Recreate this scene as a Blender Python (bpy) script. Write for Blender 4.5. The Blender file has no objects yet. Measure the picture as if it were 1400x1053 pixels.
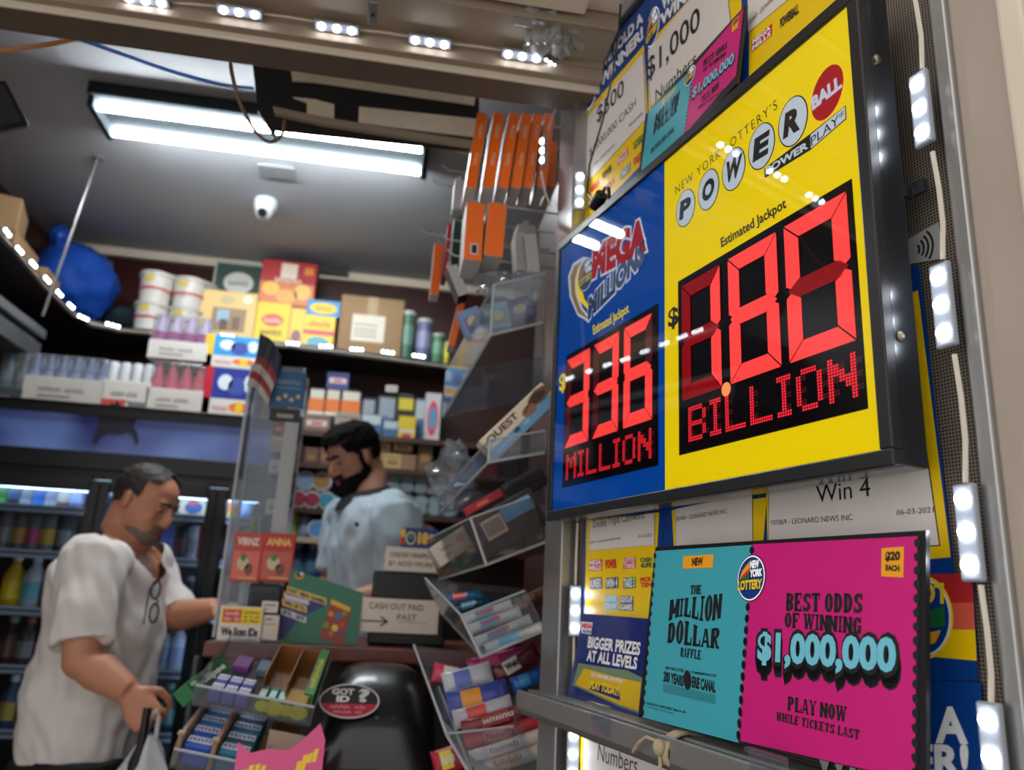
import bpy, bmesh, math, random
from mathutils import Vector, Matrix, noise
import numpy as np
random.seed(7)
C = bpy.context.scene.collection
scn = bpy.context.scene
# ------------------------------------------------------------------ camera
EYE = 1.4
FPX, PITCH, ROLL, YAW, PANEL_AZ = 1071.63, 0.264985, 0.0510636, 0.1485437, -0.2338579
def _cam(v):
    x, y, z = v
    c, s = math.cos(YAW), math.sin(YAW); x, y = c*x - s*y, s*x + c*y
    c, s = math.cos(PITCH), math.sin(PITCH); yf, zz = c*y + s*z, -s*y + c*z
    X, Y, Z = x, -zz, yf
    c, s = math.cos(ROLL), math.sin(ROLL)
    return np.array([c*X - s*Y, s*X + c*Y, Z])
CM = np.array([_cam(e) for e in np.eye(3)]).T
cam_data = bpy.data.cameras.new('camera')
cam = bpy.data.objects.new('camera', cam_data); C.objects.link(cam)
cam.matrix_world = Matrix(((CM[0][0], -CM[1][0], -CM[2][0], 0), (CM[0][1], -CM[1][1], -CM[2][1], 0),
                           (CM[0][2], -CM[1][2], -CM[2][2], EYE), (0, 0, 0, 1)))
cam_data.sensor_width = 36; cam_data.sensor_fit = 'HORIZONTAL'; cam_data.lens = FPX/1400*36
cam_data.clip_start = 0.02
cam_data.dof.use_dof = True; cam_data.dof.focus_distance = 0.78; cam_data.dof.aperture_fstop = cam_data.lens/1000/0.0056
scn.camera = cam
# ------------------------------------------------------------------ world and exposure
w = bpy.data.worlds.new('street_light'); scn.world = w; w.use_nodes = True
wn = w.node_tree; _g = wn.nodes.new('ShaderNodeTexCoord'); _d = wn.nodes.new('ShaderNodeVectorMath'); _d.operation = 'DOT_PRODUCT'
wn.links.new(_g.outputs['Generated'], _d.inputs[0]); _d.inputs[1].default_value = (-0.60, 0.10, 0.75)      # the lit street lies to the left
_r = wn.nodes.new('ShaderNodeMapRange'); wn.links.new(_d.outputs['Value'], _r.inputs['Value'])
_r.inputs['From Min'].default_value = -0.6; _r.inputs['From Max'].default_value = 0.8; _r.inputs['To Min'].default_value = 0.58; _r.inputs['To Max'].default_value = 1.35
wn.links.new(_r.outputs[0], wn.nodes['Background'].inputs['Strength']); wn.nodes['Background'].inputs['Color'].default_value = (1.0, 0.97, 0.94, 1)
scn.view_settings.view_transform = 'Standard'; scn.view_settings.look = 'None'
scn.view_settings.exposure = 0.0; scn.view_settings.gamma = 1.0; scn.view_settings.use_curve_mapping = False
TUBE_POWER, LED_POWER = 84.0, 26.0

# ------------------------------------------------------------------ layout helpers
def ray(px, py): return CM.T @ np.array([(px-700)/FPX, (py-526.5)/FPX, 1.0])
def P(px, py, Y):                       # the point of the plane y = Y seen at photo pixel (px, py)
    r = ray(px, py); k = Y/r[1]; return Vector((r[0]*k, Y, EYE + r[2]*k))
def PX(px, py, X):
    r = ray(px, py); k = X/r[0]; return Vector((X, r[1]*k, EYE + r[2]*k))
def PZ(px, py, Z):
    r = ray(px, py); k = (Z-EYE)/r[2]; return Vector((r[0]*k, r[1]*k, Z))
def ppm(p): return FPX/float((CM @ np.array([p[0], p[1], p[2]-EYE]))[2])
PU = Vector((math.sin(PANEL_AZ), math.cos(PANEL_AZ), 0)); PN = Vector((math.cos(PANEL_AZ), -math.sin(PANEL_AZ), 0))
def sz(px, py, d):                      # (distance along the sign wall, height) at depth d of the sign wall
    r = Vector(ray(px, py)); p = r*(d/r.dot(PN)); return p.dot(PU), p.z + EYE
def panel_matrix(s, z, d):              # x right, y up, z towards the street
    o = PN*d + PU*s
    return Matrix(((-PU.x, 0, -PN.x, o.x), (-PU.y, 0, -PN.y, o.y), (0, 1, 0, z), (0, 0, 0, 1)))

# ------------------------------------------------------------------ materials
def lin(c):
    def f(v):
        v /= 255.0
        return v/12.92 if v <= 0.04045 else ((v+0.055)/1.055)**2.4
    return (f(c[0]), f(c[1]), f(c[2]), 1)
_m = {}
def M(name, col=None, rough=0.5, metal=0.0, coat=0.0, emit=0.0, var=0.06, scale=40, bump=0.0, sss=0.0, ecol=None, spec=0.5, stretch=None):
    if name in _m: return _m[name]
    m = bpy.data.materials.new(name); m.use_nodes = True; _m[name] = m
    nt = m.node_tree; b = nt.nodes['Principled BSDF']
    b.inputs['Base Color'].default_value = lin(col); b.inputs['Roughness'].default_value = rough
    b.inputs['Metallic'].default_value = metal; b.inputs['Coat Weight'].default_value = coat; b.inputs['Coat Roughness'].default_value = 0.02
    b.inputs['Specular IOR Level'].default_value = spec
    if sss: b.inputs['Subsurface Weight'].default_value = sss; b.inputs['Subsurface Radius'].default_value = (0.01, 0.004, 0.002)
    if emit:
        b.inputs['Emission Color'].default_value = lin(ecol or col); b.inputs['Emission Strength'].default_value = emit
    if var or bump:
        tc = nt.nodes.new('ShaderNodeTexCoord'); n = nt.nodes.new('ShaderNodeTexNoise')
        n.inputs['Scale'].default_value = scale; n.inputs['Detail'].default_value = 5
        src = tc.outputs['Object']
        if stretch:
            mp = nt.nodes.new('ShaderNodeMapping'); mp.inputs['Scale'].default_value = stretch
            nt.links.new(src, mp.inputs['Vector']); src = mp.outputs['Vector']
        nt.links.new(src, n.inputs['Vector'])
    if var:
        r = nt.nodes.new('ShaderNodeMapRange'); r.inputs['To Min'].default_value = 1-var; r.inputs['To Max'].default_value = 1+var
        nt.links.new(n.outputs['Fac'], r.inputs['Value'])
        mx = nt.nodes.new('ShaderNodeVectorMath'); mx.operation = 'SCALE'
        mx.inputs[0].default_value = lin(col)[:3]; nt.links.new(r.outputs[0], mx.inputs['Scale'])
        nt.links.new(mx.outputs[0], b.inputs['Base Color'])
    if bump:
        bp = nt.nodes.new('ShaderNodeBump'); bp.inputs['Strength'].default_value = bump; bp.inputs['Distance'].default_value = 0.01
        nt.links.new(n.outputs['Fac'], bp.inputs['Height']); nt.links.new(bp.outputs[0], b.inputs['Normal'])
    return m
def clear(name, tint=(235, 240, 245), haze=0.10, rough=0.06, ior=1.45):      # acrylic sheet / plastic film
    if name in _m: return _m[name]
    m = bpy.data.materials.new(name); m.use_nodes = True; _m[name] = m
    nt = m.node_tree; nt.nodes.clear()
    o = nt.nodes.new('ShaderNodeOutputMaterial'); t = nt.nodes.new('ShaderNodeBsdfTransparent'); t.inputs[0].default_value = lin(tint)
    g = nt.nodes.new('ShaderNodeBsdfGlossy'); g.inputs['Roughness'].default_value = rough; d = nt.nodes.new('ShaderNodeBsdfDiffuse')
    d.inputs[0].default_value = lin((225, 225, 225))
    f = nt.nodes.new('ShaderNodeFresnel'); f.inputs[0].default_value = ior
    ge = nt.nodes.new('ShaderNodeNewGeometry'); mi = nt.nodes.new('ShaderNodeMix'); mi.inputs['A'].default_value = ior; mi.inputs['B'].default_value = 1/ior
    nt.links.new(ge.outputs['Backfacing'], mi.inputs['Factor']); nt.links.new(mi.outputs['Result'], f.inputs[0])
    a = nt.nodes.new('ShaderNodeMixShader'); a.inputs[0].default_value = haze
    b = nt.nodes.new('ShaderNodeMixShader')
    nt.links.new(t.outputs[0], a.inputs[1]); nt.links.new(d.outputs[0], a.inputs[2])
    nt.links.new(f.outputs[0], b.inputs[0]); nt.links.new(a.outputs[0], b.inputs[1]); nt.links.new(g.outputs[0], b.inputs[2])
    nt.links.new(b.outputs[0], o.inputs[0])
    return m
def flat(col, rough=0.45, coat=0.0):                               # one printed ink or plain plastic colour
    return M('ink_%d_%d_%d%s' % (col[0], col[1], col[2], '_gloss' if coat else ''), col, rough, coat=coat, var=0.03)

# ------------------------------------------------------------------ mesh builder
class MB:
    def __init__(s): s.v = []; s.f = []; s.mi = []; s.mats = []
    def slot(s, m):
        if m is None: return 0
        if m not in s.mats: s.mats.append(m)
        return s.mats.index(m)
    def add(s, vs, fs, m=None, T=None):
        o = len(s.v); k = s.slot(m)
        s.v += [tuple(T @ Vector(q)) if T is not None else tuple(q) for q in vs]
        s.f += [tuple(i+o for i in q) for q in fs]; s.mi += [k]*len(fs); return s
    def box(s, cx, cy, cz, sx, sy, sz_, m=None, T=None):
        x, y, z = sx/2, sy/2, sz_/2
        vs = [(cx+a*x, cy+b*y, cz+c*z) for a in (-1, 1) for b in (-1, 1) for c in (-1, 1)]
        return s.add(vs, [(0, 1, 3, 2), (4, 6, 7, 5), (0, 4, 5, 1), (2, 3, 7, 6), (0, 2, 6, 4), (1, 5, 7, 3)], m, T)
    def prism(s, pts, z0, z1, m=None, T=None):                     # polygon in xy, extruded along z
        n = len(pts); vs = [(p[0], p[1], z0) for p in pts] + [(p[0], p[1], z1) for p in pts]
        fs = [tuple(range(n-1, -1, -1)), tuple(range(n, 2*n))] + [(i, (i+1) % n, n+(i+1) % n, n+i) for i in range(n)]
        return s.add(vs, fs, m, T)
    def poly(s, pts, z=0, m=None, T=None):
        return s.add([(p[0], p[1], z) for p in pts], [tuple(range(len(pts)))], m, T)
    def lathe(s, prof, n=20, m=None, T=None, cap=True):
        vs, fs = [], []
        for r, z in prof:
            vs += [(r*math.cos(2*math.pi*i/n), r*math.sin(2*math.pi*i/n), z) for i in range(n)]
        for k in range(len(prof)-1):
            fs += [(k*n+i, k*n+(i+1) % n, (k+1)*n+(i+1) % n, (k+1)*n+i) for i in range(n)]
        if cap: fs += [tuple(range(n-1, -1, -1)), tuple((len(prof)-1)*n+i for i in range(n))]
        return s.add(vs, fs, m, T)
    def tube(s, pts, r, n=8, m=None, T=None):
        pts = [Vector(p) for p in pts]; rs = r if isinstance(r, (list, tuple)) else [r]*len(pts)
        vs, fs = [], []; ref = None
        for i, p in enumerate(pts):
            t = (pts[min(i+1, len(pts)-1)] - pts[max(i-1, 0)]).normalized()
            if ref is None: ref = t.orthogonal().normalized()
            a = (ref - t*ref.dot(t)).normalized(); ref = a; b = t.cross(a)
            vs += [tuple(p + (a*math.cos(2*math.pi*j/n) + b*math.sin(2*math.pi*j/n))*rs[i]) for j in range(n)]
        for k in range(len(pts)-1):
            fs += [(k*n+j, k*n+(j+1) % n, (k+1)*n+(j+1) % n, (k+1)*n+j) for j in range(n)]
        fs += [tuple(range(n-1, -1, -1)), tuple((len(pts)-1)*n+j for j in range(n))]
        return s.add(vs, fs, m, T)
    def rings(s, rings, m=None, cap=True):                         # loft of equal-length rings
        n = len(rings[0]); vs = [tuple(p) for r in rings for p in r]; fs = []
        for k in range(len(rings)-1):
            fs += [(k*n+j, k*n+(j+1) % n, (k+1)*n+(j+1) % n, (k+1)*n+j) for j in range(n)]
        if cap: fs += [tuple(range(n-1, -1, -1)), tuple((len(rings)-1)*n+j for j in range(n))]
        return s.add(vs, fs, m)
    def sphere(s, c, r, n=14, m=None, T=None, k=8):
        rx, ry, rz = (r, r, r) if not isinstance(r, (tuple, list)) else r
        vs = [(c[0], c[1], c[2]-rz)]
        for i in range(1, k):
            a = math.pi*i/k - math.pi/2
            vs += [(c[0]+rx*math.cos(a)*math.cos(2*math.pi*j/n), c[1]+ry*math.cos(a)*math.sin(2*math.pi*j/n), c[2]+rz*math.sin(a)) for j in range(n)]
        vs.append((c[0], c[1], c[2]+rz)); fs = []
        for j in range(n): fs.append((0, 1+(j+1) % n, 1+j))
        for i in range(k-2): fs += [(1+i*n+j, 1+i*n+(j+1) % n, 1+(i+1)*n+(j+1) % n, 1+(i+1)*n+j) for j in range(n)]
        e = len(vs)-1; o = 1+(k-2)*n
        for j in range(n): fs.append((e, o+j, o+(j+1) % n))
        return s.add(vs, fs, m, T)
    def build(s, name, m=None, parent=None, bevel=0, smooth=False, mw=None):
        me = bpy.data.meshes.new(name); me.from_pydata(s.v, [], s.f)
        mats = s.mats or [m]
        for q in mats: me.materials.append(q)
        if len(mats) > 1: me.polygons.foreach_set('material_index', s.mi)
        if smooth: me.polygons.foreach_set('use_smooth', [True]*len(me.polygons))
        me.update()
        o = bpy.data.objects.new(name, me); C.objects.link(o)
        if parent is not None: o.parent = parent
        if mw is not None: o.matrix_basis = (parent.matrix_basis.inverted() @ mw) if parent is not None else mw
        if bevel:
            md = o.modifiers.new('bevel', 'BEVEL'); md.width = bevel; md.segments = 2; md.limit_method = 'ANGLE'
        if smooth:
            md = o.modifiers.new('edges', 'EDGE_SPLIT'); md.split_angle = math.radians(42)
        return o
def tag(o, label, cat, group=None, kind=None):
    o['label'] = label; o['category'] = cat
    if group: o['group'] = group
    if kind: o['kind'] = kind
    return o
def struct(name, mb, m=None, label=None, **k):
    o = mb.build(name, m, **k); o['kind'] = 'structure'
    o['label'] = label or name.replace('_', ' '); o['category'] = name.split('_')[0]; return o
def thing(name, label, cat, mw=None, loc=None, rz=0, group=None):
    o = bpy.data.objects.new(name, None); C.objects.link(o); o.empty_display_size = 0.02
    if mw is not None: o.matrix_basis = mw
    elif loc is not None: o.location = loc; o.rotation_euler = (0, 0, rz)
    return tag(o, label, cat, group)
def kids(o): return [c for c in bpy.data.objects if c.parent == o]
def dup(root, label, mw=None, loc=None, rz=None, group=None):
    r = root.copy(); C.objects.link(r); r['label'] = label
    if group: r['group'] = group
    if mw is not None: r.matrix_world = mw
    if loc is not None: r.location = loc
    if rz is not None: r.rotation_euler = (0, 0, rz)
    for ch in kids(root):
        c = ch.copy(); C.objects.link(c); c.parent = r
        for g in kids(ch):
            d = g.copy(); C.objects.link(d); d.parent = c
    return r
def recolor(o, m):
    o.material_slots[0].link = 'OBJECT'; o.material_slots[0].material = m
ORD = ['first', 'second', 'third', 'fourth', 'fifth', 'sixth', 'seventh', 'eighth', 'ninth', 'tenth', 'eleventh', 'twelfth', 'thirteenth', 'fourteenth', 'fifteenth', 'sixteenth']

# ------------------------------------------------------------------ lettering
_t = {}
def glyphs(s, bold=0.0, space=1.0):
    k = (s, bold, space)
    if k in _t: return _t[k]
    if s[0] == '~':                                                # print too blurred to read: marks the size of letters, no words
        rn = random.Random(s); vs, fs = [], []
        for i, ch in enumerate(s[1:]):
            if ch == ' ': continue
            x = i*.62; st = [(x, .0, x+.13, 1.0 if rn.random() < .5 else .7), (x+.34, .0, x+.47, .7)]; y = rn.choice((.0, .3, .57)); st.append((x, y, x+.47, y+.14))
            for x0, y0, x1, y1 in st: vs += [(x0, y0), (x1, y0), (x1, y1), (x0, y1)]; fs.append(tuple(range(len(vs)-4, len(vs))))
        w_ = max(v[0] for v in vs); _t[k] = ([(a/w_, b) for a, b in vs], fs, w_); return _t[k]
    cu = bpy.data.curves.new('lettering', 'FONT'); cu.body = s; cu.size = 1; cu.offset = bold; cu.resolution_u = 3
    cu.space_character = space; cu.align_x = 'LEFT'
    o = bpy.data.objects.new('lettering', cu); C.objects.link(o)
    dg = bpy.context.evaluated_depsgraph_get(); me = bpy.data.meshes.new_from_object(o.evaluated_get(dg))
    vs = [(v.co.x, v.co.y) for v in me.vertices]; fs = [tuple(p.vertices) for p in me.polygons]
    if bold > 0.06:                                                # an outline: keep the size of the plain word
        cu.offset = 0.0; bpy.context.view_layer.update(); dg = bpy.context.evaluated_depsgraph_get()
        me2 = bpy.data.meshes.new_from_object(o.evaluated_get(dg)); ref = [(v.co.x, v.co.y) for v in me2.vertices]; bpy.data.meshes.remove(me2)
    else: ref = vs
    bpy.data.objects.remove(o); bpy.data.curves.remove(cu); bpy.data.meshes.remove(me)
    x0, x1 = min(v[0] for v in ref), max(v[0] for v in ref); y0, y1 = min(v[1] for v in ref), max(v[1] for v in ref)
    _t[k] = ([((x-x0)/(x1-x0), (y-y0)/(y1-y0)) for x, y in vs], fs, (x1-x0)/(y1-y0)); return _t[k]
# slab-serif poster capitals: strokes in a unit box (x, y of a stroke's two ends, width)
def _slab():
    T, H = 0.39, 0.135
    def v(x, a=0, b=1): return [(x-T/2, a), (x+T/2, a), (x+T/2, b), (x-T/2, b)]
    def h(y, a, b, t=H): return [(a, y-t/2), (b, y-t/2), (b, y+t/2), (a, y+t/2)]
    def sf(x, y, w=0.42): return h(0.055 if y == 0 else 0.945, x-w/2, x+w/2, 0.11)
    def d(x0, y0, x1, y1, t=T): return [(x0-t/2, y0), (x0+t/2, y0), (x1+t/2, y1), (x1-t/2, y1)]
    def arc(cx, cy, rx, ry, a0, a1, tx, ty, n=12):
        out = []
        for i in range(n):
            p = [math.radians(a0+(a1-a0)*j/n) for j in (i, i+1)]
            out.append([(cx+rx*math.cos(p[0]), cy+ry*math.sin(p[0])), (cx+rx*math.cos(p[1]), cy+ry*math.sin(p[1])),
                        (cx+(rx-tx)*math.cos(p[1]), cy+(ry-ty)*math.sin(p[1])), (cx+(rx-tx)*math.cos(p[0]), cy+(ry-ty)*math.sin(p[0]))])
        return out
    bowl = lambda y0, y1, x=0.45: [h(y0+H/2, .2, x), h(y1-H/2, .2, x)] + arc(x, (y0+y1)/2, .95-x, (y1-y0)/2, -90, 90, T, H)
    G = {}
    G['I'] = [v(.5), sf(.5, 0, .8), sf(.5, 1, .8)]
    G['L'] = [v(.28), sf(.28, 0), sf(.28, 1, .5), h(.06, .1, .95), [(.78, 0), (.95, 0), (.95, .36), (.83, .36)]]
    G['M'] = [v(.16), v(.84), sf(.13, 0, .3), sf(.87, 0, .3), sf(.13, 1, .26), sf(.87, 1, .26), d(.2, 1, .5, .25, .2), d(.8, 1, .5, .25, .2)]
    G['N'] = [v(.18), v(.82), sf(.18, 0, .36), sf(.18, 1, .3), sf(.82, 1, .36), d(.2, 1, .8, 0, .26)]
    G['O'] = arc(.5, .5, .46, .5, 0, 360, T, H, 28)
    G['D'] = [v(.25), sf(.2, 0, .3), sf(.2, 1, .3)] + bowl(0, 1, .4)
    G['B'] = [v(.25), sf(.2, 0, .3), sf(.2, 1, .3)] + bowl(0, .55) + bowl(.46, 1, .42)
    G['P'] = [v(.25), sf(.25, 0, .46), sf(.2, 1, .3)] + bowl(.42, 1)
    G['R'] = [v(.25), sf(.25, 0, .44), sf(.2, 1, .3), d(.82, 0, .5, .48, .26), sf(.88, 0, .22)] + bowl(.44, 1)
    G['A'] = [d(.15, 0, .45, 1, .17), d(.82, 0, .52, 1, .25), h(.3, .2, .8), sf(.13, 0, .3), sf(.84, 0, .36), h(.945, .3, .62, .11)]
    G['E'] = [v(.25), sf(.2, 0, .3), sf(.2, 1, .3), h(.06, .1, .92), h(.94, .1, .9), h(.5, .2, .66), [(.76, 0), (.92, 0), (.92, .32), (.84, .32)], [(.76, 1), (.9, 1), (.9, .7), (.82, .7)], [(.56, .36), (.68, .36), (.68, .64), (.56, .64)]]
    G['F'] = [v(.25), sf(.25, 0, .46), sf(.2, 1, .3), h(.94, .1, .92), h(.5, .2, .66), [(.76, 1), (.92, 1), (.92, .68), (.84, .68)], [(.56, .36), (.68, .36), (.68, .64), (.56, .64)]]
    G['S'] = arc(.5, .73, .42, .27, 20, 270, T, H, 14) + arc(.5, .27, .44, .27, -160, 90, T, H, 14) + [[(.74, .68), (.92, .68), (.92, 1), (.8, 1)], [(.06, .32), (.24, .32), (.18, 0), (.06, 0)]]
    G['T'] = [v(.5), sf(.5, 0, .5), h(.94, .04, .96), [(.04, .66), (.12, .66), (.2, 1), (.04, 1)], [(.96, .66), (.88, .66), (.8, 1), (.96, 1)]]
    G['W'] = [d(.28, 0, .14, 1, .22), d(.3, 0, .5, .8, .14), d(.7, 0, .5, 1, .2), d(.72, 0, .88, 1, .13), sf(.14, 1, .34), sf(.52, 1, .3), sf(.88, 1, .26)]
    G['G'] = arc(.5, .5, .46, .5, 30, 330, T, H, 22) + [[(.7, 0), (.94, 0), (.94, .45), (.7, .45)], h(.45, .55, 1.0, .11), [(.76, .66), (.92, .66), (.92, 1), (.84, 1)]]
    G['Y'] = [v(.5, 0, .5), sf(.5, 0, .5), d(.48, .45, .16, 1, .24), d(.54, .45, .84, 1, .14), sf(.16, 1, .36), sf(.84, 1, .3)]
    G['H'] = [v(.2), v(.8), sf(.2, 0, .38), sf(.8, 0, .38), sf(.2, 1, .38), sf(.8, 1, .38), h(.5, .2, .8)]
    G['K'] = [v(.22), sf(.22, 0, .4), sf(.22, 1, .4), d(.3, .4, .78, 1, .15), d(.8, 0, .42, .56, .25), sf(.84, 0, .3), sf(.78, 1, .34)]
    G['C'] = arc(.5, .5, .46, .5, 40, 320, T, H, 22) + [[(.76, .66), (.92, .66), (.92, 1), (.84, 1)]]
    return G
SLAB = _slab()
def slab(s, gap=0.035, wide=None):
    vs, fs, x = [], [], 0
    for ch in s:
        if ch == ' ': x += 0.45; continue
        k = {'I': 0.62, 'M': 1.3, 'W': 1.35}.get(ch, 1.0)
        for pl in SLAB[ch]:
            o = len(vs); a = sum(pl[i][0]*pl[(i+1) % len(pl)][1]-pl[(i+1) % len(pl)][0]*pl[i][1] for i in range(len(pl)))
            q = pl if a > 0 else pl[::-1]
            vs += [(x+p[0]*k, p[1]) for p in q]; fs.append(tuple(range(o, o+len(q))))
        x += k+gap
    x -= gap
    return [(a/x, b) for a, b in vs], fs, x
class Sheet:
    """Prints on a flat face: local x right, y up, z off the face; levels keep inks apart."""
    def __init__(s, parent, loc=None, z0=0.0, step=0.00025): s.parent = parent; s.loc = loc; s.z0 = z0; s.st = step; s.parts = {}
    def mb(s, name): return s.parts.setdefault(name, MB())
    def L(s, p): return s.loc(p) if s.loc else p
    def poly(s, name, pts, m, lv=1, raw=False):
        q = pts if raw else [s.L(p) for p in pts]
        a = sum(q[i][0]*q[(i+1) % len(q)][1]-q[(i+1) % len(q)][0]*q[i][1] for i in range(len(q)))
        s.mb(name).poly(q if a > 0 else q[::-1], s.z0+lv*s.st, m); return s
    def rect(s, name, x0, y0, x1, y1, m, lv=1): return s.poly(name, [(x0, y0), (x1, y0), (x1, y1), (x0, y1)], m, lv, raw=True)
    def ellipse(s, name, c, rx, ry, m, lv=1, rot=0, n=36):
        ca, sa = math.cos(rot), math.sin(rot)
        return s.poly(name, [(c[0]+rx*math.cos(t)*ca-ry*math.sin(t)*sa, c[1]+rx*math.cos(t)*sa+ry*math.sin(t)*ca) for t in [2*math.pi*i/n for i in range(n)]], m, lv, raw=True)
    def oval(s, name, pc, pr, pt, m, lv=1, n=40):                   # centre, right and top point on the face
        c, r, t = (Vector(s.L(p)) for p in (pc, pr, pt)); a, b = r-c, t-c
        return s.poly(name, [tuple(c+a*math.cos(2*math.pi*i/n)+b*math.sin(2*math.pi*i/n)) for i in range(n)], m, lv, raw=True)
    def text(s, name, txt, LL, LR, UL, m, lv=2, bold=0.0, space=1.0, font=None, warp=None, raw=False, grow=0, shift=(0, 0)):
        vs, fs, _ = slab(txt) if font == 'slab' else glyphs(txt, bold, space)
        o, r, t = (Vector(p if raw else s.L(p)) for p in (LL, LR, UL)); a, b = r-o, t-o
        o = o + Vector(shift)
        out = []
        for x, y in vs:
            if warp: x, y = warp(x, y)
            q = o + a*x + b*y; out.append((q.x, q.y, s.z0+lv*s.st))
        s.mb(name if font is None and name not in ('prize_text', 'raffle_note') else name+'#'+txt).add(out, fs if a.x*b.y-a.y*b.x > 0 else [f[::-1] for f in fs], m); return s
    def line(s, name, txt, x, y, h, m, lv=2, bold=0.0, w=None, align='l', shear=0.0, font=None, space=1.0):
        asp = (slab(txt) if font == 'slab' else glyphs(txt, bold, space))[2]
        W = w or asp*h
        x0 = x - (W/2 if align == 'c' else W if align == 'r' else 0)
        return s.text(name, txt, (x0, y), (x0+W, y), (x0+shear*h, y+h), m, lv, bold, space, font, raw=True)
    def done(s):
        for n, mb in s.parts.items(): mb.build(n.split('#')[0], None, s.parent)
        s.parts = {}
# ------------------------------------------------------------------ palette
YEL = M('yellow_print', (246, 205, 0), 0.4, var=0.02); BLU = M('blue_print', (6, 62, 140), 0.35, var=0.03); WHT = M('white_paper', (226, 218, 212), 0.55, var=0.03)
BLK = M('black_ink', (22, 21, 24), 0.5, var=0); NAVY = flat((24, 44, 110)); RED = flat((215, 30, 45)); INKW = flat((238, 238, 240)); ORA = flat((250, 170, 20))
TEAL = M('teal_print', (66, 172, 188), 0.35, var=0.02); PINK = M('pink_print', (214, 32, 128), 0.35, var=0.02); GRN = flat((30, 110, 60)); SKYB = flat((120, 205, 228))
ALU = M('brushed_aluminium', (172, 172, 172), 0.32, metal=0.85, var=0.12, scale=25, stretch=(1, 1, 30))
ALU_D = M('dull_aluminium', (150, 150, 148), 0.42, metal=0.6, var=0.1, scale=30)
BLACKP = M('black_plastic', (20, 21, 23), 0.35, var=0.05); DARKM = M('dark_painted_metal', (38, 40, 44), 0.3, var=0.05, coat=0.3)
CARD = M('brown_cardboard', (160, 128, 92), 0.75, var=0.08); CLEAR = clear('clear_acrylic', haze=0.05); FILM = clear('plastic_film', haze=0.12, rough=0.2)
WHITE_CABLE = M('white_cable', (215, 205, 190), 0.5)
LED = M('led_light', (235, 243, 255), emit=LED_POWER, var=0)
HOUSE = M('led_housing', (150, 156, 166), 0.25, var=0.02, coat=0.5)
def perforated():
    m = bpy.data.materials.new('perforated_metal'); m.use_nodes = True; nt = m.node_tree; b = nt.nodes['Principled BSDF']
    b.inputs['Roughness'].default_value = 0.5; b.inputs['Metallic'].default_value = 0.3
    tc = nt.nodes.new('ShaderNodeTexCoord'); sp = nt.nodes.new('ShaderNodeSeparateXYZ'); nt.links.new(tc.outputs['Object'], sp.inputs[0])
    outs = []
    for ax in (0, 1):
        a = nt.nodes.new('ShaderNodeMath'); a.operation = 'MULTIPLY'; a.inputs[1].default_value = 340; nt.links.new(sp.outputs[ax], a.inputs[0])
        f = nt.nodes.new('ShaderNodeMath'); f.operation = 'FRACT'; nt.links.new(a.outputs[0], f.inputs[0])
        g = nt.nodes.new('ShaderNodeMath'); g.operation = 'SUBTRACT'; g.inputs[1].default_value = 0.5; nt.links.new(f.outputs[0], g.inputs[0])
        q = nt.nodes.new('ShaderNodeMath'); q.operation = 'POWER'; q.inputs[1].default_value = 2; nt.links.new(g.outputs[0], q.inputs[0]); outs.append(q)
    s = nt.nodes.new('ShaderNodeMath'); s.operation = 'ADD'; nt.links.new(outs[0].outputs[0], s.inputs[0]); nt.links.new(outs[1].outputs[0], s.inputs[1])
    c = nt.nodes.new('ShaderNodeMath'); c.operation = 'GREATER_THAN'; c.inputs[1].default_value = 0.11; nt.links.new(s.outputs[0], c.inputs[0])
    mx = nt.nodes.new('ShaderNodeMix'); mx.data_type = 'RGBA'; mx.inputs['A'].default_value = lin((14, 13, 12)); mx.inputs['B'].default_value = lin((128, 116, 104))
    nt.links.new(c.outputs[0], mx.inputs['Factor']); nt.links.new(mx.outputs['Result'], b.inputs['Base Color'])
    return m
def brick_wall_paint(name, col, var=0.12, scale=3): return M(name, col, 0.8, var=var, scale=scale, bump=0.05)
PLASTER = brick_wall_paint('beige_plaster', (168, 155, 142), 0.05, 5)
CEIL = brick_wall_paint('grey_ceiling_paint', (182, 185, 190), 0.05, 2)
MAHOG = M('mahogany_panelling', (58, 22, 16), 0.35, var=0.35, scale=6, stretch=(1, 1, 9))
FLOORM = M('worn_floor_tile', (132, 124, 114), 0.5, var=0.15, scale=4)
TANM = M('tan_painted_metal', (158, 141, 122), 0.55, var=0.22, scale=9, bump=0.15)
DTAN = M('brown_painted_metal', (104, 90, 76), 0.5, var=0.25, scale=9, bump=0.1)
CREAMB = M('cream_board', (222, 208, 188), 0.6, var=0.1, scale=8)

# ------------------------------------------------------------------ the shop shell
CZ = 2.87
struct('floor', MB().box(0.2, 1.0, -0.05, 6, 6.4, 0.1), FLOORM, 'worn tiled shop floor and pavement')
struct('ceiling', MB().box(0.2, 2.42, CZ+0.05, 4.0, 2.46, 0.1), CEIL, 'grey painted shop ceiling')
struct('wall_back', MB().box(0.2, 3.66, CZ/2, 4.0, 0.1, CZ), MAHOG, 'dark mahogany panelled back wall')
struct('wall_left', MB().box(-1.66, 2.42, CZ/2, 0.1, 2.44, CZ), MAHOG, 'dark left shop wall')
struct('wall_right', MB().box(0.85, 2.50, CZ/2, 0.1, 2.26, CZ), MAHOG, 'dark right shop wall behind the hanging racks')
struct('trim_1', MB().box(-0.25, 3.595, CZ-0.022, 2.6, 0.03, 0.04), CREAMB, 'pale moulding between back wall and ceiling')
HP = Matrix.Translation((0.24, 1.19, 0)) @ Matrix.Rotation(math.radians(0.0), 4, 'Z')
def hbar(mb, y0, y1, z0, z1, m=None, x0=-1.9, x1=0.06): return mb.box((x0+x1)/2, (y0+y1)/2, (z0+z1)/2, x1-x0, y1-y0, z1-z0, m)
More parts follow.
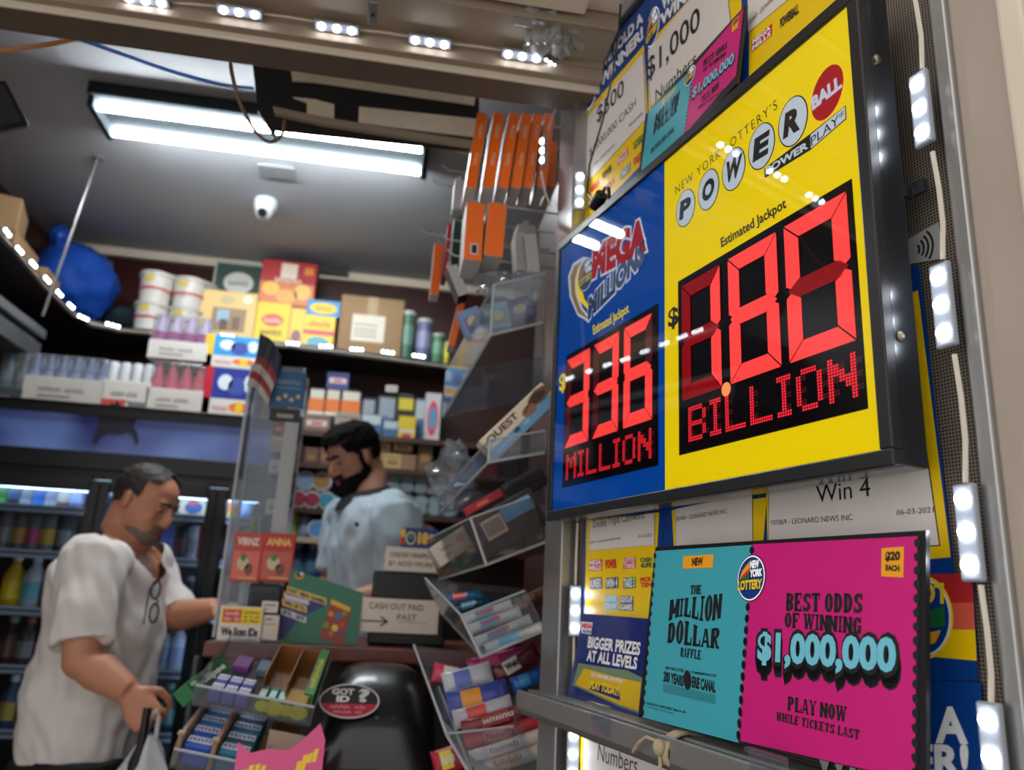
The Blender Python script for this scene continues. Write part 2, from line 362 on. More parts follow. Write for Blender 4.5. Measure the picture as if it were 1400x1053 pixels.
struct('trim_2', hbar(hbar(MB(), -.040, .021, 2.252, 2.32), .0, .021, 2.285, 2.92), DTAN, 'brown lower edge of the shopfront header', bevel=0.004, mw=HP)
struct('trim_3', hbar(hbar(MB(), -.062, -.046, 2.262, 2.31, TANM), -.046, -.0405, 2.250, 2.27, CREAMB), None, 'tan ledge of the shopfront header', bevel=0.002, mw=HP)
struct('trim_4', hbar(hbar(hbar(MB(), -.150, -.063, 2.296, 2.33), -.066, -.062, 2.285, 2.31), -.156, -.151, 2.290, 2.33), TANM, 'tan shutter rail carrying the white lights', bevel=0.003, mw=HP)
struct('trim_5', hbar(hbar(hbar(MB(), -.34, -.158, 2.318, 2.345), -.55, -.345, 2.33, 2.36), -.215, -.165, 2.300, 2.318, None, -.42, .0), CREAMB, 'cream soffit boards over the shopfront', bevel=0.003, mw=HP)
# aluminium frame round the sign wall
PD = 0.56
pm0 = panel_matrix(0, 0, PD)
def pbx(mb, s0, s1, z0, z1, d0, d1, m=None):                      # a box in sign-wall coordinates, for parts built with pm0
    return mb.box(-(s0+s1)/2, (z0+z1)/2, PD-(d0+d1)/2, s1-s0, z1-z0, d1-d0, m)
struct('wall_sign', pbx(MB(), 0.392, 1.16, 0.0, 2.55, PD, PD+0.012), perforated(), 'perforated metal sheet behind the posters', mw=pm0)
struct('trim_6', pbx(MB(), 1.085, 1.146, 0.0, 2.42, 0.53, 0.5585), ALU, 'aluminium post at the inner end of the sign wall', mw=pm0, bevel=0.002)
struct('trim_7', pbx(MB(), 0.392, 0.407, 0.0, 2.5, 0.544, 0.559), ALU, 'aluminium strip at the outer end of the sign wall', mw=pm0, bevel=0.002)
struct('trim_8', pbx(MB(), 0.424, 1.085, 2.335, 2.55, 0.545, 0.559), ALU, 'aluminium top rail above the posters', mw=pm0, bevel=0.002)
kx = sz(1362, 0, 1)[0]; sc = kx*0.55
struct('wall_right_1', pbx(MB(), sc, 0.392, 0.0, 2.6, 0.55, 0.95), PLASTER, 'beige plaster pier beside the sign wall', mw=pm0)
struct('trim_9', pbx(MB(), sc-0.022, sc, 0.0, 2.6, 0.546, 0.95), CREAMB, 'pale corner bead of the beige pier', mw=pm0, bevel=0.004)
struct('wall_right_2', pbx(MB(), sc-0.6, sc-0.022, 0.0, 2.6, 0.60, 0.95), brick_wall_paint('brown_render', (96, 76, 58)), 'brown wall beyond the beige pier', mw=pm0)
rl = MB(); pbx(rl, 0.25, 1.155, 1.236, 1.268, 0.497, 0.503); pbx(rl, 0.25, 1.155, 1.236, 1.246, 0.497, 0.545); pbx(rl, 0.25, 1.155, 1.258, 1.268, 0.515, 0.545)
struct('trim_10', rl, ALU_D, 'aluminium ledge the cards stand on', mw=pm0, bevel=0.002)

# ------------------------------------------------------------------ the jackpot sign
def crop(ox, oy, k): return lambda x, y: (ox+x/k, oy+y/k)
A, B, Cc, D, E, F, G, Hc = (crop(740, 0, 3.76), crop(740, 260, 2.291), crop(900, 60, 3.76), crop(900, 320, 3.097), crop(1150, 0, 2.632), crop(1180, 380, 2.632), crop(730, 680, 2.824), crop(1000, 640, 2.55))
SD = 0.5
S0, S1, Z0, Z1 = 0.4405, 1.072, 1.513, 1.962
sign = thing('jackpot_sign', 'large black framed lottery jackpot sign, half blue half yellow, with glowing red digits', 'sign', mw=panel_matrix(S1, Z0, SD))
W_, H_ = S1-S0, Z1-Z0
def SL(p): s, z = sz(p[0], p[1], SD); return (S1-s, z-Z0)
fr = MB(); t = 0.014
for (x0, y0, x1, y1) in ((0, 0, W_, t), (0, H_-t, W_, H_), (0, t, t*0.9, H_-t), (W_-t*0.95, t, W_, H_-t)): fr.box((x0+x1)/2, (y0+y1)/2, -0.003, x1-x0, y1-y0, 0.012)
fr.build('frame', M('black_frame', (28, 28, 30), 0.4), sign, bevel=0.0015)
MB().box(W_/2, H_/2, -0.021, W_-0.002, H_-0.002, 0.030).build('housing', M('housing_black', (34, 36, 40), 0.28, var=0.04, coat=0.4), sign, bevel=0.002)
xd = S1-0.7612
SY = M('backlit_yellow', (250, 208, 0), 0.6, emit=0.80, var=0.0, spec=0.1); SB = M('backlit_blue', (0, 76, 160), 0.6, emit=0.5, var=0.0, spec=0.1); SWH = M('backlit_white', (232, 232, 232), 0.6, emit=0.42, var=0, spec=.1); SRD = M('backlit_red', (215, 20, 36), 0.6, emit=0.3, var=0, spec=.1)
MB().box(W_/2, H_/2, 0.0012, W_-0.022, H_-0.026, 0.0008).build('cover_glass', clear('sign_cover_glass', haze=0.0, rough=0.008, ior=1.55), sign)
MB().box((0.0125+xd)/2, H_/2, -0.004, xd-0.0125, H_-2*t+0.002, 0.006).build('blue_face', SB, sign)
MB().box((xd+W_-0.013)/2, H_/2, -0.004, W_-0.013-xd, H_-2*t+0.002, 0.006).build('yellow_face', SY, sign)
sh = Sheet(sign, SL, z0=-0.001)
def win(pts):
    q = [SL(p) for p in pts]; return (sum(p[0] for p in (q[0], q[3]))/2, sum(p[1] for p in (q[2], q[3]))/2, sum(p[0] for p in (q[1], q[2]))/2, sum(p[1] for p in (q[0], q[1]))/2)
GLASS = M('dark_display_glass', (16, 3, 5), 0.5, var=0, spec=.1)
LIT = M('lit_red_segment', (255, 40, 34), emit=1.25, var=0, ecol=(255, 66, 58)); UNL = M('dim_red_segment', (90, 4, 8), emit=0.5, var=0, ecol=(215, 6, 14), rough=0.5, spec=.1)
UN2 = M('unlit_red_segment', (60, 4, 7), emit=0.13, var=0, ecol=(200, 8, 14), rough=0.3); DOT = M('lit_decimal_point', (255, 120, 60), emit=1.3, var=0)
SEG = {'0': 'abcdef', '1': 'bc', '2': 'abged', '3': 'abgcd', '4': 'fgbc', '5': 'afgcd', '6': 'afgedc', '7': 'abc', '8': 'abcdefg', '9': 'abcdfg'}
def digit(par, ch, x0, y0, x1, y1, lit, dim, z):
    w_, h_ = x1-x0, y1-y0; t = 0.23*w_; th = 0.125*h_; g = 0.010*w_; m = h_/2
    pl = {'a': [(g, h_), (w_-g, h_), (w_-t-g, h_-th), (t+g, h_-th)], 'd': [(g, 0), (t+g, th), (w_-t-g, th), (w_-g, 0)],
          'g': [(g*3, m), (t*.7, m+th/2), (w_-t*.7, m+th/2), (w_-g*3, m), (w_-t*.7, m-th/2), (t*.7, m-th/2)],
          'f': [(0, h_-g*2), (t, h_-th-g*2), (t, m+th/2+g*2), (t*.35, m+g*3), (0, m+th*.35)], 'e': [(0, g*2), (0, m-th*.35), (t*.35, m-g*3), (t, m-th/2-g*2), (t, th+g*2)]}
    pl['b'] = [(w_-x, y) for x, y in pl['f']][::-1]; pl['c'] = [(w_-x, y) for x, y in pl['e']][::-1]
    a, b = MB(), MB()
    for k, q in pl.items():
        ar = sum(q[i][0]*q[(i+1) % len(q)][1]-q[(i+1) % len(q)][0]*q[i][1] for i in range(len(q)))
        (a if k in SEG[ch] else b).prism([(x0+x, y0+y) for x, y in (q if ar > 0 else q[::-1])], z, z+0.0006)
    o = a.build('digit', lit, par)
    if b.f: b.build('unlit_segment', dim, o)
FONT57 = {'M': ['10001', '11011', '10101', '10101', '10001', '10001', '10001'], 'I': ['111', '010', '010', '010', '010', '010', '111'], 'L': ['10000']*6+['11111'],
          'O': ['01110', '10001', '10001', '10001', '10001', '10001', '01110'], 'N': ['10001', '11001', '11101', '10111', '10011', '10001', '10001'], 'B': ['11110', '10001', '10001', '11110', '10001', '10001', '11110']}
def matrix_text(par, txt, x0, y0, x1, y1, z):
    cols = []
    for ch in txt:
        g = FONT57[ch]; n = len(g[0]); cols += [[g[r][c] for r in range(7)] for c in range(n)] + [['0']*7]
    cols = cols[:-1]; n = len(cols); dx, dy = (x1-x0)/n, (y1-y0)/7
    on = {(c, r) for c in range(n) for r in range(7) if cols[c][r] == '1'}
    gh = {(c+1, r) for c, r in on if r % 2} - on
    a, b = MB(), MB()
    for s_, mb in ((on, a), (gh, b)):
        for c, r in s_:
            for u_ in (.25, .75):
                for v_ in (.25, .75):
                    cx, cy = x0+(c+u_)*dx, y1-(r+v_)*dy
                    mb.poly([(cx+dx*.235*math.cos(q*math.pi/4), cy+dy*.235*math.sin(q*math.pi/4)) for q in range(8)], z)
    o = a.build('word_display', M('lit_red_dot', (255, 30, 40), emit=1.0, var=0, ecol=(255, 36, 48)), par); b.build('dim_dots', M('dim_red_dot', (50, 4, 6), emit=0.10, var=0, ecol=(200, 8, 14)), o)
def display(pts, digs, cells, dimm, word, wx, yfrac, dots=()):
    x0, y0, x1, y1 = win(pts); z = -0.0006
    o = MB().box((x0+x1)/2, (y0+y1)/2, -0.0008, x1-x0, y1-y0, 0.0012).build('display_window', GLASS, sign)
    h = y1-y0
    for ch, (a, b) in zip(digs, cells): digit(sign, ch, a, y0+h*yfrac[0], b, y0+h*yfrac[1], LIT, dimm, 0.0001)
    matrix_text(sign, word, x0+wx[0]*(x1-x0), y0+h*yfrac[2], x0+wx[1]*(x1-x0), y0+h*yfrac[3], 0.0004)
    for cx, cy, r in dots:
        MB().poly([(cx+r*math.cos(q*math.pi/10), cy+r*math.sin(q*math.pi/10)) for q in range(20)], 0.0009).build('decimal_point', DOT, sign)
    return x0, y0, x1, y1
def cellx(ps): return [(SL(a)[0], SL(b)[0]) for a, b in ps]
display([B(80, 525), B(367, 345), B(362, 858), B(62, 938)], '336', cellx([(B(77, 700), B(150, 650)), (B(163, 650), B(242, 600)), (B(259, 600), B(348, 550))]), UN2, 'MILLION', (0.05, 0.95), (0.285, 0.955, 0.05, 0.235))
pd = display([D(85, 215), Cc(990, 670), D(885, 725), D(85, 948)], '180', cellx([(D(103, 500), D(266, 450)), (D(304, 450), D(516, 400)), (D(552, 400), D(829, 300))]), UNL, 'BILLION', (0.07, 0.97), (0.29, 0.955, 0.055, 0.245),
        dots=[(SL(D(290, 658))[0], SL(D(290, 658))[1], 0.0075)])
# printed faces
sh.text('dollar_mark', '$', D(40, 410), D(84, 395), D(40, 318), BLK, bold=0.03)
sh.text('dollar_mark', '$', B(55, 640), B(77, 630), B(55, 580), SY, bold=0.03)
sh.text('jackpot_caption', 'Estimated Jackpot', Cc(324, 1062), Cc(660, 856), Cc(317, 1000), BLK, bold=0.025)
sh.text('jackpot_caption', 'Estimated Jackpot', B(163, 462), B(275, 392), B(160, 425), SY, bold=0.02)
sh.text('yellow_side_headline', "NEW YORK LOTTERY'S", Cc(88, 775), Cc(612, 330), Cc(84, 733), BLK, bold=-0.005, space=1.25)
for ch, c_, r_, t_ in (('P', (137, 843), (188, 800), (137, 748)), ('O', (255, 748), (311, 705), (257, 644)), ('W', (384, 642), (446, 595), (386, 533)), ('E', (527, 525), (598, 475), (529, 408)), ('R', (688, 397), (767, 345), (690, 270))):
    rr = (r_[0]-c_[0]); hh = c_[1]-t_[1]
    sl = -0.72
    sh.oval('white_ball#'+ch, Cc(*c_), Cc(c_[0]+rr, c_[1]+rr*sl*0.75), Cc(c_[0]+2, c_[1]-hh), BLK, 1)
    sh.oval('white_ball#'+ch, Cc(*c_), Cc(c_[0]+rr*.93, c_[1]+rr*sl*0.75*.93), Cc(c_[0]+2, c_[1]-hh*.95), SWH, 2)
    x, y = c_; wd = rr*(0.62 if ch != 'W' else .75)
    sh.text('ball_letter#'+ch, ch, Cc(x-wd, y+hh*.56+wd*.5), Cc(x+wd*.8, y+hh*.56-wd*.6), Cc(x-wd*.75, y-hh*.52+wd*.55), BLK, 3, bold=0.055)
sh.oval('red_ball', Cc(865, 250), Cc(950, 185), Cc(868, 120), SRD, 2)
sh.text('red_ball_word', 'BALL', Cc(790, 345), Cc(945, 222), Cc(783, 278), SWH, 3, bold=0.06)
sh.poly('multiplier_strip', [Cc(545, 690), Cc(780, 545), Cc(778, 462), Cc(543, 640)], BLK, 2)
sh.poly('multiplier_strip', [Cc(780, 545), Cc(965, 385), Cc(962, 315), Cc(778, 462)], BLK, 2)
sh.poly('multiplier_strip', [Cc(783, 538), Cc(961, 383), Cc(958, 322), Cc(781, 468)], SWH, 3)
sh.text('multiplier_word', 'POWER', Cc(553, 675), Cc(772, 536), Cc(550, 638), SWH, 4, bold=0.04)
sh.text('multiplier_word', 'PLAY*', Cc(786, 527), Cc(957, 386), Cc(784, 478), BLK, 4)
# the blue half's emblem
sh.poly('emblem_swirl', [B(150, 416), B(112, 392), B(88, 335), B(83, 270), B(98, 230), B(130, 209), B(158, 212), B(125, 238), B(112, 275), B(112, 322), B(128, 368), B(150, 396)], SWH, 2)
sh.poly('emblem_swirl', [B(148, 405), B(115, 385), B(94, 330), B(90, 272), B(104, 236), B(130, 219), B(115, 245), B(105, 280), B(106, 325), B(122, 370)], ORA, 3)
sh.poly('emblem_swirl', [B(146, 375), B(115, 340), B(108, 290), B(117, 246), B(124, 300), B(134, 340), B(150, 362)], SY, 3)
def lottery_logo(s_, c, r, t_, lv, n='lottery_emblem', flip=False):
    C0, R0, T0 = (Vector(s_.L(p)) for p in (c, r, t_)); a, b = R0-C0, T0-C0
    f = lambda x, y: tuple(C0 + a*x + b*y)
    def poly(pts, m, l): s_.poly(n, [f(*p) for p in pts], m, l, raw=True)
    cir = lambda q, x=0, y=0: [(x+q*math.cos(2*math.pi*i/36), y+q*math.sin(2*math.pi*i/36)) for i in range(36)]
    poly(cir(1), BLK, lv); poly(cir(0.96), SWH, lv+1); poly(cir(0.9), M('emblem_blue', (12, 58, 128), 0.4, var=0), lv+2)
    poly([(-.8, .0), (-.62, .35), (-.2, .66), (-.1, .7), (-.1, .3), (-.5, .12)], ORA, lv+3); poly([(-.8, -.02), (-.5, .2), (-.1, .4), (-.1, .2), (-.5, .05)], SRD, lv+4)
    poly([(-.82, -.08), (-.5, .08), (-.08, .26), (-.08, -.1), (-.75, -.22)], GRN, lv+5)
    for tx, x0, y0, x1, y1, m in (('NEW', -.02, .4, .6, .74, SWH), ('YORK', -.02, .02, .84, .36, SWH), ('LOTTERY', -.84, -.5, .86, -.08, flat((252, 214, 40)))):
        s_.text(n, tx, f(x0, y0), f(x1, y0), f(x0, y1), m, lv+6, bold=0.05, raw=True)
lottery_logo(sh, B(140, 266), B(166, 246), B(140, 216), 4)
for grow, m, l in ((0.12, SWH, 5), (0.061, SRD, 7)): sh.text('emblem_word', 'MEGA', B(163, 272), B(324, 186), B(166, 186), m, l, bold=grow)
for grow, m, l in ((0.13, SWH, 5), (0.061, M('emblem_blue', (12, 58, 128), 0.4, var=0), 7)): sh.text('emblem_word', 'MILLIONS', B(149, 402), B(322, 225), B(152, 340), m, l, bold=grow)
sh.done()
# screws and brackets on the right side of the housing, the cord on its top
for px, py in ((1207, 75), (1241, 457)):
    s_, z_ = sz(px, py, 0.516)
    MB().lathe([(0.0045, 0), (0.0045, 0.0015), (0.002, 0.003)], 12, T=Matrix.Translation((W_-0.001, z_-Z0, -0.016)) @ Matrix.Rotation(math.pi/2, 4, 'Y')).build('side_screw', M('zinc', (150, 140, 120), 0.3, metal=0.9), sign)
z_ = sz(1262, 258, 0.55)[1]-Z0
MB().box(W_+0.006, z_, -0.046, 0.012, 0.012, 0.004).box(W_-0.004, z_, -0.042, 0.003, 0.012, 0.012).build('mounting_bracket', DARKM, sign)
z2 = H_+0.004
cd = MB(); pts = [panel_matrix(S1, Z0, SD).inverted() @ (lambda q: PN*0.52 + PU*q[0] + Vector((0, 0, q[1])))(sz(px, py, 0.52)) for px, py in ((817, 282), (803, 262), (806, 225), (824, 165), (838, 100), (846, 40), (852, -40))]
cord = MB().tube(pts, 0.0016, 6).build('power_cord', BLACKP, sign)
MB().tube([pts[0]+Vector((-0.012, 0.004, 0)), pts[0]+Vector((0.014, 0.014, 0))], 0.011, 10).build('plug', BLACKP, sign, bevel=0.002)
MB().tube([pts[0]+Vector((0.012, 0.012, 0)), pts[0]+Vector((0.022, 0.02, 0)), pts[0]+Vector((0.034, 0.014, 0)), (pts[0].x+0.040, H_, -0.02)], 0.003, 6).build('plug_lead', BLACKP, sign)

# ------------------------------------------------------------------ posters and cards on the sign wall
def poster(name, label, cat, quad, d, base, th=0.0012, group=None):
    q = [sz(p[0], p[1], d) if not isinstance(p[0], tuple) else p[0] for p in quad]
    sc_, zc = max(p[0] for p in q), min(p[1] for p in q)
    root = thing(name, label, cat, mw=panel_matrix(sc_, zc, d), group=group)
    L = lambda p: (sc_ - sz(p[0], p[1], d)[0], sz(p[0], p[1], d)[1]-zc)
    lq = [(sc_-p[0], p[1]-zc) for p in q]
    ar = sum(lq[i][0]*lq[(i+1) % 4][1]-lq[(i+1) % 4][0]*lq[i][1] for i in range(4))
    MB().prism(lq if ar > 0 else lq[::-1], -th, 0).build('sheet', base, root)
    return root, Sheet(root, L), lq
def card_frame(s_, q, mY=YEL, mW=WHT, n='white_card', dy=0.006):       # yellow ground then white card, quads as photo pixels
    s_.poly('yellow_ground', q[0], mY, 1)
    if q[1]:
        c = q[1]; s_.poly(n, c, BLK, 2)
        cx = sum(s_.L(p)[0] for p in c)/4; cy = sum(s_.L(p)[1] for p in c)/4
        s_.poly(n, [(cx+(x-cx)*.99, cy+(y-cy)*.99) for x, y in (s_.L(p) for p in c)], mW, 3, raw=True)
def game_logos(s_, pts, a, b, n='game_logos'):
    """small game badges: each (centre pixel, text, colours); a, b = half-size vectors in pixels"""
    for (cx, cy), tx, bg, fg in pts:
        q = [(cx-a[0]-b[0], cy-a[1]-b[1]), (cx+a[0]-b[0], cy+a[1]-b[1]), (cx+a[0]+b[0], cy+a[1]+b[1]), (cx-a[0]+b[0], cy-a[1]+b[1])]
        if bg: s_.poly(n, q, bg, 2)
        ln = tx.split('\n')
        for i, l in enumerate(ln):
            f0, f1 = i/len(ln), (i+1)/len(ln)
            lo = 1-2*f1+0.16/len(ln); hi = 1-2*f0-0.16/len(ln)
            pt = lambda u_, v_: (cx+a[0]*u_+b[0]*v_, cy+a[1]*u_+b[1]*v_)
            s_.text(n, l, pt(-.9, lo), pt(.9, lo), pt(-.9, hi), fg, 4, bold=0.04)
YINK = flat((252, 214, 40))
# the 500 dollar poster, upper left of the sign
r, s_, q = poster('winner_poster', 'lottery winner poster reading $500, at the upper left behind the jackpot sign', 'poster', [(789, 110), (886, -5), (886, 330), (800, 405)], 0.555, BLU)
card_frame(s_, ([A(212, 600), A(528, 232), A(560, 800), A(225, 1150)], [A(215, 628), A(526, 268), A(541, 612), A(236, 945)]))
s_.poly('corner_stripes', [A(189, 420), A(215, 395), A(212, 500), A(189, 520)], YEL, 1).poly('corner_stripes', [A(189, 520), A(212, 500), A(216, 590), A(190, 615)], RED, 1)
lottery_logo(s_, A(255, 455), A(298, 400), A(257, 350), 2)
s_.text('winner_headline', 'WE SOLD A', A(303, 372), A(526, 110), A(300, 318), INKW, 2, bold=0.05).text('winner_headline', 'WINNER!', A(305, 455), A(527, 195), A(302, 395), INKW, 2, bold=0.05)
s_.text('prize_text', '$500', A(288, 650), A(428, 500), A(288, 555), BLK, 4, bold=0.01).text('prize_text', '$1,000,000 CASH', A(250, 812), A(490, 550), A(250, 768), BLK, 4).text('prize_text', '101069 - LEONARD NEWS INC', A(275, 855), A(380, 752), A(275, 840), BLK, 4)
s_.text('prize_text', '~02-20-20', A(455, 655), A(523, 590), A(455, 638), BLK, 4)
game_logos(s_, [(A(280, 955), 'MEGA', None, RED), (A(342, 885), 'POWER', None, BLK), (A(421, 805), 'LOTTO\nTAKE', RED, INKW), (A(500, 730), 'CASH\n4LIFE', None, GRN), (A(355, 950), 'WIN 4', None, RED), (A(434, 880), 'TAKE 5', GRN, INKW), (A(500, 815), 'PICK\nTEN', None, RED)], (7, -7), (0, -6))
s_.done()
r, s_, q = poster('winner_poster', 'lottery winner poster reading $1,000, at the top behind the small raffle card', 'poster', [(883, 0), (1024, -150), (1024, 230), (884, 330)], 0.556, BLU)
card_frame(s_, ([A(541, 240), A(1030, -300), A(1030, 200), A(545, 700)], [A(543, 268), A(940, -215), A(978, 120), A(565, 552)]))
lottery_logo(s_, A(575, 140), A(612, 85), A(575, 45), 2)
s_.text('winner_headline', 'WE SOLD A', A(620, 60), A(880, -190), A(620, -10), INKW, 2, bold=0.05).text('winner_headline', 'WINNER!', A(612, 140), A(900, -140), A(612, 78), INKW, 2, bold=0.05)
s_.text('prize_text', '$1,000', A(545, 440), A(820, 165), A(545, 310), BLK, 4, bold=0.012).text('prize_text', 'Numbers', A(590, 525), A(800, 325), A(590, 465), BLK, 4, bold=0.005)
s_.done()
r, s_, q = poster('winner_poster', 'yellow bordered lottery poster at the top above the middle of the jackpot sign', 'poster', [(1016, -60), (1155, -200), (1155, 90), (1020, 190)], 0.5565, BLU)
card_frame(s_, ([(1017, 0), (1150, -140), (1150, 80), (1018, 170)], [A(1060, -60), A(1500, -500), A(1500, -190), A(1065, 170)]))
s_.text('prize_text', '101069 - LEONARD', A(1070, 130), A(1200, 0), A(1070, 105), BLK, 4)
game_logos(s_, [((1042, 52), 'MEGA\nMILLS', RED, INKW), ((1080, 22), 'POWERBALL', None, BLK)], (14, -12), (0, -8))
s_.done()
def scallop(s_, name, x0, y0, x1, y1, col, r=0.004, sides='lrtb', lv=1):
    s_.rect(name, x0, y0, x1, y1, col, lv)
    mk = lambda cx, cy: s_.ellipse('perforation', (cx, cy), r, r, BLK, lv+1, n=14)
    n = max(2, int((y1-y0)/(r*3)))
    for i in range(n):
        y = y0+(i+.5)*(y1-y0)/n
        if 'l' in sides: mk(x0, y)
        if 'r' in sides: mk(x1, y)
def raffle(label, quad, d, cr, K, tpts):
    r, s_, q = poster('raffle_card', label, 'card', quad, d, M('black_board', (24, 23, 26), 0.35, coat=0.4), th=0.004)
    for nm, pts, col in (('teal_panel', tpts['teal'], TEAL), ('pink_panel', tpts['pink'], PINK)):
        s_.poly(nm, pts, col, 1)
        L4 = [s_.L(p) for p in pts]
        for (a, b) in ((0, 3), (1, 2)):
            n = 17
            for i in range(n):
                f = (i+.5)/n; s_.ellipse('perforation', (L4[a][0]*(1-f)+L4[b][0]*f, L4[a][1]*(1-f)+L4[b][1]*f), K*.9, K, BLK, 2, n=14)
    return r, s_
# big raffle card
r, s_ = raffle('large teal and pink raffle card standing on the ledge in front of the posters', [(896, 748), (1266, 725), Hc(680, 1110), (873, 977)], 0.515, None, 0.0034,
    {'teal': [G(470, 208), G(843, 184), G(790, 948), G(420, 850)], 'pink': [Hc(75, 266), Hc(650, 238), Hc(640, 1090), Hc(24, 950)]})
s_.poly('new_badge', [G(578, 228), G(695, 220), G(692, 272), G(576, 276)], ORA, 2)
s_.text('new_badge', 'NEW', G(612, 265), G(655, 262), G(612, 235), BLK, 3, bold=0.05)
s_.text('raffle_title', 'THE', G(604, 375), G(648, 374), G(606, 340), BLK, 2, font='slab')
s_.text('raffle_title', 'MILLION', G(522, 478), G(722, 462), G(529, 396), BLK, 2, font='slab', warp=lambda x, y: (x, y+0.16*math.sin(x*6.0)*(1-y)))
s_.text('raffle_title', 'DOLLAR', G(515, 562), G(716, 586), G(520, 490), BLK, 2, font='slab', warp=lambda x, y: (x, y+0.22*math.sin(x*6.0)*y+.18*x*y))
s_.text('raffle_title', 'RAFFLE', G(566, 615), G(646, 628), G(568, 580), BLK, 2, font='slab')
s_.text('raffle_note', 'NEW YORK LOTTERY', G(508, 664), G(582, 677), G(509, 652), BLK, 2, bold=0.03).text('raffle_note', 'COMMEMORATES', G(606, 680), G(706, 695), G(606, 670), BLK, 2, bold=0.03)
s_.text('raffle_note', '200 YEARS', G(500, 712), G(578, 732), G(503, 670), BLK, 2, bold=0.05).text('raffle_note', 'ERIE CANAL', G(610, 735), G(702, 757), G(612, 690), BLK, 2, bold=0.05)
s_.oval('raffle_note', G(594, 706), G(609, 710), G(594, 668), BLK, 2)
for k in range(4):
    a, b = s_.L(G(500, 722+k*9)), s_.L(G(702, 768+k*9)); n = 34; h = 0.0003
    up = [(a[0]+(b[0]-a[0])*i/n, a[1]+(b[1]-a[1])*i/n + 0.0012*(1 if i % 2 else -1)) for i in range(n+1)]
    for i in range(n): s_.poly('raffle_note', [(up[i][0], up[i][1]-h), (up[i+1][0], up[i+1][1]-h), (up[i+1][0], up[i+1][1]+h), (up[i][0], up[i][1]+h)], BLK, 2, raw=True)
s_.text('raffle_note', 'PLEASE PLAY RESPONSIBLY Must be 18+', G(436, 800), G(588, 836), G(437, 790), BLK, 2, bold=0.02).text('raffle_note', 'to purchase a lottery ticket', G(436, 812), G(540, 840), G(437, 804), BLK, 2)
lottery_logo(s_, G(841, 312), G(897, 306), G(845, 222), 3)
s_.poly('price_badge', [Hc(525, 280), Hc(603, 274), Hc(601, 382), Hc(524, 378)], ORA, 2)
s_.text('price_badge', '$20', Hc(538, 328), Hc(590, 326), Hc(539, 292), BLK, 3, bold=0.05).text('price_badge', 'EACH', Hc(540, 358), Hc(588, 361), Hc(540, 337), BLK, 3, bold=0.05)
s_.text('raffle_odds', 'BEST ODDS', Hc(190, 498), Hc(460, 507), Hc(192, 436), BLK, 2, font='slab').text('raffle_odds', 'OF WINNING', Hc(185, 555), Hc(455, 580), Hc(187, 503), BLK, 2, font='slab')
tb = (Hc(92, 690), Hc(577, 738), Hc(96, 570))
for i in range(7): s_.text('million_shadow', '$1,000,000', *tb, BLK, 2, bold=0.075, shift=(0.0006*i*0.5-0.001, -0.0016*i))
s_.text('million_figure', '$1,000,000', *tb, BLK, 3, bold=0.085).text('million_figure', '$1,000,000', *tb, SKYB, 4, bold=0.045)
s_.text('raffle_odds', 'PLAY NOW', Hc(196, 845), Hc(402, 887), Hc(198, 795), BLK, 2, font='slab').text('raffle_odds', 'WHILE TICKETS LAST', Hc(157, 880), Hc(447, 948), Hc(159, 850), BLK, 2, font='slab')
s_.done()
# the small raffle card above the sign
r, s_ = raffle('small teal and pink raffle card tucked behind the top edge of the jackpot sign', [A(535, 590), A(1050, 25), A(1005, 430), A(490, 985)], 0.54, None, 0.0016,
    {'teal': [A(552, 575), A(785, 345), A(738, 690), A(500, 980)], 'pink': [A(785, 345), A(1043, 42), A(1005, 385), A(738, 690)]})
s_.text('raffle_title', 'MILLION', A(582, 648), A(705, 525), A(592, 588), BLK, 2, font='slab').text('raffle_title', 'DOLLAR', A(574, 698), A(700, 575), A(582, 640), BLK, 2, font='slab')
s_.text('raffle_note', '200 YEARS ERIE CANAL', A(563, 795), A(685, 675), A(566, 765), BLK, 2, bold=0.03).poly('new_badge', [A(622, 525), A(692, 448), A(692, 462), A(622, 540)], ORA, 2)
s_.poly('price_badge', [A(985, 110), A(1018, 78), A(1012, 140), A(980, 170)], ORA, 2).text('price_badge', '$20', A(988, 138), A(1012, 112), A(990, 112), BLK, 3, bold=0.04)
s_.text('raffle_odds', 'BEST ODDS', A(832, 345), A(955, 248), A(836, 310), BLK, 2, font='slab').text('raffle_odds', 'OF WINNING', A(832, 375), A(950, 285), A(835, 352), BLK, 2, font='slab')
s_.text('million_figure', '$1,000,000', A(776, 515), A(990, 330), A(782, 455), BLK, 2, bold=0.07, shift=(0, -0.0015)).text('million_figure', '$1,000,000', A(776, 515), A(990, 330), A(782, 455), SKYB, 3, bold=0.03)
s_.text('raffle_odds', 'PLAY NOW', A(826, 530), A(915, 455), A(828, 495), BLK, 2, font='slab').text('raffle_odds', 'WHILE TICKETS LAST', A(806, 565), A(938, 470), A(808, 550), BLK, 2, font='slab')
lottery_logo(s_, A(768, 390), A(796, 355), A(770, 345), 3)
s_.done()
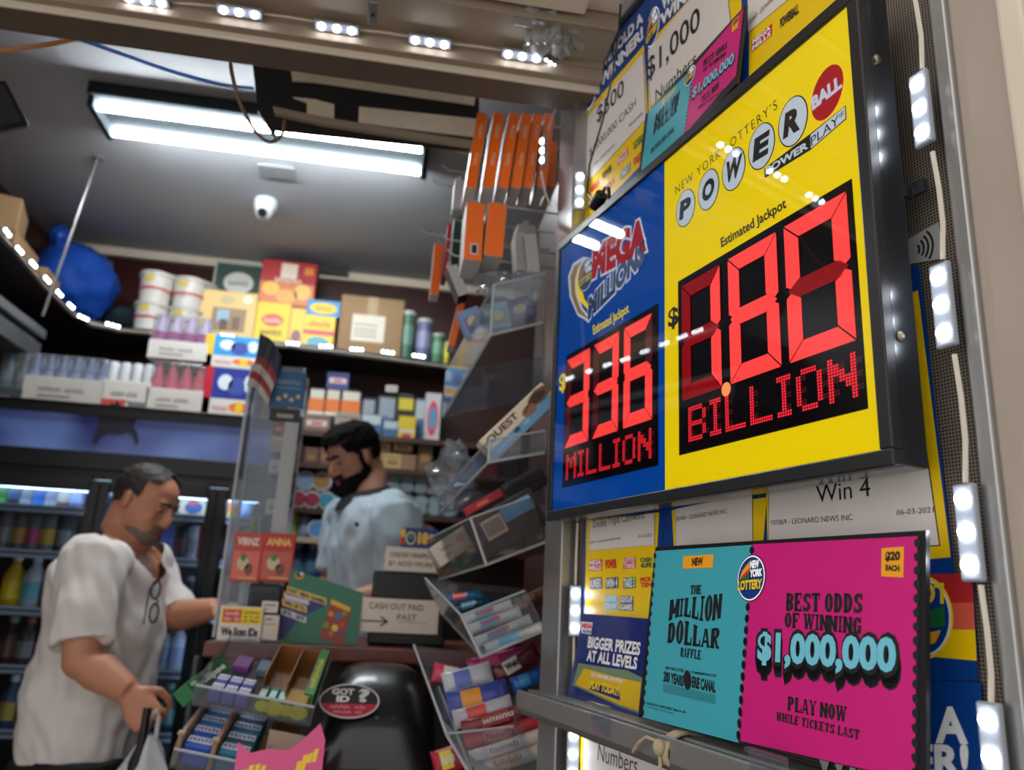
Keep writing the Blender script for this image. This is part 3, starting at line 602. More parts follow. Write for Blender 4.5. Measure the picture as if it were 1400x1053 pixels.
# row of posters under the sign
r, s_, q = poster('winner_poster', 'lottery winner poster with a yellow lower half, under the left end of the jackpot sign', 'poster', [G(195, -420), G(500, -460), G(500, 480), G(190, 500)], 0.556, BLU)
card_frame(s_, ([G(203, 90), G(484, 58), G(462, 480), G(197, 470)], [G(217, 95), G(468, 62), G(468, 185), G(213, 207)]))
s_.text('prize_text', 'Double Triple Cashword', G(232, 128), G(428, 92), G(230, 90), BLK, 4).text('prize_text', '101069 - LEONARD NEWS INC', G(215, 180), G(338, 162), G(215, 172), BLK, 4).text('prize_text', '10-13-2021', G(405, 158), G(460, 152), G(405, 145), BLK, 4)
game_logos(s_, [(G(240, 262), 'MEGA\nMILLS', RED, INKW), (G(300, 258), 'POWER', None, RED), (G(370, 254), 'LOTTO\nTAKE', RED, INKW), (G(435, 252), 'CASH\n4LIFE', None, GRN), (G(240, 332), 'NUMBERS', NAVY, INKW), (G(303, 331), 'WIN 4', NAVY, INKW), (G(370, 331), 'TAKE 5', GRN, INKW), (G(435, 328), 'PICK\nTEN', None, RED)], (8.5, -.6), (0, -7.5))
game_logos(s_, [(G(300, 407), 'QUICK\nDRAW', SKYB, INKW), (G(360, 410), 'SCRATCH-OFF\nGAMES', NAVY, INKW)], (9, .2), (0, -10))
s_.done()
r, s_, q = poster('winner_poster', 'white card lottery poster under the middle of the jackpot sign', 'poster', [G(500, -420), G(862, -470), G(845, 290), G(500, 300)], 0.5565, BLU)
card_frame(s_, ([G(533, 50), G(900, 0), G(880, 250), G(545, 270)], [G(547, 45), G(846, -20), G(848, 235), G(552, 255)]))
s_.text('prize_text', '101069 - LEONARD NEWS INC', G(552, 92), G(748, 62), G(551, 76), BLK, 4); s_.done()
r, s_, q = poster('winner_poster', 'poster reading Win 4, sticking out to the right of the jackpot sign', 'poster', [G(862, -600), (1256, 362), F(330, 1100), G(870, 330)], 0.557, BLU)
card_frame(s_, ([G(886, -550), F(198, 45), F(316, 1005), G(905, 300)], [Hc(130, -150), F(165, 150), F(280, 965), Hc(130, 300)]))
s_.text('prize_text', 'Win 4', Hc(300, 122), Hc(488, 98), Hc(297, 62), BLK, 4).text('prize_text', '101069 - LEONARD NEWS INC', Hc(142, 200), Hc(425, 182), Hc(141, 182), BLK, 4).text('prize_text', '06-03-2021', Hc(578, 165), Hc(708, 155), Hc(578, 146), BLK, 4)
s_.done()
r, s_, q = poster('lottery_emblem_poster', 'striped lottery poster with a round emblem behind the large raffle card', 'poster', [Hc(600, 372), Hc(838, 368), Hc(858, 742), Hc(600, 740)], 0.5565, BLU)
s_.poly('stripe', [Hc(600, 372), Hc(838, 368), Hc(845, 470), Hc(600, 470)], flat((190, 40, 48)), 1).poly('stripe', [Hc(600, 470), Hc(845, 470), Hc(850, 565), Hc(600, 560)], flat((225, 95, 70)), 1).poly('stripe', [Hc(600, 560), Hc(850, 565), Hc(856, 672), Hc(600, 650)], YEL, 1)
C0, R0, T0 = (Vector(s_.L(p)) for p in (Hc(670, 520), Hc(775, 525), Hc(670, 380)))
s_.oval('lottery_emblem', Hc(670, 520), Hc(775, 525), Hc(670, 376), YINK, 2).oval('lottery_emblem', Hc(670, 520), Hc(768, 525), Hc(670, 386), INKW, 3).oval('lottery_emblem', Hc(670, 520), Hc(762, 524), Hc(670, 394), BLU, 4)
s_.text('lottery_emblem', 'LOT', Hc(745, 400), Hc(620, 400), Hc(745, 475), YINK, 5, bold=0.05).poly('lottery_emblem', [Hc(690, 500), Hc(745, 480), Hc(750, 550), Hc(690, 560)], GRN, 5).poly('lottery_emblem', [Hc(685, 575), Hc(735, 565), Hc(715, 610), Hc(685, 620)], ORA, 5)
s_.done()
r, s_, q = poster('winner_poster', 'dark blue lottery winner poster at the lower right beside the large raffle card', 'poster', [Hc(560, 735), Hc(868, 748), Hc(900, 1250), Hc(560, 1250)], 0.5555, BLU)
s_.text('winner_headline', 'WE SOLD A', Hc(190, 945), Hc(828, 965), Hc(190, 840), INKW, 2, bold=0.04).text('winner_headline', 'WINNER!', Hc(290, 1060), Hc(832, 1085), Hc(290, 960), INKW, 2, bold=0.04)
s_.done()
r, s_, q = poster('winner_poster', 'lottery winner poster reading Numbers, below the aluminium ledge', 'poster', [G(175, 900), G(620, 1050), G(620, 1700), G(180, 1500)], 0.5565, BLU)
card_frame(s_, ([G(180, 925), G(600, 1065), G(600, 1500), G(182, 1350)], [G(193, 932), G(560, 1058), G(560, 1300), G(190, 1200)]))
s_.text('prize_text', 'Numbers', G(248, 1016), G(400, 1072), G(252, 950), BLK, 4); s_.done()
r, s_, q = poster('prize_card', 'blue lottery card reading bigger prizes, standing on the ledge left of the large raffle card', 'card', [G(190, 448), G(452, 470), G(402, 868), G(128, 768)], 0.545, M('card_blue', (22, 42, 118), 0.25, coat=0.4, var=0.05))
s_.poly('sunburst', [G(150, 725), G(172, 640), G(265, 655), G(360, 668), G(425, 700), G(405, 835), G(330, 808)], flat((120, 140, 110)), 1).poly('sunburst', [G(160, 722), G(195, 660), G(300, 690), G(415, 715), G(404, 825), G(330, 800)], flat((226, 184, 30)), 2)
s_.poly('sunburst', [G(215, 742), G(225, 718), G(330, 742), G(335, 785)], NAVY, 3)
s_.text('slogan', 'BIGGER PRIZES', G(208, 582), G(410, 612), G(213, 536), INKW, 3, bold=0.04).text('slogan', 'AT ALL LEVELS', G(204, 632), G(398, 667), G(209, 588), INKW, 3, bold=0.04).text('slogan', '$10 MINIMUM WIN', G(222, 694), G(343, 722), G(224, 676), INKW, 4, bold=0.02).text('slogan', 'PLAY TODAY!', G(218, 738), G(328, 768), G(222, 706), YINK, 4, bold=0.05)
s_.poly('mini_emblem', [G(183, 480), G(228, 484), G(222, 530), G(186, 524)], INKW, 2).text('mini_emblem', 'MEGA', G(186, 506), G(226, 508), G(187, 486), RED, 3, bold=0.06).text('mini_emblem', 'MILLIONS', G(190, 522), G(222, 526), G(190, 510), NAVY, 3, bold=0.05)
s_.done()
# pay sticker with radio waves
r, s_, q = poster('tap_to_pay_sticker', 'grey tap to pay sticker with four black arcs, right of the jackpot sign', 'sticker', [E(240, 860), E(350, 800), E(370, 930), E(245, 950)], 0.5585, flat((150, 152, 150)), th=0.0004)
cx, cy = s_.L(E(262, 905))
for k in range(4):
    rr = 0.005+0.0045*k
    for i in range(8):
        a0, a1 = [math.radians(-42+84*j/8) for j in (i, i+1)]
        s_.poly('waves', [(cx+q_*math.cos(a_), cy+q_*math.sin(a_)) for q_, a_ in ((rr, a0), (rr+.002, a0), (rr+.002, a1), (rr, a1))], BLK, 2, raw=True)
s_.done()
# clear clips and string on the ledge
for i, (px, py, lab) in enumerate(((822, 962, 'clear plastic clip on the ledge under the blue prize card'), (1050, 1040, 'clear plastic clip on the ledge under the large raffle card'))):
    s0, z0 = sz(px, py, 0.496)
    r = thing('clip', lab, 'clip', mw=panel_matrix(s0, 1.246, 0.4965))
    MB().box(0, 0.018, 0.0006, 0.05, 0.034, 0.0012).build('clip_plate', CLEAR, r, bevel=0.0005); MB().box(0, 0.034, 0.003, 0.05, 0.004, 0.006).build('clip_lip', CLEAR, r)
s0, z0 = sz(900, 1015, 0.49)
r = thing('string_knot', 'beige string knotted round the aluminium ledge', 'string', mw=panel_matrix(s0, 1.252, 0.500))
STR = M('beige_string', (176, 158, 130), 0.9, var=0.2, scale=300)
kn = MB()
for j in range(4): kn.tube([(0.004*j-0.006+0.003*math.sin(a), 0.0195*math.cos(a), -0.022+0.0285*math.sin(a)) for a in [2*math.pi*i/18 for i in range(19)]], 0.0022, 6)
kn.build('loop', STR, r, smooth=True); MB().sphere((0, 0.005, 0.009), (0.008, 0.009, 0.006), 10).tube([(0, 0, 0.008), (0.004, -0.02, 0.010), (0.002, -0.06, 0.006)], 0.002, 6).build('knot', STR, r, smooth=True)
MB().tube([(0, 0.01, 0.008), (-0.02, 0.012, 0.012), (-0.035, 0.004, 0.012), (-0.05, -0.008, 0.010)], 0.0018, 6).build('tail', STR, r, smooth=True)

# ------------------------------------------------------------------ white light strings
def module_mesh():
    h = MB(); h.box(0, 0, 0.003, 0.018, 0.072, 0.006)
    d = MB()
    for y in (-0.024, 0, 0.024): d.lathe([(0.0058, 0.006), (0.0056, 0.0085), (0.0035, 0.0105), (0.0012, 0.0112)], 12, T=Matrix.Translation((0, y, 0)))
    return h, d
_hm, _dm = module_mesh()
_proto = _hm.build('light_module', HOUSE, None, bevel=0.002); _dp = _dm.build('diodes', LED, None, smooth=True)
HM, DMm = _proto.data, _dp.data; bpy.data.objects.remove(_proto); bpy.data.objects.remove(_dp)
def module(root, mw, scale=1.0):
    o = bpy.data.objects.new('light_module', HM); C.objects.link(o); o.parent = root; o.matrix_basis = root.matrix_basis.inverted() @ mw @ Matrix.Scale(scale, 4)
    md = o.modifiers.new('bevel', 'BEVEL'); md.width = 0.002; md.segments = 2
    e = bpy.data.objects.new('diodes', DMm); C.objects.link(e); e.parent = o
def frame_at(p, along, out):
    y = Vector(along).normalized(); z = Vector(out); z = (z - y*z.dot(y)).normalized(); x = y.cross(z)
    return Matrix(((x.x, y.x, z.x, p[0]), (x.y, y.y, z.y, p[1]), (x.z, y.z, z.z, p[2]), (0, 0, 0, 1)))
def pw(px, py, d): s, z = sz(px, py, d); return PN*d + PU*s + Vector((0, 0, z))
UPV = Vector((0, 0, 1))
r = thing('light_string', 'string of white light modules down the right edge of the sign wall', 'string of lights', loc=pw(1266, 150, 0.56))
for px, py in ((1265, 150), (1295, 418), (1330, 728), (1365, 1036)): module(r, frame_at(pw(px-1, py, 0.540), UPV, -PN))
for a, b in (((1243, -40), (1262, 95)), ((1276, 208), (1290, 355)), ((1306, 485), (1321, 660)), ((1342, 800), (1356, 985))):
    ks = [(a[0]+(b[0]-a[0])*f+dx, a[1]+(b[1]-a[1])*f) for f, dx in ((0, 0), (.33, 4), (.66, 5), (1, 0))]
    MB().tube([pw(x-1, y, 0.538) for x, y in ks], 0.0022, 6).build('cable', WHITE_CABLE, r, smooth=True, mw=Matrix())
r = thing('light_string', 'string of white light modules down the left aluminium post', 'string of lights', loc=pw(790, 840, 0.54))
near = lambda px, py: frame_at(pw(px, py, 0.548), UPV, (-PU-PN*0.4))
for px, py in ((786, 835), (783, 1030)): module(r, near(px, py))
module(r, frame_at(pw(792, 262, 0.536), UPV, (-PU-PN*0.4)))
module(r, frame_at(pw(745, 207, 0.528), UPV+PU*0.1, -PN), 0.9)
for ks in (((768, 100), (775, 130), (757, 155), (750, 178)), ((740, 235), (745, 262), (752, 280)), ((790, 715), (788, 760), (787, 800)), ((785, 870), (784, 930), (784, 1000))):
    MB().tube([pw(x, y, 0.531 if ks[0][0] < 783 else 0.55) for x, y in ks], 0.002, 6).build('cable', WHITE_CABLE, r, smooth=True, mw=Matrix())
r2 = thing('light_string', 'string of white light modules along the shopfront header', 'string of lights', loc=PZ(460, 36, 2.29))
zz = 2.2835
for px, py in ((200, -2), (328, 14), (461, 36), (588, 55), (714, 74)): module(r2, frame_at(PZ(px, py, zz), (1, 0.0, 0), (0, -0.35, -1)))
module(r2, frame_at(PZ(752, 84, zz), (1, 0.6, 0), (0, -0.3, -1)), 0.4); module(r2, frame_at(PZ(767, 97, zz), (1, 0, 0), (0, -0.6, -1)), 0.5)
for a, b in (((232, 4), (296, 9)), ((358, 19), (432, 30)), ((491, 41), (560, 50)), ((618, 60), (686, 69))):
    MB().tube([PZ(a[0], a[1], zz+0.004), PZ((a[0]+b[0])/2, (a[1]+b[1])/2-1, zz), PZ(b[0], b[1], zz+0.004)], 0.0018, 6).build('cable', WHITE_CABLE, r2, smooth=True, mw=Matrix())
# ------------------------------------------------------------------ things in the shop
def FM(p, az=0.0, tilt=0.0):            # x right, y up, z towards the street
    return Matrix.Translation(Vector(p)) @ Matrix.Rotation(az, 4, 'Z') @ Matrix.Rotation(math.pi/2+tilt, 4, 'X')
def pk(name, label, cat, l, t, r, b, Y, dep, col, zb=None, az=0.0, group=None, part='carton', bevel=0.002, tilt=0.0):
    cx = (l+r)/2; p = P(cx, b, Y)
    if zb is not None: p.z = zb
    wd = (r-l)/ppm(p); h = P(cx, t, Y).z - p.z
    root = thing(name, label, cat, mw=FM(p, az, tilt), group=group)
    m = col if not isinstance(col, tuple) else flat(col)
    MB().box(0, h/2, -dep/2, wd, h, dep).build(part, m, root, bevel=bevel)
    s = Sheet(root, z0=0.0004, step=0.0004); s.w, s.h = wd, h
    s.fr = lambda n, x0, y0, x1, y1, c, lv=1: s.rect(n, -wd/2+x0*wd, y0*h, -wd/2+x1*wd, y1*h, flat(c) if isinstance(c, tuple) else c, lv)
    s.tx = lambda n, tx, x0, y0, x1, y1, c, lv=2, bold=0.03: s.text(n, tx, (-wd/2+x0*wd, y0*h), (-wd/2+x1*wd, y0*h), (-wd/2+x0*wd, y1*h), flat(c) if isinstance(c, tuple) else c, lv, bold, raw=True)
    s.el = lambda n, x, y, rx, ry, c, lv=2: s.ellipse(n, (-wd/2+x*wd, y*h), rx*wd, ry*h, flat(c), lv, n=24)
    return root, s
def bottle_mesh(r, h, kind):
    if kind == 'can': return [(r*.8, 0), (r, h*.05), (r, h*.92), (r*.82, h)]
    return [(r*.9, 0), (r, h*.04), (r, h*.55), (r*.85, h*.66), (r*.4, h*.82), (r*.38, h*.9)]
_cans = {}
def drink(kind, label, p, r, h, body, band, cap, group, cat='bottle'):
    key = (kind, round(r, 3), round(h, 3))
    if key not in _cans:
        a = MB().lathe(bottle_mesh(r, h, kind), 18)
        if kind == 'can':
            b = MB().lathe([(r*1.004, h*.22), (r*1.004, h*.62)], 18, cap=False); c_ = MB().lathe([(r*.8, h), (r*.8, h*1.012), (r*.7, h*1.012), (r*.68, h*1.0)], 18)
        else:
            b = MB().lathe([(r*1.006, h*.16), (r*1.006, h*.5)], 18, cap=False); c_ = MB().lathe([(r*.44, h*.88), (r*.44, h)], 14)
        ms = []
        for nm, mb in (('x', a), ('y', b), ('z', c_)):
            o = mb.build(nm, flat((200, 200, 200)), None, smooth=True); ms.append(o.data); bpy.data.objects.remove(o)
        _cans[key] = ms
    root = thing('drink_can' if kind == 'can' else 'drink_bottle', label, 'can' if kind == 'can' else cat, loc=p, group=group)
    for nm, me, m in zip(('can_body' if kind == 'can' else 'bottle_body', 'label_band', 'lid' if kind == 'can' else 'cap'), _cans[key], (body, band, cap)):
        o = bpy.data.objects.new(nm, me); C.objects.link(o); o.parent = root; recolor(o, m)
        md = o.modifiers.new('edges', 'EDGE_SPLIT'); md.split_angle = 0.7
# --- fluorescent fixture, camera, ceiling plate, hanger rod
a, b = PZ(140, 162, CZ-0.075), PZ(574, 230, CZ-0.075); L_ = b.x-a.x; cy = (a.y+b.y)/2
r = thing('fluorescent_light', 'long twin tube fluorescent light on the ceiling', 'ceiling light', loc=((a.x+b.x)/2, cy, CZ))
MB().box(0, 0, -0.022, L_+0.05, 0.23, 0.044).build('housing', M('grey_enamel', (52, 56, 59), 0.9, spec=0.0), r, bevel=0.004)
for s in (-1, 1): MB().box(s*(L_/2+0.015), 0, -0.055, 0.018, 0.20, 0.045).build('end_bracket', M('grey_enamel'), r, bevel=0.003)
for s in (-1, 1): MB().tube([(-L_/2, s*0.072, -0.060), (L_/2, s*0.072, -0.060)], 0.0135, 14).build('tube', M('lit_tube', (245, 252, 255), emit=TUBE_POWER, var=0), r, smooth=True)
p = PZ(364, 275, CZ); M('white_enamel', (205, 208, 208), 0.4); r = thing('security_camera', 'white dome security camera on the ceiling behind the fluorescent light', 'camera', loc=(p.x, p.y, CZ))
MB().lathe([(0.045, 0), (0.045, -0.03), (0.04, -0.04)], 20).build('mount', M('white_enamel'), r, smooth=True); MB().sphere((0, -0.01, -0.05), 0.036, 16).build('ball', M('white_enamel'), r, smooth=True)
MB().tube([(0, -0.03, -0.063), (0, -0.045, -0.073)], 0.018, 12).build('lens', BLACKP, r)
p = PZ(380, 234, CZ); r = thing('ceiling_plate', 'small square blank plate on the ceiling', 'cover plate', loc=(p.x, p.y, CZ))
MB().box(0, 0, -0.004, 0.13, 0.09, 0.008).build('plate', M('grey_plate', (140, 143, 146), 0.6), r, bevel=0.003); MB().lathe([(0.004, -0.008), (0.004, -0.010)], 8).build('screw', ALU, r)
pk('hanging_carton', 'yellow carton in a dark rack hung under the ceiling at the back', 'carton', 360, 318, 475, 370, 3.546, 0.045, (40, 34, 30))[0]
r, s = pk('yellow_carton', 'yellow carton with a red and white label just under the ceiling at the back', 'carton', 376, 321, 452, 344, 3.50, 0.045, (232, 186, 30)); s.fr('label', .3, .35, .65, .75, (235, 220, 190)).tx('label', '~MERIT', .33, .4, .62, .68, (160, 40, 30)); s.done()
# --- overhead shelf round the shop with its lights
SH = 2.4
pts = [PZ(x, y, SH) for x, y in ((-75, 220), (5, 318), (60, 384), (93, 418), (122, 437), (165, 447), (300, 458), (445, 474), (602, 496), (640, 500))]
wallside = [(-1.6, pts[0].y), (-1.6, pts[1].y), (-1.6, pts[2].y), (-1.6, 3.0), (-1.6, 3.6), (pts[5].x, 3.6), (pts[6].x, 3.6), (pts[7].x, 3.6), (pts[8].x, 3.6), (0.3, 3.6)]
mb = MB(); n = len(pts)
vs = [(q.x, q.y, SH) for q in pts] + [(x, y, SH) for x, y in wallside] + [(q.x, q.y, SH-0.025) for q in pts] + [(x, y, SH-0.025) for x, y in wallside]
fs = [(i, i+1, n+i+1, n+i) for i in range(n-1)] + [(2*n+i+1, 2*n+i, 3*n+i, 3*n+i+1) for i in range(n-1)] + [(i+1, i, 2*n+i, 2*n+i+1) for i in range(n-1)] + [(n+i, n+i+1, 3*n+i+1, 3*n+i) for i in range(n-1)] + [(0, n, 3*n, 2*n), (n-1, 3*n-1, 4*n-1, 2*n-1)]
r = thing('overhead_shelf', 'dark overhead shelf running round the back corner of the shop, edged with white lights', 'shelf', loc=(0, 0, 0))
WOODD = M('dark_shelf_wood', (46, 34, 30), 0.5, var=0.2, scale=10); mb.add(vs, fs).build('shelf_board', WOODD, r)
rd = thing('hanger_rod', 'thin grey rod hanging from the ceiling to the left of the buckets', 'rod', loc=PZ(134, 215, CZ))
e = P(58, 432, 2.75); MB().tube([PZ(134, 215, CZ), e], 0.005, 8).build('rod', ALU, rd, mw=Matrix()); MB().lathe([(0.02, 0), (0.02, -0.008)], 12).build('ceiling_plate', ALU_D, rd)
r = thing('light_string', 'string of white light modules along the edge of the overhead shelf at the back', 'string of lights', loc=pts[6])
lz = SH-0.012
for (x, y), (x2, y2) in zip(((-47, 252), (-31, 272), (-13, 295), (5, 319), (22, 343), (41, 362), (60, 383), (77, 402), (93, 419), (114, 435), (155, 446), (312, 461), (358, 467), (401, 471), (446, 475), (488, 479), (530, 483), (572, 488), (602, 503)),
                            ((-38, 263), (-22, 284), (-4, 307), (14, 331), (30, 352), (50, 372), (70, 394), (86, 411), (103, 428), (125, 440), (170, 450), (325, 462), (370, 468), (415, 472), (460, 476), (502, 480), (544, 485), (586, 490), (614, 508))):
    a, b = PZ(x, y, lz), PZ(x2, y2, lz); d = b-a
    module(r, frame_at(a+Vector((0.010, -0.012, 0)) if x < 110 else a+Vector((0, -0.012, 0)), d, (0.75, -0.65, -0.15) if x < 110 else (0, -1, -0.2)), 0.85)
MB().tube([q+Vector((0.004, -0.004, -0.015)) for q in pts], 0.003, 6).build('cable', WHITE_CABLE, r, mw=Matrix())
# --- things on the overhead shelf
WP = flat((206, 200, 192))
def bucket(p, label, rr=0.062, h=0.17):
    r = thing('paint_bucket', label, 'bucket', loc=p, group='white buckets on the overhead shelf')
    MB().lathe([(rr*.86, 0), (rr*.97, h*.9), (rr, h*.9), (rr, h)], 24).build('pail', WP, r, smooth=True); MB().lathe([(rr*1.06, h*.93), (rr*1.06, h*1.06), (rr*.98, h*1.06)], 24).build('lid', WP, r, smooth=True)
    MB().lathe([(rr*.965, h*.42), (rr*.98, h*.5)], 24, cap=False).build('red_band', flat((190, 60, 60)), r, smooth=True)
    MB().lathe([(rr*1.065, h*.955), (rr*1.065, h*1.035)], 24, cap=False).add([], []).build('rim_line', flat((190, 184, 176)), r, smooth=True)
    q = [(rr*1.01*math.sin(t), -rr*1.01*math.cos(t)) for t in (-.5, -.3, -.1, .1)]
    MB().add([(x, y, h*.72) for x, y in q]+[(x, y, h*.86) for x, y in q], [(0, 1, 5, 4), (1, 2, 6, 5), (2, 3, 7, 6)]).build('yellow_label', flat((224, 196, 40)), r)
for (x, yb, Y, lab) in ((204, 447, 3.34, 'left'), (251, 447, 3.37, 'right')):
    p = P(x, yb, Y); rr = 22/ppm(p)
    bucket(Vector((p.x, p.y, SH)), 'white bucket at the bottom of the %s hand front stack' % lab, rr, 0.115); bucket(Vector((p.x, p.y, SH+0.124)), 'white bucket with yellow label topmost of the %s hand front stack' % lab, rr, 0.125)
    bucket(Vector((p.x+0.005, p.y+0.145, SH)), 'lower white bucket behind the %s hand front stack' % lab, rr, 0.16); bucket(Vector((p.x+0.005, p.y+0.145, SH+0.172)), 'upper white bucket behind the %s hand front stack' % lab, rr, 0.12)
def deco(s, kind):
    f, e, t = s.fr, s.el, s.tx
    if kind == 'green': f('print', .04, .04, .96, .96, (44, 70, 60)); e('print', .48, .62, .28, .24, (214, 214, 208)); f('print', .1, .08, .9, .36, (206, 150, 140)); t('print', '~THERMAL', .3, .55, .66, .68, (50, 70, 60)); f('print', .04, .04, .96, .2, (190, 186, 176), 2)
    if kind == 'tan': f('print', .03, .03, .97, .97, (228, 192, 120)); f('print', .3, .2, .85, .66, (150, 120, 84), 2); f('print', .38, .38, .58, .62, (150, 178, 200), 3); e('print', .52, .82, .12, .1, (200, 176, 130)); e('print', .84, .86, .08, .08, (240, 225, 200)); f('print', .44, .22, .56, .42, (90, 60, 40), 3); f('print', .64, .24, .76, .5, (110, 80, 60), 3)
    if kind == 'red': f('print', 0, .5, 1, 1, (176, 24, 30)); f('print', 0, 0, 1, .5, (214, 120, 70)); f('print', .35, .6, .65, .95, (236, 216, 196), 2); e('print', .2, .35, .16, .16, (236, 190, 90)); e('print', .5, .2, .2, .16, (230, 170, 90)); e('print', .78, .32, .16, .18, (236, 190, 100)); f('print', .78, .72, .95, .9, (230, 130, 50), 2); t('print', '~COOKIES', .26, .5, .74, .62, (250, 235, 200), 3)
    if kind == 'yellow': f('print', .02, .02, .98, .98, (240, 204, 30)); e('print', .5, .6, .32, .14, (214, 60, 50)); t('print', '~TURBO', .26, .54, .74, .66, (250, 240, 200), 3); t('print', '~CHIPS', .2, .25, .8, .42, (60, 50, 30), 3); f('print', 0, 0, 1, .08, (200, 90, 40), 2)
    if kind == 'bluey': f('print', 0, 0, 1, 1, (60, 150, 210)); e('print', .5, .5, .42, .36, (240, 206, 40)); t('print', '~POPS', .28, .38, .72, .62, (200, 40, 50), 3)
    if kind == 'snack': f('print', .02, .02, .98, .98, (242, 206, 40)); f('print', 0, .45, 1, .58, (210, 70, 80), 2); e('print', .5, .24, .36, .16, (90, 170, 190)); t('print', '~SNACKS', .16, .66, .84, .86, (200, 60, 40), 3)
    s.done()
r, s = pk('snack_box', 'green and white printed carton standing behind the tan carton on the overhead shelf', 'carton', 281, 357, 353, 458, 3.52, 0.05, (196, 192, 180), SH); s.fr('edge', 0, .45, 1, 1, (190, 190, 180)); s.fr('print', .04, .5, .96, .97, (46, 74, 62), 2); s.el('print', .48, .76, .28, .12, (214, 214, 208), 3); s.fr('print', .1, .52, .9, .64, (206, 150, 140), 3); s.tx('print', '~THERMAL', .3, .73, .66, .79, (50, 70, 60), 4); s.done()
r, s = pk('snack_box', 'tan carton with a picture panel at the front of the overhead shelf', 'carton', 262, 397, 344, 456, 3.36, 0.1, (222, 186, 118), SH); deco(s, 'tan')
r, s = pk('snack_box', 'yellow snack box with a red badge under the big red carton', 'carton', 346, 413, 392, 464, 3.38, 0.16, (224, 170, 50), SH); deco(s, 'yellow'); hz = SH+s.h
r2, s2 = pk('snack_box', 'narrow yellow and brown snack box between two yellow boxes', 'carton', 393, 420, 414, 466, 3.38, 0.15, (214, 170, 90), SH); s2.fr('print', .1, .3, .9, .95, (236, 200, 60)); s2.el('print', .5, .3, .3, .16, (140, 90, 90)); s2.done()
r, s = pk('snack_box', 'big red carton lying on top of two yellow snack boxes', 'carton', 353, 357, 426, 418, 3.40, 0.14, (170, 30, 30), hz+0.001); deco(s, 'red')
r, s = pk('snack_box', 'yellow box with a red stripe at the foot of the blue box', 'carton', 413, 431, 455, 469, 3.38, 0.1, (236, 196, 40), SH); deco(s, 'snack'); hz = SH+s.h
r, s = pk('snack_box', 'blue box with a yellow burst on top of a yellow box', 'carton', 419, 411, 463, 434, 3.39, 0.08, (60, 140, 200), hz+0.001); deco(s, 'bluey')
r, s = pk('cardboard_box', 'plain cardboard box with a white address label on the overhead shelf', 'box', 461, 406, 547, 477, 3.36, 0.2, CARD, SH); s.fr('address_label', .2, .22, .72, .68, (226, 216, 196)); s.fr('tape', .42, .68, .58, 1, (176, 146, 108)); [s.fr('address_label', .24, y, .6, y+.02, (150, 140, 126), 2) for y in (.3, .36, .42, .5)]; s.done()
def canister(l, t, rgt, b, col, lab, Y=3.4, lidc=(190, 195, 190)):
    p = P((l+rgt)/2, b, Y); p.z = SH; rr = (rgt-l)/2/ppm(p); h = P((l+rgt)/2, t, Y).z-SH
    r = thing('canister', lab, 'canister', loc=p); MB().lathe([(rr*.97, 0), (rr, h*.02), (rr, h*.93)], 20).build('tin', flat(col), r, smooth=True); MB().lathe([(rr*1.05, h*.92), (rr*1.05, h), (rr*.9, h)], 20).build('lid', flat(lidc), r, smooth=True)
    MB().lathe([(rr*1.01, h*.3), (rr*1.01, h*.7)], 20, cap=False).build('label_band', flat(tuple(min(255, c+40) for c in col)), r, smooth=True)
canister(545, 427, 564, 484, (74, 116, 96), 'tall green canister right of the cardboard box'); canister(567, 438, 588, 487, (110, 112, 150), 'lavender canister between the two green canisters'); canister(589, 458, 606, 489, (80, 126, 92), 'short green canister at the right end of the overhead shelf'); canister(606, 468, 614, 489, (200, 190, 40), 'small yellow canister at the far right of the overhead shelf')
# left: cartons and a blue bag
for (x, y, w_, h_, d_, Yc, Xc, lab) in ((0, 0, .24, .10, .3, 2.50, -1.45, 'cardboard box on the left overhead shelf, nearest the street'), (0, 0, .22, .125, .24, 2.80, -1.45, 'cardboard box in front of the blue bag on the left overhead shelf'), (0, 0, .2, .10, .16, 3.02, -1.43, 'low brown cardboard box under the blue bag')):
    r = thing('cardboard_box', lab, 'box', loc=(Xc, Yc, SH), rz=0.1); MB().box(0, 0, h_/2, w_, d_, h_).build('carton', CARD, r, bevel=0.003); MB().box(0, 0, h_+0.0006, 0.05, d_, 0.001).build('tape', flat((176, 146, 108)), r)
r = thing('cardboard_box', 'cardboard box stacked highest on the left overhead shelf', 'box', loc=(-1.46, 2.76, SH+0.1265), rz=0.3); MB().box(0, 0, .06, .2, .2, .12).build('carton', CARD, r, bevel=0.003); MB().box(0, 0, .1206, .05, .2, .001).build('tape', flat((176, 146, 108)), r)
def blob(mb, c, rad, seed, n=24, k=16, amp=0.22, fr=3.0):
    o = len(mb.v); mb.sphere(c, rad, n, k=k)
    for i in range(o, len(mb.v)):
        v = Vector(mb.v[i]); d = v-Vector(c); mb.v[i] = tuple(Vector(c)+d*(1+amp*noise.noise(d*fr/max(rad)*0.8+Vector((seed, 0, 0)))+amp*.4*noise.noise(d*fr*3/max(rad)+Vector((seed, 5, 0)))))
    return mb
r = thing('plastic_bag', 'big blue plastic bag stuffed on the left overhead shelf', 'bag', loc=(-1.40, 3.37, SH+.022)); BAGB = M('blue_plastic', (24, 70, 160), 0.3, var=0.15, scale=10)
blob(MB(), (0, 0, 0.172), (0.17, 0.19, 0.165), 3).build('bag', BAGB, r, smooth=True); blob(MB(), (-0.04, -0.12, 0.33), (0.04, 0.05, 0.05), 9).build('knot', BAGB, r, smooth=True)
r = thing('plastic_bag', 'dark plastic bag on the corner of the overhead shelf left of the buckets', 'bag', loc=(-1.19, 3.48, SH+.02)); blob(MB(), (0, 0, 0.06), (0.10, 0.09, 0.07), 5).build('bag', M('dark_film', (36, 50, 56), 0.25, var=0.2), r, smooth=True)
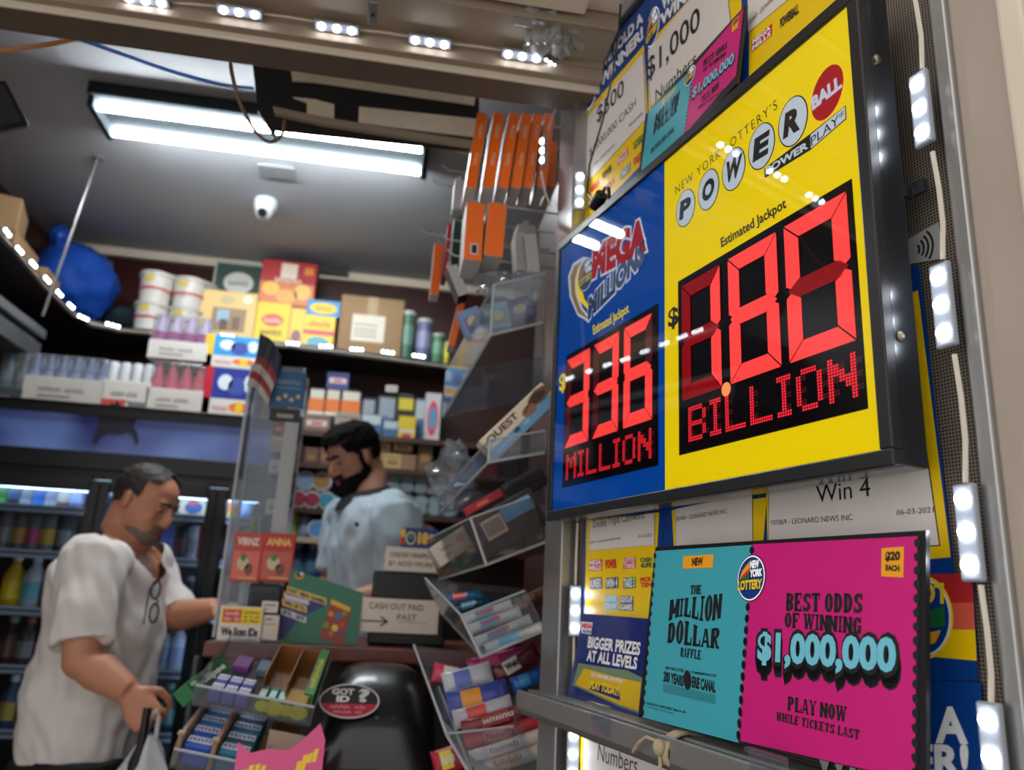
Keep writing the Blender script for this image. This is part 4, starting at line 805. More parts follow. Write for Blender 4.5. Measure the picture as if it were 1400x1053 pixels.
MB().tube([(0.02, -0.05, 0.11), (0.06, -0.06, 0.12), (0.09, -0.05, 0.10)], 0.006, 6).build('tie', flat((90, 100, 104)), r)
r = thing('wall_shelf', 'grey metal shelf sticking out of the left wall below the white lights', 'shelf', loc=(-1.45, 2.5, 2.16)); MB().box(0, 0, 0.09, 0.30, 1.0, 0.035).build('shelf_board', M('grey_metal', (120, 124, 130), 0.4, metal=0.5), r, bevel=0.004); MB().box(0.02, 0, 0.02, 0.26, 0.96, 0.06).build('drawer', M('grey_metal_dark', (86, 88, 92), 0.4), r, bevel=0.004)
# --- drinks fridge
FX0, FX1, FY, FT = -1.595, -0.40, 2.82, 1.972
r = thing('drinks_fridge', 'tall black drinks fridge with three glass doors and a lit blue sign on top', 'fridge', loc=(0, 0, 0))
FB = M('fridge_black', (16, 16, 18), 0.35, var=0.05); cx = (FX0+FX1)/2; FWd = FX1-FX0
b = MB().box(cx, 3.52, FT/2, FWd, 0.06, FT).box(FX0+.01, 3.2, FT/2, .02, .6, FT).box(FX1-.01, 3.2, FT/2, .02, .6, FT).box(cx, 3.18, FT-.02, FWd, .74, .04).box(cx, 3.18, 1.735, FWd, .72, .04).box(cx, 3.18, .1, FWd, .72, .2); b.build('cabinet', FB, r)
fm = Matrix.Translation((0, FY, 0)) @ Matrix.Rotation(math.pi/2, 4, 'X')
sg = MB(); zb, zt = 1.806, 1.966; sg.box(cx, FY+.02, (zb+zt)/2, FWd-.03, .03, zt-zb)
def signmat():
    m = bpy.data.materials.new('blue_lit_sign'); m.use_nodes = True; nt = m.node_tree; b = nt.nodes['Principled BSDF']; b.inputs['Roughness'].default_value = 0.2
    tc = nt.nodes.new('ShaderNodeTexCoord'); g = nt.nodes.new('ShaderNodeTexNoise'); g.inputs['Scale'].default_value = 2.6; nt.links.new(tc.outputs['Object'], g.inputs['Vector'])
    cr = nt.nodes.new('ShaderNodeValToRGB'); nt.links.new(g.outputs['Fac'], cr.inputs[0])
    cr.color_ramp.elements[0].position = .35; cr.color_ramp.elements[0].color = lin((26, 30, 92)); cr.color_ramp.elements[1].position = .66; cr.color_ramp.elements[1].color = lin((108, 132, 184))
    nt.links.new(cr.outputs[0], b.inputs['Base Color']); nt.links.new(cr.outputs[0], b.inputs['Emission Color']); b.inputs['Emission Strength'].default_value = 0.30; return m
sgo = sg.build('lit_sign', signmat(), r)
s = Sheet(sgo, z0=0.0); s.parent = sgo; mb = MB(); shp = P(158, 585, FY); rnd = random.Random(4); SHIP = M('dark_figure', (26, 24, 44), 0.4, var=0)
out = [(127, 606), (129, 592), (136, 580), (132, 573), (141, 567), (143, 560), (149, 558), (152, 550), (157, 553), (160, 547), (166, 556), (171, 563), (176, 556), (181, 561), (180, 568), (187, 566), (185, 576), (181, 581), (187, 592), (189, 606), (185, 606), (182, 596), (174, 590), (166, 593), (156, 594), (146, 592), (136, 597), (131, 606)]
q = [P(x, y, FY) for x, y in out]; n = len(q); vs = [(v.x, FY-.001, v.z) for v in q]+[(v.x, FY+.004, v.z) for v in q]
mb.add(vs, [tuple(range(n)), tuple(range(2*n-1, n-1, -1))]+[(i, n+i, n+(i+1) % n, (i+1) % n) for i in range(n)]); mb.build('picture', SHIP, sgo)
MB().box(cx, FY+.01, 1.776, FWd, .05, .06).box(cx, FY+.01, 1.968, FWd, .05, .007).build('sign_frame', FB, r, bevel=0.003)
xm = [FX0] + [P(122, 760, FY).x, P(287, 760, FY).x] + [FX1]
PANE = clear('fridge_glass', haze=0.0, rough=0.03, ior=1.2)
for i in range(3):
    x0, x1 = xm[i]+.0008, xm[i+1]-.0008; d = MB(); t = .032
    d.box(x0+t/2, FY, .95, t, .045, 1.52).box(x1-t/2, FY, .95, t, .045, 1.52).box((x0+x1)/2, FY, 1.70, x1-x0-2*t, .045, .05).box((x0+x1)/2, FY, .22, x1-x0-2*t, .045, .07)
    o = d.build('door', FB, r, bevel=0.003); MB().box((x0+x1)/2, FY, .965, x1-x0-2*t, .006, 1.42).build('pane', PANE, o); MB().box(x0+.012, FY-.035, 1.0, .014, .025, .34).build('handle', ALU_D, o, bevel=0.004)
zs = [P(60, y, 2.90).z for y in (693, 755, 833, 912, 1000)] + [.62, .38]
WIRE = M('white_shelf_wire', (168, 176, 184), 0.4)
for z in zs:
    MB().box(cx, 3.16, z-.006, FWd-.05, .56, .008).build('shelf', M('fridge_shelf', (70, 76, 82), 0.4), r); MB().box(cx, 2.885, z-.008, FWd-.05, .006, .026).build('price_rail', WIRE, r)
MB().box(cx, 2.885, 1.685, FWd-.1, .02, .012).build('glow_strip', M('fridge_lamp', (200, 225, 255), emit=18.0, var=0), r)
dk = lambda c: flat(c, 0.3)
SHN = ['top shelf', 'second shelf', 'third shelf', 'fourth shelf', 'fifth shelf']
def row(k, items, door, kind, h, rr, Y=2.955):
    for i, (px, col, bc, cc, lab) in enumerate(items):
        p = P(px, (693, 755, 833, 912, 1000)[k]-3, Y); p.z = zs[k]-.001
        drink(kind, '%s %s, %s from left, %s, %s fridge door' % (lab, 'can' if kind == 'can' else 'bottle', ORD[i], SHN[k], door), p, rr, h, dk(col), dk(bc), dk(cc), 'drinks in the fridge')
G_, K_ = (150, 156, 160), (24, 26, 30)
row(0, [(2, (60, 140, 50), (40, 90, 40), G_, 'green'), (19, K_, (40, 60, 90), G_, 'black'), (37, (130, 134, 140), (90, 94, 100), G_, 'grey'), (54, (40, 100, 170), (30, 70, 130), G_, 'blue'), (71, (140, 140, 146), (100, 104, 120), G_, 'silver'), (88, (92, 66, 52), (150, 140, 130), G_, 'brown'), (104, (70, 80, 120), (120, 130, 160), G_, 'dark blue')], 'left', 'can', .104, .0265)
row(1, [(4, (110, 108, 104), (150, 146, 140), G_, 'grey'), (25, (96, 94, 90), (190, 140, 50), G_, 'gold banded'), (44, (104, 100, 98), (190, 70, 110), G_, 'pink banded'), (64, (112, 110, 104), (200, 160, 40), G_, 'yellow banded'), (84, (60, 58, 58), (120, 118, 112), G_, 'dark')], 'left', 'can', .125, .029)
row(2, [(12, (206, 164, 20), (236, 190, 30), (230, 220, 200), 'yellow'), (40, (180, 186, 180), (100, 170, 176), (220, 220, 216), 'white and teal'), (68, (90, 24, 28), (140, 30, 40), (190, 190, 190), 'dark red'), (92, (60, 24, 26), (110, 36, 40), (170, 60, 50), 'brown red')], 'left', 'bottle', .172, .034)
row(3, [(8, (70, 30, 24), (110, 60, 50), (150, 140, 130), 'brown'), (32, (74, 64, 60), (130, 130, 120), (150, 60, 50), 'grey banded'), (56, (70, 28, 26), (120, 60, 50), (160, 150, 140), 'dark red')], 'left', 'bottle', .15, .033)
row(4, [(8, (60, 80, 110), (190, 160, 60), (210, 210, 200), 'blue and yellow'), (30, (150, 140, 50), (110, 100, 50), (220, 210, 190), 'olive yellow'), (48, (60, 64, 70), (120, 126, 130), (200, 200, 190), 'dark grey')], 'left', 'bottle', .16, .031)
row(0, [(140, (90, 160, 50), (70, 130, 40), (120, 180, 70), 'bright green'), (168, (180, 190, 200), (140, 160, 200), G_, 'pale'), (226, (70, 80, 110), (110, 120, 150), G_, 'blue grey')], 'middle', 'can', .104, .0255)
row(1, [(228, (40, 70, 170), (60, 100, 190), G_, 'blue'), (246, K_, (90, 30, 40), G_, 'black'), (263, (150, 154, 160), (120, 124, 130), G_, 'silver'), (278, (150, 30, 44), (180, 60, 70), G_, 'red')], 'middle', 'can', .12, .027)
row(2, [(232, (40, 44, 50), (70, 80, 90), (130, 130, 130), 'dark'), (256, (46, 56, 60), (96, 110, 116), (120, 120, 120), 'grey green')], 'middle', 'bottle', .13, .034)
row(3, [(219, (150, 160, 170), (120, 130, 150), (180, 190, 200), 'clear'), (240, (176, 184, 196), (140, 150, 180), (190, 200, 210), 'pale blue'), (263, (120, 130, 140), (100, 110, 130), (170, 180, 190), 'grey')], 'middle', 'bottle', .15, .031)
row(4, [(225, (30, 60, 60), (60, 100, 100), (110, 120, 120), 'teal'), (250, (26, 40, 44), (60, 70, 80), (100, 110, 110), 'dark teal')], 'middle', 'bottle', .15, .033)
row(0, [(318, (226, 190, 40), (210, 120, 40), G_, 'yellow'), (337, (90, 120, 180), (160, 190, 220), G_, 'blue')], 'right', 'can', .104, .027)
row(1, [(318, (150, 30, 50), (180, 180, 190), G_, 'red'), (340, (120, 120, 130), (80, 90, 130), G_, 'grey')], 'right', 'can', .12, .027)
p = P(264, 690, 2.95); p.z = zs[0]
r, s = pk('drink_carton', 'cream drink carton with a red and blue label behind the middle fridge door', 'carton', 246, 656, 285, 690, 2.95, .09, (190, 176, 150), zs[0]); s.el('label', .5, .25, .3, .16, (60, 80, 130)); s.el('label', .45, .4, .16, .1, (170, 60, 50), 3); s.done()
fr_ = [o for o in bpy.data.objects if o.name.startswith('drinks_fridge')][0]
for x in xm[1:-1]: MB().box(x, 2.865, .95, .03, .012, 1.42).build('glow_strip', M('mullion_fill', (205, 226, 255), emit=5.0, var=0), fr_)  # unseen glowing strips behind the mullions, added to brighten the drinks
# --- cases of drinks on top of the fridge
TZ = FT+.0005
def case(l, t, rgt, b, zb, colr, cols, n, lab, th=.3, bh=None, Y=2.86, dep=.16, text='~SPRING WATER', wrap=True, kind='bottle'):
    cxp = (l+rgt)/2; p = P(cxp, b, Y); p.z = zb; k = ppm(p); wd = (rgt-l)/k; h = P(cxp, t, Y).z-zb; tr = h*th
    root = thing('drinks_case', lab, 'case', mw=FM(p), group='cases of drinks on the fridge')
    m = flat(colr); MB().box(0, tr/2, -dep/2, wd, tr, dep).build('tray', m, root, bevel=.003)
    s = Sheet(root, z0=.0006); s.text('tray_print', text, (-wd*.3, tr*.42), (wd*.25, tr*.42), (-wd*.3, tr*.62), flat((110, 100, 96)), 1, .02, raw=True)
    s.rect('tray_print', -wd*.3, tr*.2, wd*.1, tr*.3, flat((150, 140, 134)), 1); s.done()
    rr = wd/n/2*.96; bh_ = h*.98
    for i in range(n):
        for j in range(2):
            x = -wd/2+wd*(i+.5)/n; z = -rr-.004-j*rr*2.05
            T = Matrix.Translation((x, tr*.3, z)) @ Matrix.Rotation(-math.pi/2, 4, 'X'); H2 = bh_-tr*.3
            prof = [(rr*.9, 0), (rr, H2*.1), (rr, H2*.95), (rr*.8, H2)] if kind == 'can' else [(rr*.9, 0), (rr, H2*.1), (rr, H2*.6), (rr*.42, H2*.86), (rr*.42, H2)]
            o = MB().lathe(prof, 14, T=T).build('can' if kind == 'can' else 'bottle', dk(cols[0]), root, smooth=True)
            if kind == 'bottle': MB().lathe([(rr*1.01, H2*.35), (rr*1.01, H2*.56)], 14, T=T, cap=False).build('label_band', dk(cols[1]), o, smooth=True)
    if wrap: MB().box(0, h*.5+tr*.2, -dep/2+.001, wd*.99, h*.96-tr*.4, dep*.98).build('shrink_wrap', FILM, root, bevel=.012)
    return zb+h
case(-8, 478, 30, 535, TZ, (70, 74, 78), ((70, 90, 96), (110, 120, 130)), 2, 'grey wrapped case of bottles at the far left on the fridge', .25)
case(31, 483, 137, 543, TZ, (196, 190, 182), ((110, 122, 150), (150, 160, 190)), 6, 'wide white tray of wrapped grey blue bottles on the fridge', .52, text='~NATURAL SPRING')
case(139, 493, 201, 546, TZ, (212, 206, 198), ((190, 192, 196), (170, 170, 176)), 4, 'white tray of silver cans with a red print on the fridge', .58, kind='can', wrap=False)
p = P(157, 536, 2.858); r_ = [o for o in bpy.data.objects if o.get('label', '').startswith('white tray of silver cans')][0]; MB().box(-.035, .02, .0012, .08, .022, .001).build('red_print', flat((206, 80, 66)), r_); MB().box(.045, .018, .0012, .06, .018, .001).build('grey_print', flat((120, 116, 112)), r_)
z2 = case(199, 492, 274, 552, TZ, (208, 200, 194), ((200, 70, 90), (220, 90, 110)), 4, 'white tray of pink bottles, lower of the two stacked trays on the fridge', .45, text='~FRUIT WATER')
case(202, 428, 280, 489, z2+.002, (210, 204, 198), ((176, 150, 180), (160, 40, 120)), 4, 'white tray of purple labelled bottles, stacked on the pink bottles', .40, text='~BERRY WATER')
def energy(l, t, rgt, b, zb, body, side, lab):
    r, s = pk('drinks_case', lab, 'case', l, t, rgt, b, 2.862, .15, body, zb, group='cases of drinks on the fridge', part='carton')
    s.fr('band', 0, 0, 1, .36, (222, 214, 208)); s.fr('band', 0, 0, .16, 1, side); s.el('bull_mark', .72, .2, .2, .1, (232, 120, 30)); s.el('bull_mark', .72, .2, .07, .13, (240, 200, 50), 3); s.tx('band', '~ENERGY', .22, .1, .5, .22, (190, 40, 50))
    for i, (x, y, rx, ry) in enumerate(((.4, .7, .14, .16), (.62, .62, .16, .2), (.85, .7, .1, .18))): s.el('swoosh', x, y, rx, ry, ((220, 232, 244), (60, 80, 160), (210, 226, 240))[i])
    s.done(); return zb+s.h
z2 = energy(276, 503, 346, 553, TZ, (30, 50, 140), (190, 24, 50), 'blue and red energy drink carton, lower of the stacked pair on the fridge'); energy(277, 459, 352, 504, z2+.001, (50, 150, 210), (240, 190, 40), 'light blue energy drink carton with yellow edge, stacked on another carton')
# --- tobacco shelves behind the cashier
SX0, SX1 = -.40, .62; ys = [597, 641, 700, 735, 790]
zt = [P(500, 595, 3.3).z, P(520, 640, 3.3).z, P(500, 700, 3.3).z, P(430, 736, 3.3).z, P(430, 790, 3.3).z, 1.2]
BRN = M('shelf_brown', (70, 44, 34), 0.5, var=0.2, scale=12); CRM = flat((206, 186, 156))
for i, z in enumerate(zt):
    r = thing('wall_shelf', '%s brown shelf from the top behind the cashier' % ORD[i], 'shelf', loc=((SX0+SX1)/2, 3.45, z)); MB().box(0, 0, -.009, SX1-SX0, .30, .018).build('shelf_board', BRN, r, bevel=.002); MB().box(0, -.152, -.009, SX1-SX0, .004, .022).build('price_strip', CRM if i == 3 else BRN, r)
def pkr(rows, k, name, cat, grp, Y=3.34, dep=.1):
    for (l, t, rgt, col, deco_, lab) in rows:
        r, s = pk(name, lab, cat, l, t, rgt, t+40, Y, dep, col, zt[k], group=grp); deco_(s); s.done()
def d1(s): s.fr('print', 0, .5, 1, .78, (226, 116, 30)); s.fr('print', .06, .78, .94, .96, (214, 206, 190)); s.fr('print', 0, .44, 1, .5, (230, 224, 210)); s.fr('print', .2, .15, .8, .25, (120, 116, 110))
def d2(s): s.fr('print', .1, .5, .9, .95, (150, 160, 170)); s.el('print', .5, .35, .25, .2, (90, 100, 170))
def d3(s): s.fr('print', 0, .66, 1, .9, (214, 196, 40)); s.fr('print', 0, .3, 1, .42, (210, 206, 196)); s.el('print', .5, .15, .3, .1, (180, 60, 80))
def d4(s): s.fr('print', .05, .05, .95, .95, (214, 206, 210)); s.el('print', .5, .5, .34, .34, (220, 80, 100)); s.el('print', .5, .5, .22, .22, (80, 160, 200), 3)
def d5(s): s.fr('print', .12, .35, .88, .65, (214, 196, 190)); s.fr('print', .3, .42, .7, .56, (190, 60, 80), 2)
def d6(s): s.fr('print', 0, 0, 1, .5, (60, 100, 140)); s.fr('print', .05, .55, .95, .95, (186, 196, 200))
def d7(s): s.fr('print', .2, .3, .8, .6, (150, 110, 60)); s.fr('print', .1, .75, .9, .82, (130, 90, 50))
pkr([(420, 530, 441, (26, 24, 26), d1, 'orange banded pack, leftmost of the three alike behind the cashier'), (443, 531, 462, (26, 24, 26), d1, 'orange banded pack, middle of the three alike behind the cashier'), (464, 533, 490, (26, 24, 26), d1, 'orange banded pack, rightmost of the three alike behind the cashier'),
     (492, 544, 511, (30, 36, 60), d2, 'small dark blue pack right of the orange banded packs'), (514, 541, 540, (40, 38, 42), d2, 'dark pack with a pale window on the top brown shelf'), (543, 538, 563, (30, 30, 30), d3, 'black and yellow pack on the top brown shelf'), (566, 545, 579, (90, 130, 140), d6, 'thin teal pack next to the multicoloured pack'), (580, 537, 602, (200, 190, 200), d4, 'multicoloured pack at the right end of the top brown shelf')], 0, 'tobacco_pack', 'pack', 'packs on the tobacco shelves', 3.40, .08)
hz = zt[0]+ (P(452, 531, 3.4).z-zt[0])+.001
r, s = pk('tobacco_pack', 'blue and red pack lying on top of the orange banded packs', 'pack', 446, 509, 476, 531, 3.41, .06, (36, 44, 120), hz, group='packs on the tobacco shelves'); d5(s); s.done()
r, s = pk('small_sign', 'small white shelf card above the yellow pack', 'card', 527, 527, 543, 536, 3.40, .003, (206, 196, 190), P(535, 536, 3.40).z); s.fr('print', .15, .4, .85, .6, (130, 110, 110)); s.done()
pkr([(412, 566, 448, (128, 96, 80), d5, 'cream and brown tray at the left of the top brown shelf'), (455, 564, 489, (150, 150, 140), d7, 'grey green tray behind the head of the cashier'), (491, 566, 519, (60, 96, 136), d6, 'white and blue tray, left one of a pair'), (521, 575, 541, (70, 110, 150), d6, 'smaller white and blue tray, right one of a pair'), (543, 569, 566, (222, 190, 30), d3, 'bright yellow tray with a black print')], 0, 'tobacco_tray', 'tray', 'trays on the tobacco shelves', 3.325, .07)
TAN = (190, 160, 104)
pkr([(504, 619, 521, TAN, d7, 'tan pack, first from the left in the bottom row of tan packs'), (522, 620, 546, TAN, d7, 'tan pack, second from the left in the bottom row of tan packs'), (547, 622, 566, (150, 116, 96), d7, 'reddish tan pack, third from the left in the bottom row'), (570, 600, 590, (110, 84, 60), d7, 'brown pack at the right end of the row of tan packs'), (413, 612, 432, (110, 70, 60), d7, 'brown pack left of the head of the cashier'), (434, 612, 447, (120, 84, 84), d7, 'mauve pack left of the head of the cashier')], 1, 'tobacco_pack', 'pack', 'packs on the tobacco shelves')
hz = P(520, 618, 3.34).z
for (l, rgt, t, lab) in ((504, 533, 602, 'tan pack lying on top of the row, left one'), (537, 563, 605, 'tan pack lying on top of the row, right one')):
    r, s = pk('tobacco_pack', lab, 'pack', l, t, rgt, 621, 3.34, .1, TAN, P((l+rgt)/2, 618, 3.34).z+.002, group='packs on the tobacco shelves'); d7(s); s.done()
def tin(px, py, zc, rr, face, ring, lab, Y=3.33):
    p = P(px, py, Y); p.z = zc
    r = thing('tobacco_tin', lab, 'tin', mw=FM(p), group='round tins behind the cashier')
    MB().lathe([(rr, -.035), (rr, -.004), (rr*.96, 0)], 22).build('tin', ring, r, smooth=True); MB().lathe([(rr*.82, .0), (rr*.82, .0008)], 22).build('lid_print', face, r)
TG = flat((110, 124, 132)); TGL = flat((140, 154, 164))
R0 = 14.5/ppm(P(550, 690, 3.33))
for i in range(5):
    for j in (0, 1):
        px = 536+i*19.5
        tin(px, 696-j*22, zt[2]+R0+.0006+j*(2*R0+.001), R0*.98, TGL if j == 0 else TG, TG, 'grey tin, %s from the left in the %s row of grey tins' % (ORD[i], 'lower' if j == 0 else 'upper'))
        if i == 4 and j == 1: break
W2, RD2, TL2, BR2 = flat((196, 200, 206)), flat((150, 40, 60)), flat((50, 140, 160)), flat((150, 110, 60))
Rb = 12.5/ppm(P(420, 660, 3.33)); zr = P(420, 689, 3.33).z
for i, (px, f, lab) in enumerate(((408, RD2, 'red faced tin, leftmost of the lower row beside the display case'), (427, RD2, 'red faced tin right of the other red tin'), (447, TL2, 'teal tin next to the two red tins'), (468, TL2, 'teal tin under the chin of the cashier'))):
    tin(px, 680, zt[2]+Rb+.0006, Rb*.97, f, W2, lab)
for i, (px, f, lab) in enumerate(((417, flat((120, 140, 170)), 'white tin with a blue centre on the upper row'), (440, BR2, 'white tin with a brown centre on the upper row'))):
    tin(px, 660, zt[2]+3*Rb+.003, Rb*1.08, f, W2, lab)
tin(433, 720, zt[3]+Rb+.001, Rb, flat((90, 150, 210)), flat((210, 216, 224)), 'white and light blue tin on the cream edged shelf', 3.32); tin(451, 714, zt[3]+Rb+.001, Rb, flat((140, 190, 50)), flat((90, 120, 60)), 'bright green tin on the cream edged shelf', 3.36)
tin(582, 712, zt[3]+Rb*1.15+.001, Rb*1.15, flat((210, 120, 60)), flat((190, 180, 170)), 'orange faced tin right of the cashier', 3.32)
drink('can', 'yellow green cup on the cream edged shelf beside the display case', Vector((*P(397, 730, 3.36).xy, zt[3])), .028, .1, flat((180, 190, 90)), flat((150, 160, 80)), flat((200, 200, 150)), 'cups behind the cashier')
drink('can', 'grey blue can on the cream edged shelf beside the yellow green cup', Vector((*P(415, 730, 3.36).xy, zt[3])), .026, .09, flat((120, 140, 160)), flat((150, 166, 180)), G_ and flat(G_), 'cups behind the cashier')
r, s = pk('tobacco_pack', 'bright blue pack right of the cashier on the cream edged shelf', 'pack', 562, 700, 573, 725, 3.36, .06, (30, 90, 180), zt[3], group='packs on the tobacco shelves'); s.fr('print', .2, .3, .8, .6, (200, 210, 220)); s.done()
for i, px in enumerate((404, 424, 444)):
    drink('bottle', 'blue bottle, %s from the left on the lowest lit shelf' % ORD[i], Vector((*P(px, 785, 3.38).xy, zt[4])), .034, .13, flat((60, 100, 140)), flat((90, 130, 160)), flat((150, 170, 190)), 'blue bottles behind the counter')
# ------------------------------------------------------------------ counter and what stands on it
CT = 1.284
REDW = M('red_brown_laminate', (104, 46, 32), 0.35, var=0.12, scale=14)
r = thing('service_counter', 'dark shop counter with a red brown top between the customer and the cashier', 'counter', loc=(0, 0, 0))
xa, xb = P(278, 885, 1.76).x, .31
MB().box((xa+xb)/2, 1.97, CT-.0155, xb-xa, .42, .03).box(xa+.08, 2.52, CT-.0155, .16, .68, .03).build('worktop', REDW, r, bevel=.004)
MB().box((xa+xb)/2+.02, 2.0, (CT-.03)/2, xb-xa-.04, .34, CT-.032).box(xa+.06, 2.50, (CT-.03)/2, .08, .64, CT-.032).build('body', M('dark_counter_front', (26, 20, 18), 0.5, var=.2), r, bevel=.003)
r, s = pk('id_scanning_sign', 'small white and yellow sign saying we scan IDs, on the counter edge', 'sign', 297, 829, 355, 872, 1.785, .006, (222, 212, 200), CT)
s.fr('yellow_field', .05, .5, .97, .95, (238, 204, 20)); s.fr('red_field', .08, .54, .5, .9, (214, 50, 40), 2); s.tx('red_field', '~DONT', .14, .74, .44, .86, (245, 235, 225), 3); s.tx('red_field', '~ASK US', .12, .58, .46, .7, (245, 235, 225), 3)
for k, t_ in enumerate(('~UNDER', '~18 / 21', '~NO SALE')): s.tx('yellow_field', t_, .56, .8-k*.12, .9, .88-k*.12, (60, 40, 20), 3)
s.tx('sign_words', 'We Scan IDs', .08, .16, .92, .4, (30, 26, 26), 2, .05); s.tx('sign_words', '~for every purchase', .4, .04, .9, .1, (90, 80, 76), 2); s.done()
r, s = pk('counter_card', 'upper small white card taped right of the ID scanning sign', 'card', 357, 822, 379, 838, 1.79, .003, (214, 204, 196), None); s.fr('print', .15, .6, .85, .72, (120, 112, 108)); s.fr('print', .15, .3, .5, .38, (150, 140, 134)); s.done()
r, s = pk('counter_card', 'lower small white card right of the ID scanning sign', 'card', 357, 841, 379, 870, 1.79, .003, (210, 198, 188), CT+.004); s.fr('print', .15, .8, .6, .86, (120, 112, 108)); s.fr('print', .15, .62, .8, .66, (150, 140, 134)); s.fr('print', .5, .3, .85, .5, (226, 190, 160)); s.done()
# tall clear display case
b0, t0, t1 = P(322, 872, 1.90), P(345, 497, 1.90), P(414, 525, 1.90)
dx = t1.x-t0.x; hh = t0.z-CT
r = thing('display_case', 'tall clear acrylic display case standing on the counter behind the red cards', 'display case', loc=(t0.x+dx/2, 1.90, CT))
cs = MB(); d_ = .10; th = .003
for sx in (-1, 1): cs.box(sx*dx/2, d_/2, hh/2, th, d_, hh)
cs.box(0, 0, hh/2, dx, th, hh).box(0, d_, hh/2, dx, th, hh).box(0, d_/2, th/2, dx, d_, th); cs.build('case', CLEAR, r)
eg = MB()
for sx in (-1, 1):
    for y in (0, d_): eg.box(sx*dx/2, y, hh/2, .006, .006, hh)
eg.build('corner_strip', clear('acrylic_edge', haze=.45), r); MB().box(dx/2-.016, -.002, hh/2-.03, .028, .002, hh-.1).build('grey_strip', clear('grey_strip', (190, 190, 190), .5), r)
def at_case(px, py): q = P(px, py, 1.905); return q
r, s = pk('hang_card', 'blue hang card with four yellow dots at the top of the display case', 'card', 366, 507, 413, 556, 1.893, .003, (24, 92, 140), None); s.tx('print', '~SILVER', .15, .62, .85, .8, (150, 180, 200)); s.fr('print', .1, .5, .9, .55, (90, 140, 170)); [s.el('dots', .3+.18*i, .3 if i % 2 else .2, .06, .06, (220, 180, 110)) for i in range(4)]; s.done()
r, s = pk('hang_card', 'black strip with a pale label under the blue hang card', 'card', 368, 558, 408, 576, 1.893, .003, (34, 30, 30), None); s.fr('print', .25, .25, .8, .55, (150, 146, 140)); s.done()
r, s = pk('hang_tag', 'red tag hanging in the display case', 'tag', 372, 572, 388, 596, 1.93, .002, (160, 50, 60), None); s.fr('print', .2, .3, .8, .5, (214, 150, 150)); s.done()
r, s = pk('hang_tag', 'tan tag hanging under the red tag in the display case', 'tag', 368, 596, 385, 618, 1.93, .002, (190, 160, 120), None); s.fr('print', .1, .7, .9, .95, (210, 200, 190)); s.done()
for (l, t, rg, b, lab) in ((366, 628, 384, 648, 'upper white charger inside the display case'), (362, 682, 380, 704, 'lower white charger inside the display case')):
    r, s = pk('charger', lab, 'charger', l, t, rg, b, 1.95, .03, (206, 200, 196), None, bevel=.004); s.fr('logo', .3, .3, .6, .6, (150, 150, 154)); s.done()
for (x, y, zt_, col, lab) in ((353, 735, 708, (130, 160, 150), 'pale plastic bottle at the bottom left of the display case'), (345, 735, 712, (120, 150, 60), 'green capped bottle at the bottom left of the display case')):
    q = P(x, y, 1.965); q.z = CT+.0035; drink('bottle', lab, q, .013, P(x, zt_, 1.965).z-CT, flat(col), flat((200, 204, 200)), flat(col), 'bottles in the display case')
# small flag on a stick
q0, q1 = P(338, 600, 1.915), P(359, 462, 1.915)
r = thing('small_flag', 'small striped flag on a stick sticking up at the left of the display case', 'flag', loc=(q0.x, 1.885, P(338, 600, 1.915).z-.10))
MB().tube([(0, 0, 0), (q1.x-q0.x, 0, q1.z-q0.z+.10)], .003, 6).build('stick', flat((60, 54, 50)), r)
fl = MB(); n = 8; Lf = .10
def fp(u_, v_): # hanging cloth: u along fly, v down
    return (q1.x-q0.x+u_*.055-.012*v_+.003*math.sin(v_*5), -.006+.006*math.sin(u_*9+v_*3), q1.z-q0.z+.098-v_*.13-u_*u_*.05)
for i in range(n):
    for j in range(7): fl.add([fp(i/n, j/7), fp((i+1)/n, j/7), fp((i+1)/n, (j+1)/7), fp(i/n, (j+1)/7)], [(0, 3, 2, 1)], flat((54, 60, 74)) if j < 3 else flat((150, 56, 60)) if j % 2 else flat((190, 180, 176)))
fl.build('cloth', None, r)
# phone cards in front of the case
for (l, rg, col, nm, bot, lab) in ((313, 352, (196, 70, 60), 'VIRNZ', (220, 110, 96), 'red calling card hanging at the left in front of the display case'), (353, 397, (190, 40, 36), 'ANNA', (196, 90, 80), 'red calling card with yellow lettering, right one of the pair')):
    r, s = pk('calling_card', lab, 'card', l, 728 if l < 320 else 729, rg, 796, 1.86, .004, col, None); s.fr('picture', .06, .06, .94, .62, bot); s.tx('title', nm, .12, .74, .88, .9, (240, 190, 90) if nm == 'ANNA' else (236, 214, 200), 2, .05)
    s.el('picture', .4, .38, .2, .14, (210, 190, 150)); s.el('picture', .62, .26, .14, .12, (120, 70, 56)); s.el('picture', .4, .5, .1, .08, (90, 120, 70), 3); s.fr('picture', .3, .06, .9, .1, (220, 170, 90), 3); s.done()
r, s = pk('card_terminal', 'small dark card terminal on the counter below the red calling cards', 'card terminal', 332, 798, 377, 872, 1.875, .05, (40, 42, 46), CT, bevel=.006); s.fr('screen', .15, .6, .85, .85, (20, 22, 26)); s.el('button', .5, .3, .14, .1, (70, 72, 76)); s.done()
